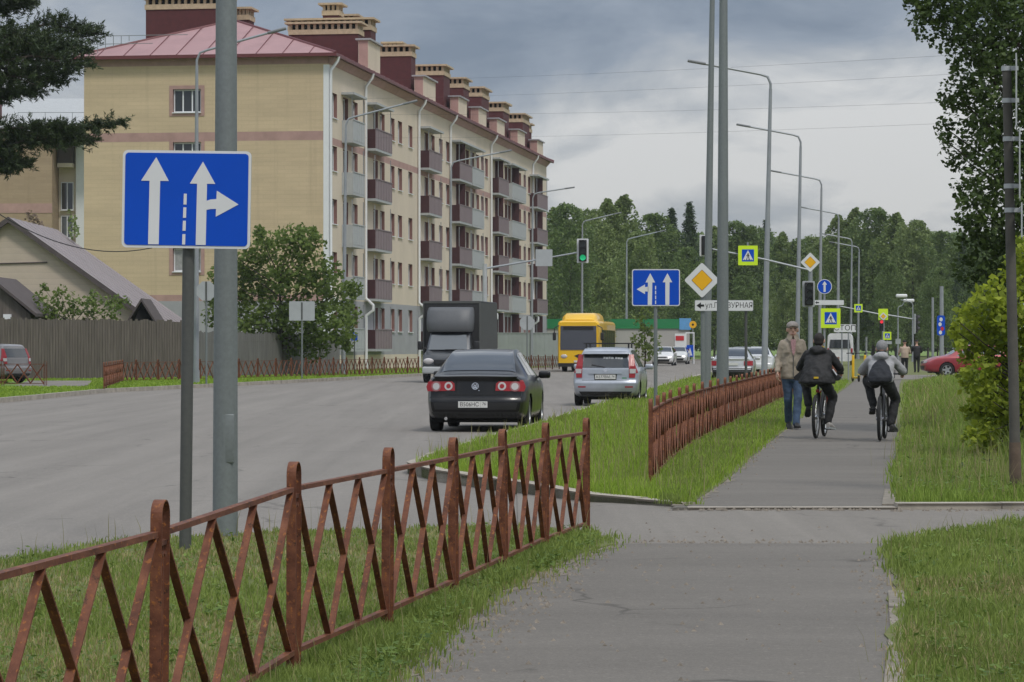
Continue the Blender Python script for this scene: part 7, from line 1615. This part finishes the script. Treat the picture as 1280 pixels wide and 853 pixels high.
Y = 110; scooter('yellow electric scooter standing by the railing, left one of the parked pair', (xat(1073.5, Y), Y, 0), R(6)); Y = 111.5; scooter('yellow electric scooter standing by the railing, right one of the parked pair', (xat(1083, Y), Y, 0), R(-4))
def far_rider(label, px, Y, top, jm, vest=False):
    o = thing('person', label, 'person', (xat(px, Y), Y, 0)); k = top / 1.75; V_ = Vector
    b = MB(); b.eloft([(0, 0, .85 * k, .14, .11), (0, 0, 1.1 * k, .15, .11), (0, .03, 1.36 * k, .18, .11), (0, .04, 1.44 * k, .07, .06), (0, .05, 1.55 * k, .05, .05)]); head_parts(b, (0, .05, 1.63 * k), 1, face=1)
    for s in (-1, 1): limb(b, V_((s * .09, 0, .9 * k)), V_((s * .10, .06, .48 * k)), V_((s * .09, 0, .10)), .085, .06, .045); limb(b, V_((s * .19, .03, 1.36 * k)), V_((s * .27, .10, 1.12 * k)), V_((s * .24, .38, 1.05 * k)), .05, .042, .032); hand(b, V_((s * .24, .38, 1.05 * k)), (0, 1, -.2), (-s, .2, 0), 1, .8)
    fused(b, 'body', M['skin'], o, .014, 2); j = MB(); j.eloft([(0, 0, .84 * k, .19, .15), (0, 0, 1.1 * k, .19, .15), (0, .03, 1.34 * k, .20, .14), (0, .04, 1.42 * k, .10, .09)])
    for s in (-1, 1): limb(j, V_((s * .19, .03, 1.35 * k)), V_((s * .27, .10, 1.12 * k)), V_((s * .245, .33, 1.06 * k)), .075, .065, .05)
    fused(j, 'jacket', jm, o, .02, 2); t = MB(); t.eloft([(0, 0, .8 * k, .15, .12), (0, 0, .92 * k, .16, .13)])
    for s in (-1, 1): limb(t, V_((s * .09, 0, .9 * k)), V_((s * .10, .06, .48 * k)), V_((s * .09, 0, .10)), .10, .075, .06); shoe(o, (s * .09, -.0, .015), (0, 1), M['shoe'])
    fused(t, 'trousers', M['trouser_black'], o, .02, 2); h = MB(); h.ell((0, .04, 1.68 * k), (.09, .105, .085)); fused(h, 'hat' if vest else 'hair', M['cap'] if vest else M['hair'], o, .012, 1)
    return o
far_rider('distant person in a beige vest standing on the path beyond the grey hooded cyclist', 1131, 140, 1.70, mat('beige_vest', (.40, .31, .24), .9))
far_rider('distant dark clothed person standing left of the red car', 1146, 150, 1.75, M['jacket_black'])
# ================================================================== SKY, SUN, CAMERA
w = bpy.data.worlds.new('World'); SC.world = w; w.use_nodes = True
nt = w.node_tree; nt.nodes.clear(); N = lambda t, **k: (lambda x: [setattr(x, a, v) for a, v in k.items()] and x or x)(nt.nodes.new(t))
LK = nt.links.new
out = N('ShaderNodeOutputWorld'); bg = N('ShaderNodeBackground'); LK(bg.outputs[0], out.inputs[0]); bg.inputs[1].default_value = 0.10
SUN_EL, SUN_AZ = R(52), R(150)      # azimuth clockwise from +Y
sky = N('ShaderNodeTexSky'); sky.sky_type = 'NISHITA'; sky.sun_disc = False; sky.sun_elevation = SUN_EL; sky.sun_rotation = SUN_AZ
tc = N('ShaderNodeTexCoord'); sp = N('ShaderNodeSeparateXYZ'); LK(tc.outputs['Generated'], sp.inputs[0])
def MA(op, a, b=None, clamp=False):
    m = N('ShaderNodeMath', operation=op); m.use_clamp = clamp
    for i, v in ((0, a), (1, b)):
        if v is None: continue
        if isinstance(v, (int, float)): m.inputs[i].default_value = v
        else: LK(v, m.inputs[i])
    return m.outputs[0]
zc = MA('MAXIMUM', sp.outputs[2], 0.0); den = MA('ADD', zc, 0.26)
cb = N('ShaderNodeCombineXYZ'); LK(MA('DIVIDE', sp.outputs[0], den), cb.inputs[0]); LK(MA('DIVIDE', sp.outputs[1], den), cb.inputs[1])
def noise(scale, det, rough, dist=0.0, off=(0, 0, 0), stretch=(1, 1, 1)):
    mp = N('ShaderNodeMapping'); mp.inputs['Location'].default_value = off; mp.inputs['Scale'].default_value = stretch; LK(cb.outputs[0], mp.inputs[0])
    n = N('ShaderNodeTexNoise'); n.inputs['Scale'].default_value = scale; n.inputs['Detail'].default_value = det; n.inputs['Roughness'].default_value = rough; n.inputs['Distortion'].default_value = dist; LK(mp.outputs[0], n.inputs[0]); return n.outputs[0]
def ramp(f, stops):
    r = N('ShaderNodeValToRGB'); cr = r.color_ramp
    while len(cr.elements) < len(stops): cr.elements.new(.5)
    for e, (p, c) in zip(cr.elements, stops): e.position = p; e.color = (*c, 1)
    LK(f, r.inputs[0]); return r.outputs[0]
def mix(f, a, b, mode='MIX'):
    m = N('ShaderNodeMix'); m.data_type = 'RGBA'; m.blend_type = mode
    for s, v in ((m.inputs[0], f), (m.inputs[6], a), (m.inputs[7], b)):
        if isinstance(v, (int, float)): s.default_value = v
        elif isinstance(v, tuple): s.default_value = (*v, 1)
        else: LK(v, s)
    return m.outputs[2]
n1 = noise(1.25, 8, 0.5, 0.4, (5.3, 2.2, 0), (1.15, 1, 1)); n2 = noise(3.4, 8, 0.6, 0.5, (7.1, 4.4, 0), (1.4, 1, 1))
nn = MA('ADD', MA('MULTIPLY', n1, 0.68), MA('MULTIPLY', n2, 0.32))
cl = ramp(nn, [(0.38, (1.75, 2.15, 2.80)), (0.465, (2.55, 2.95, 3.60)), (0.535, (3.9, 4.15, 4.5)), (0.61, (6.0, 6.05, 6.1))])
hz = MA('SUBTRACT', 1.0, MA('MULTIPLY', zc, 22.0), True)
cl = mix(MA('MULTIPLY', hz, 0.55), cl, (4.15, 4.35, 4.7))
zen = MA('ADD', 1.0, MA('MULTIPLY', MA('POWER', zc, 1.0), 2.3))
vm = N('ShaderNodeVectorMath', operation='SCALE'); LK(cl, vm.inputs[0]); LK(zen, vm.inputs['Scale'])
LK(mix(0.93, sky.outputs[0], vm.outputs[0]), bg.inputs[0])
sl = bpy.data.lights.new('sun', 'SUN'); sl.energy = 1.7; sl.angle = R(10); sl.color = (1.0, 0.95, 0.88)
so = bpy.data.objects.new('sun', sl); COL.objects.link(so)
sd = Vector((math.sin(SUN_AZ) * math.cos(SUN_EL), math.cos(SUN_AZ) * math.cos(SUN_EL), math.sin(SUN_EL)))
so.rotation_euler = sd.to_track_quat('Z', 'Y').to_euler(); so.location = (10, -10, 40)
cd = bpy.data.cameras.new('camera'); cam = bpy.data.objects.new('camera', cd); COL.objects.link(cam); SC.camera = cam
cd.sensor_width = 36; cd.lens = 36 * F / 1280; cd.clip_end = 4000; cd.clip_start = 0.1
cam.location = (0, 0, EYE); cam.rotation_euler = (R(90) + math.atan((HY - 426.5) / F), 0, 0)
vs = SC.view_settings; vs.view_transform = 'Standard'; vs.look = 'None'; vs.exposure = -0.12; vs.gamma = 1.0; vs.use_curve_mapping = False
SC.cycles.use_denoising = True; SC.cycles.max_bounces = 6; SC.cycles.transparent_max_bounces = 8
SC.cycles.diffuse_bounces = 3; SC.cycles.sample_clamp_indirect = 6

# pale summer air: the far wood fades a little
hv = NT('air_haze'); hv.t.nodes.remove(hv.b); pv = hv.n('ShaderNodeVolumePrincipled'); pv.inputs['Color'].default_value = (.80, .86, .95, 1); pv.inputs['Density'].default_value = 0.00013; pv.inputs['Anisotropy'].default_value = 0.2
hv.l(pv.outputs[0], hv.out.inputs['Volume'])
mb = MB(); mb.b2((-910, -40, GZ - 1), (910, 1510, 27)); hz_ = mb.build('haze', hv.m); tag(hz_, kind='stuff')
SC.cycles.volume_bounces = 1; SC.cycles.volume_max_steps = 64
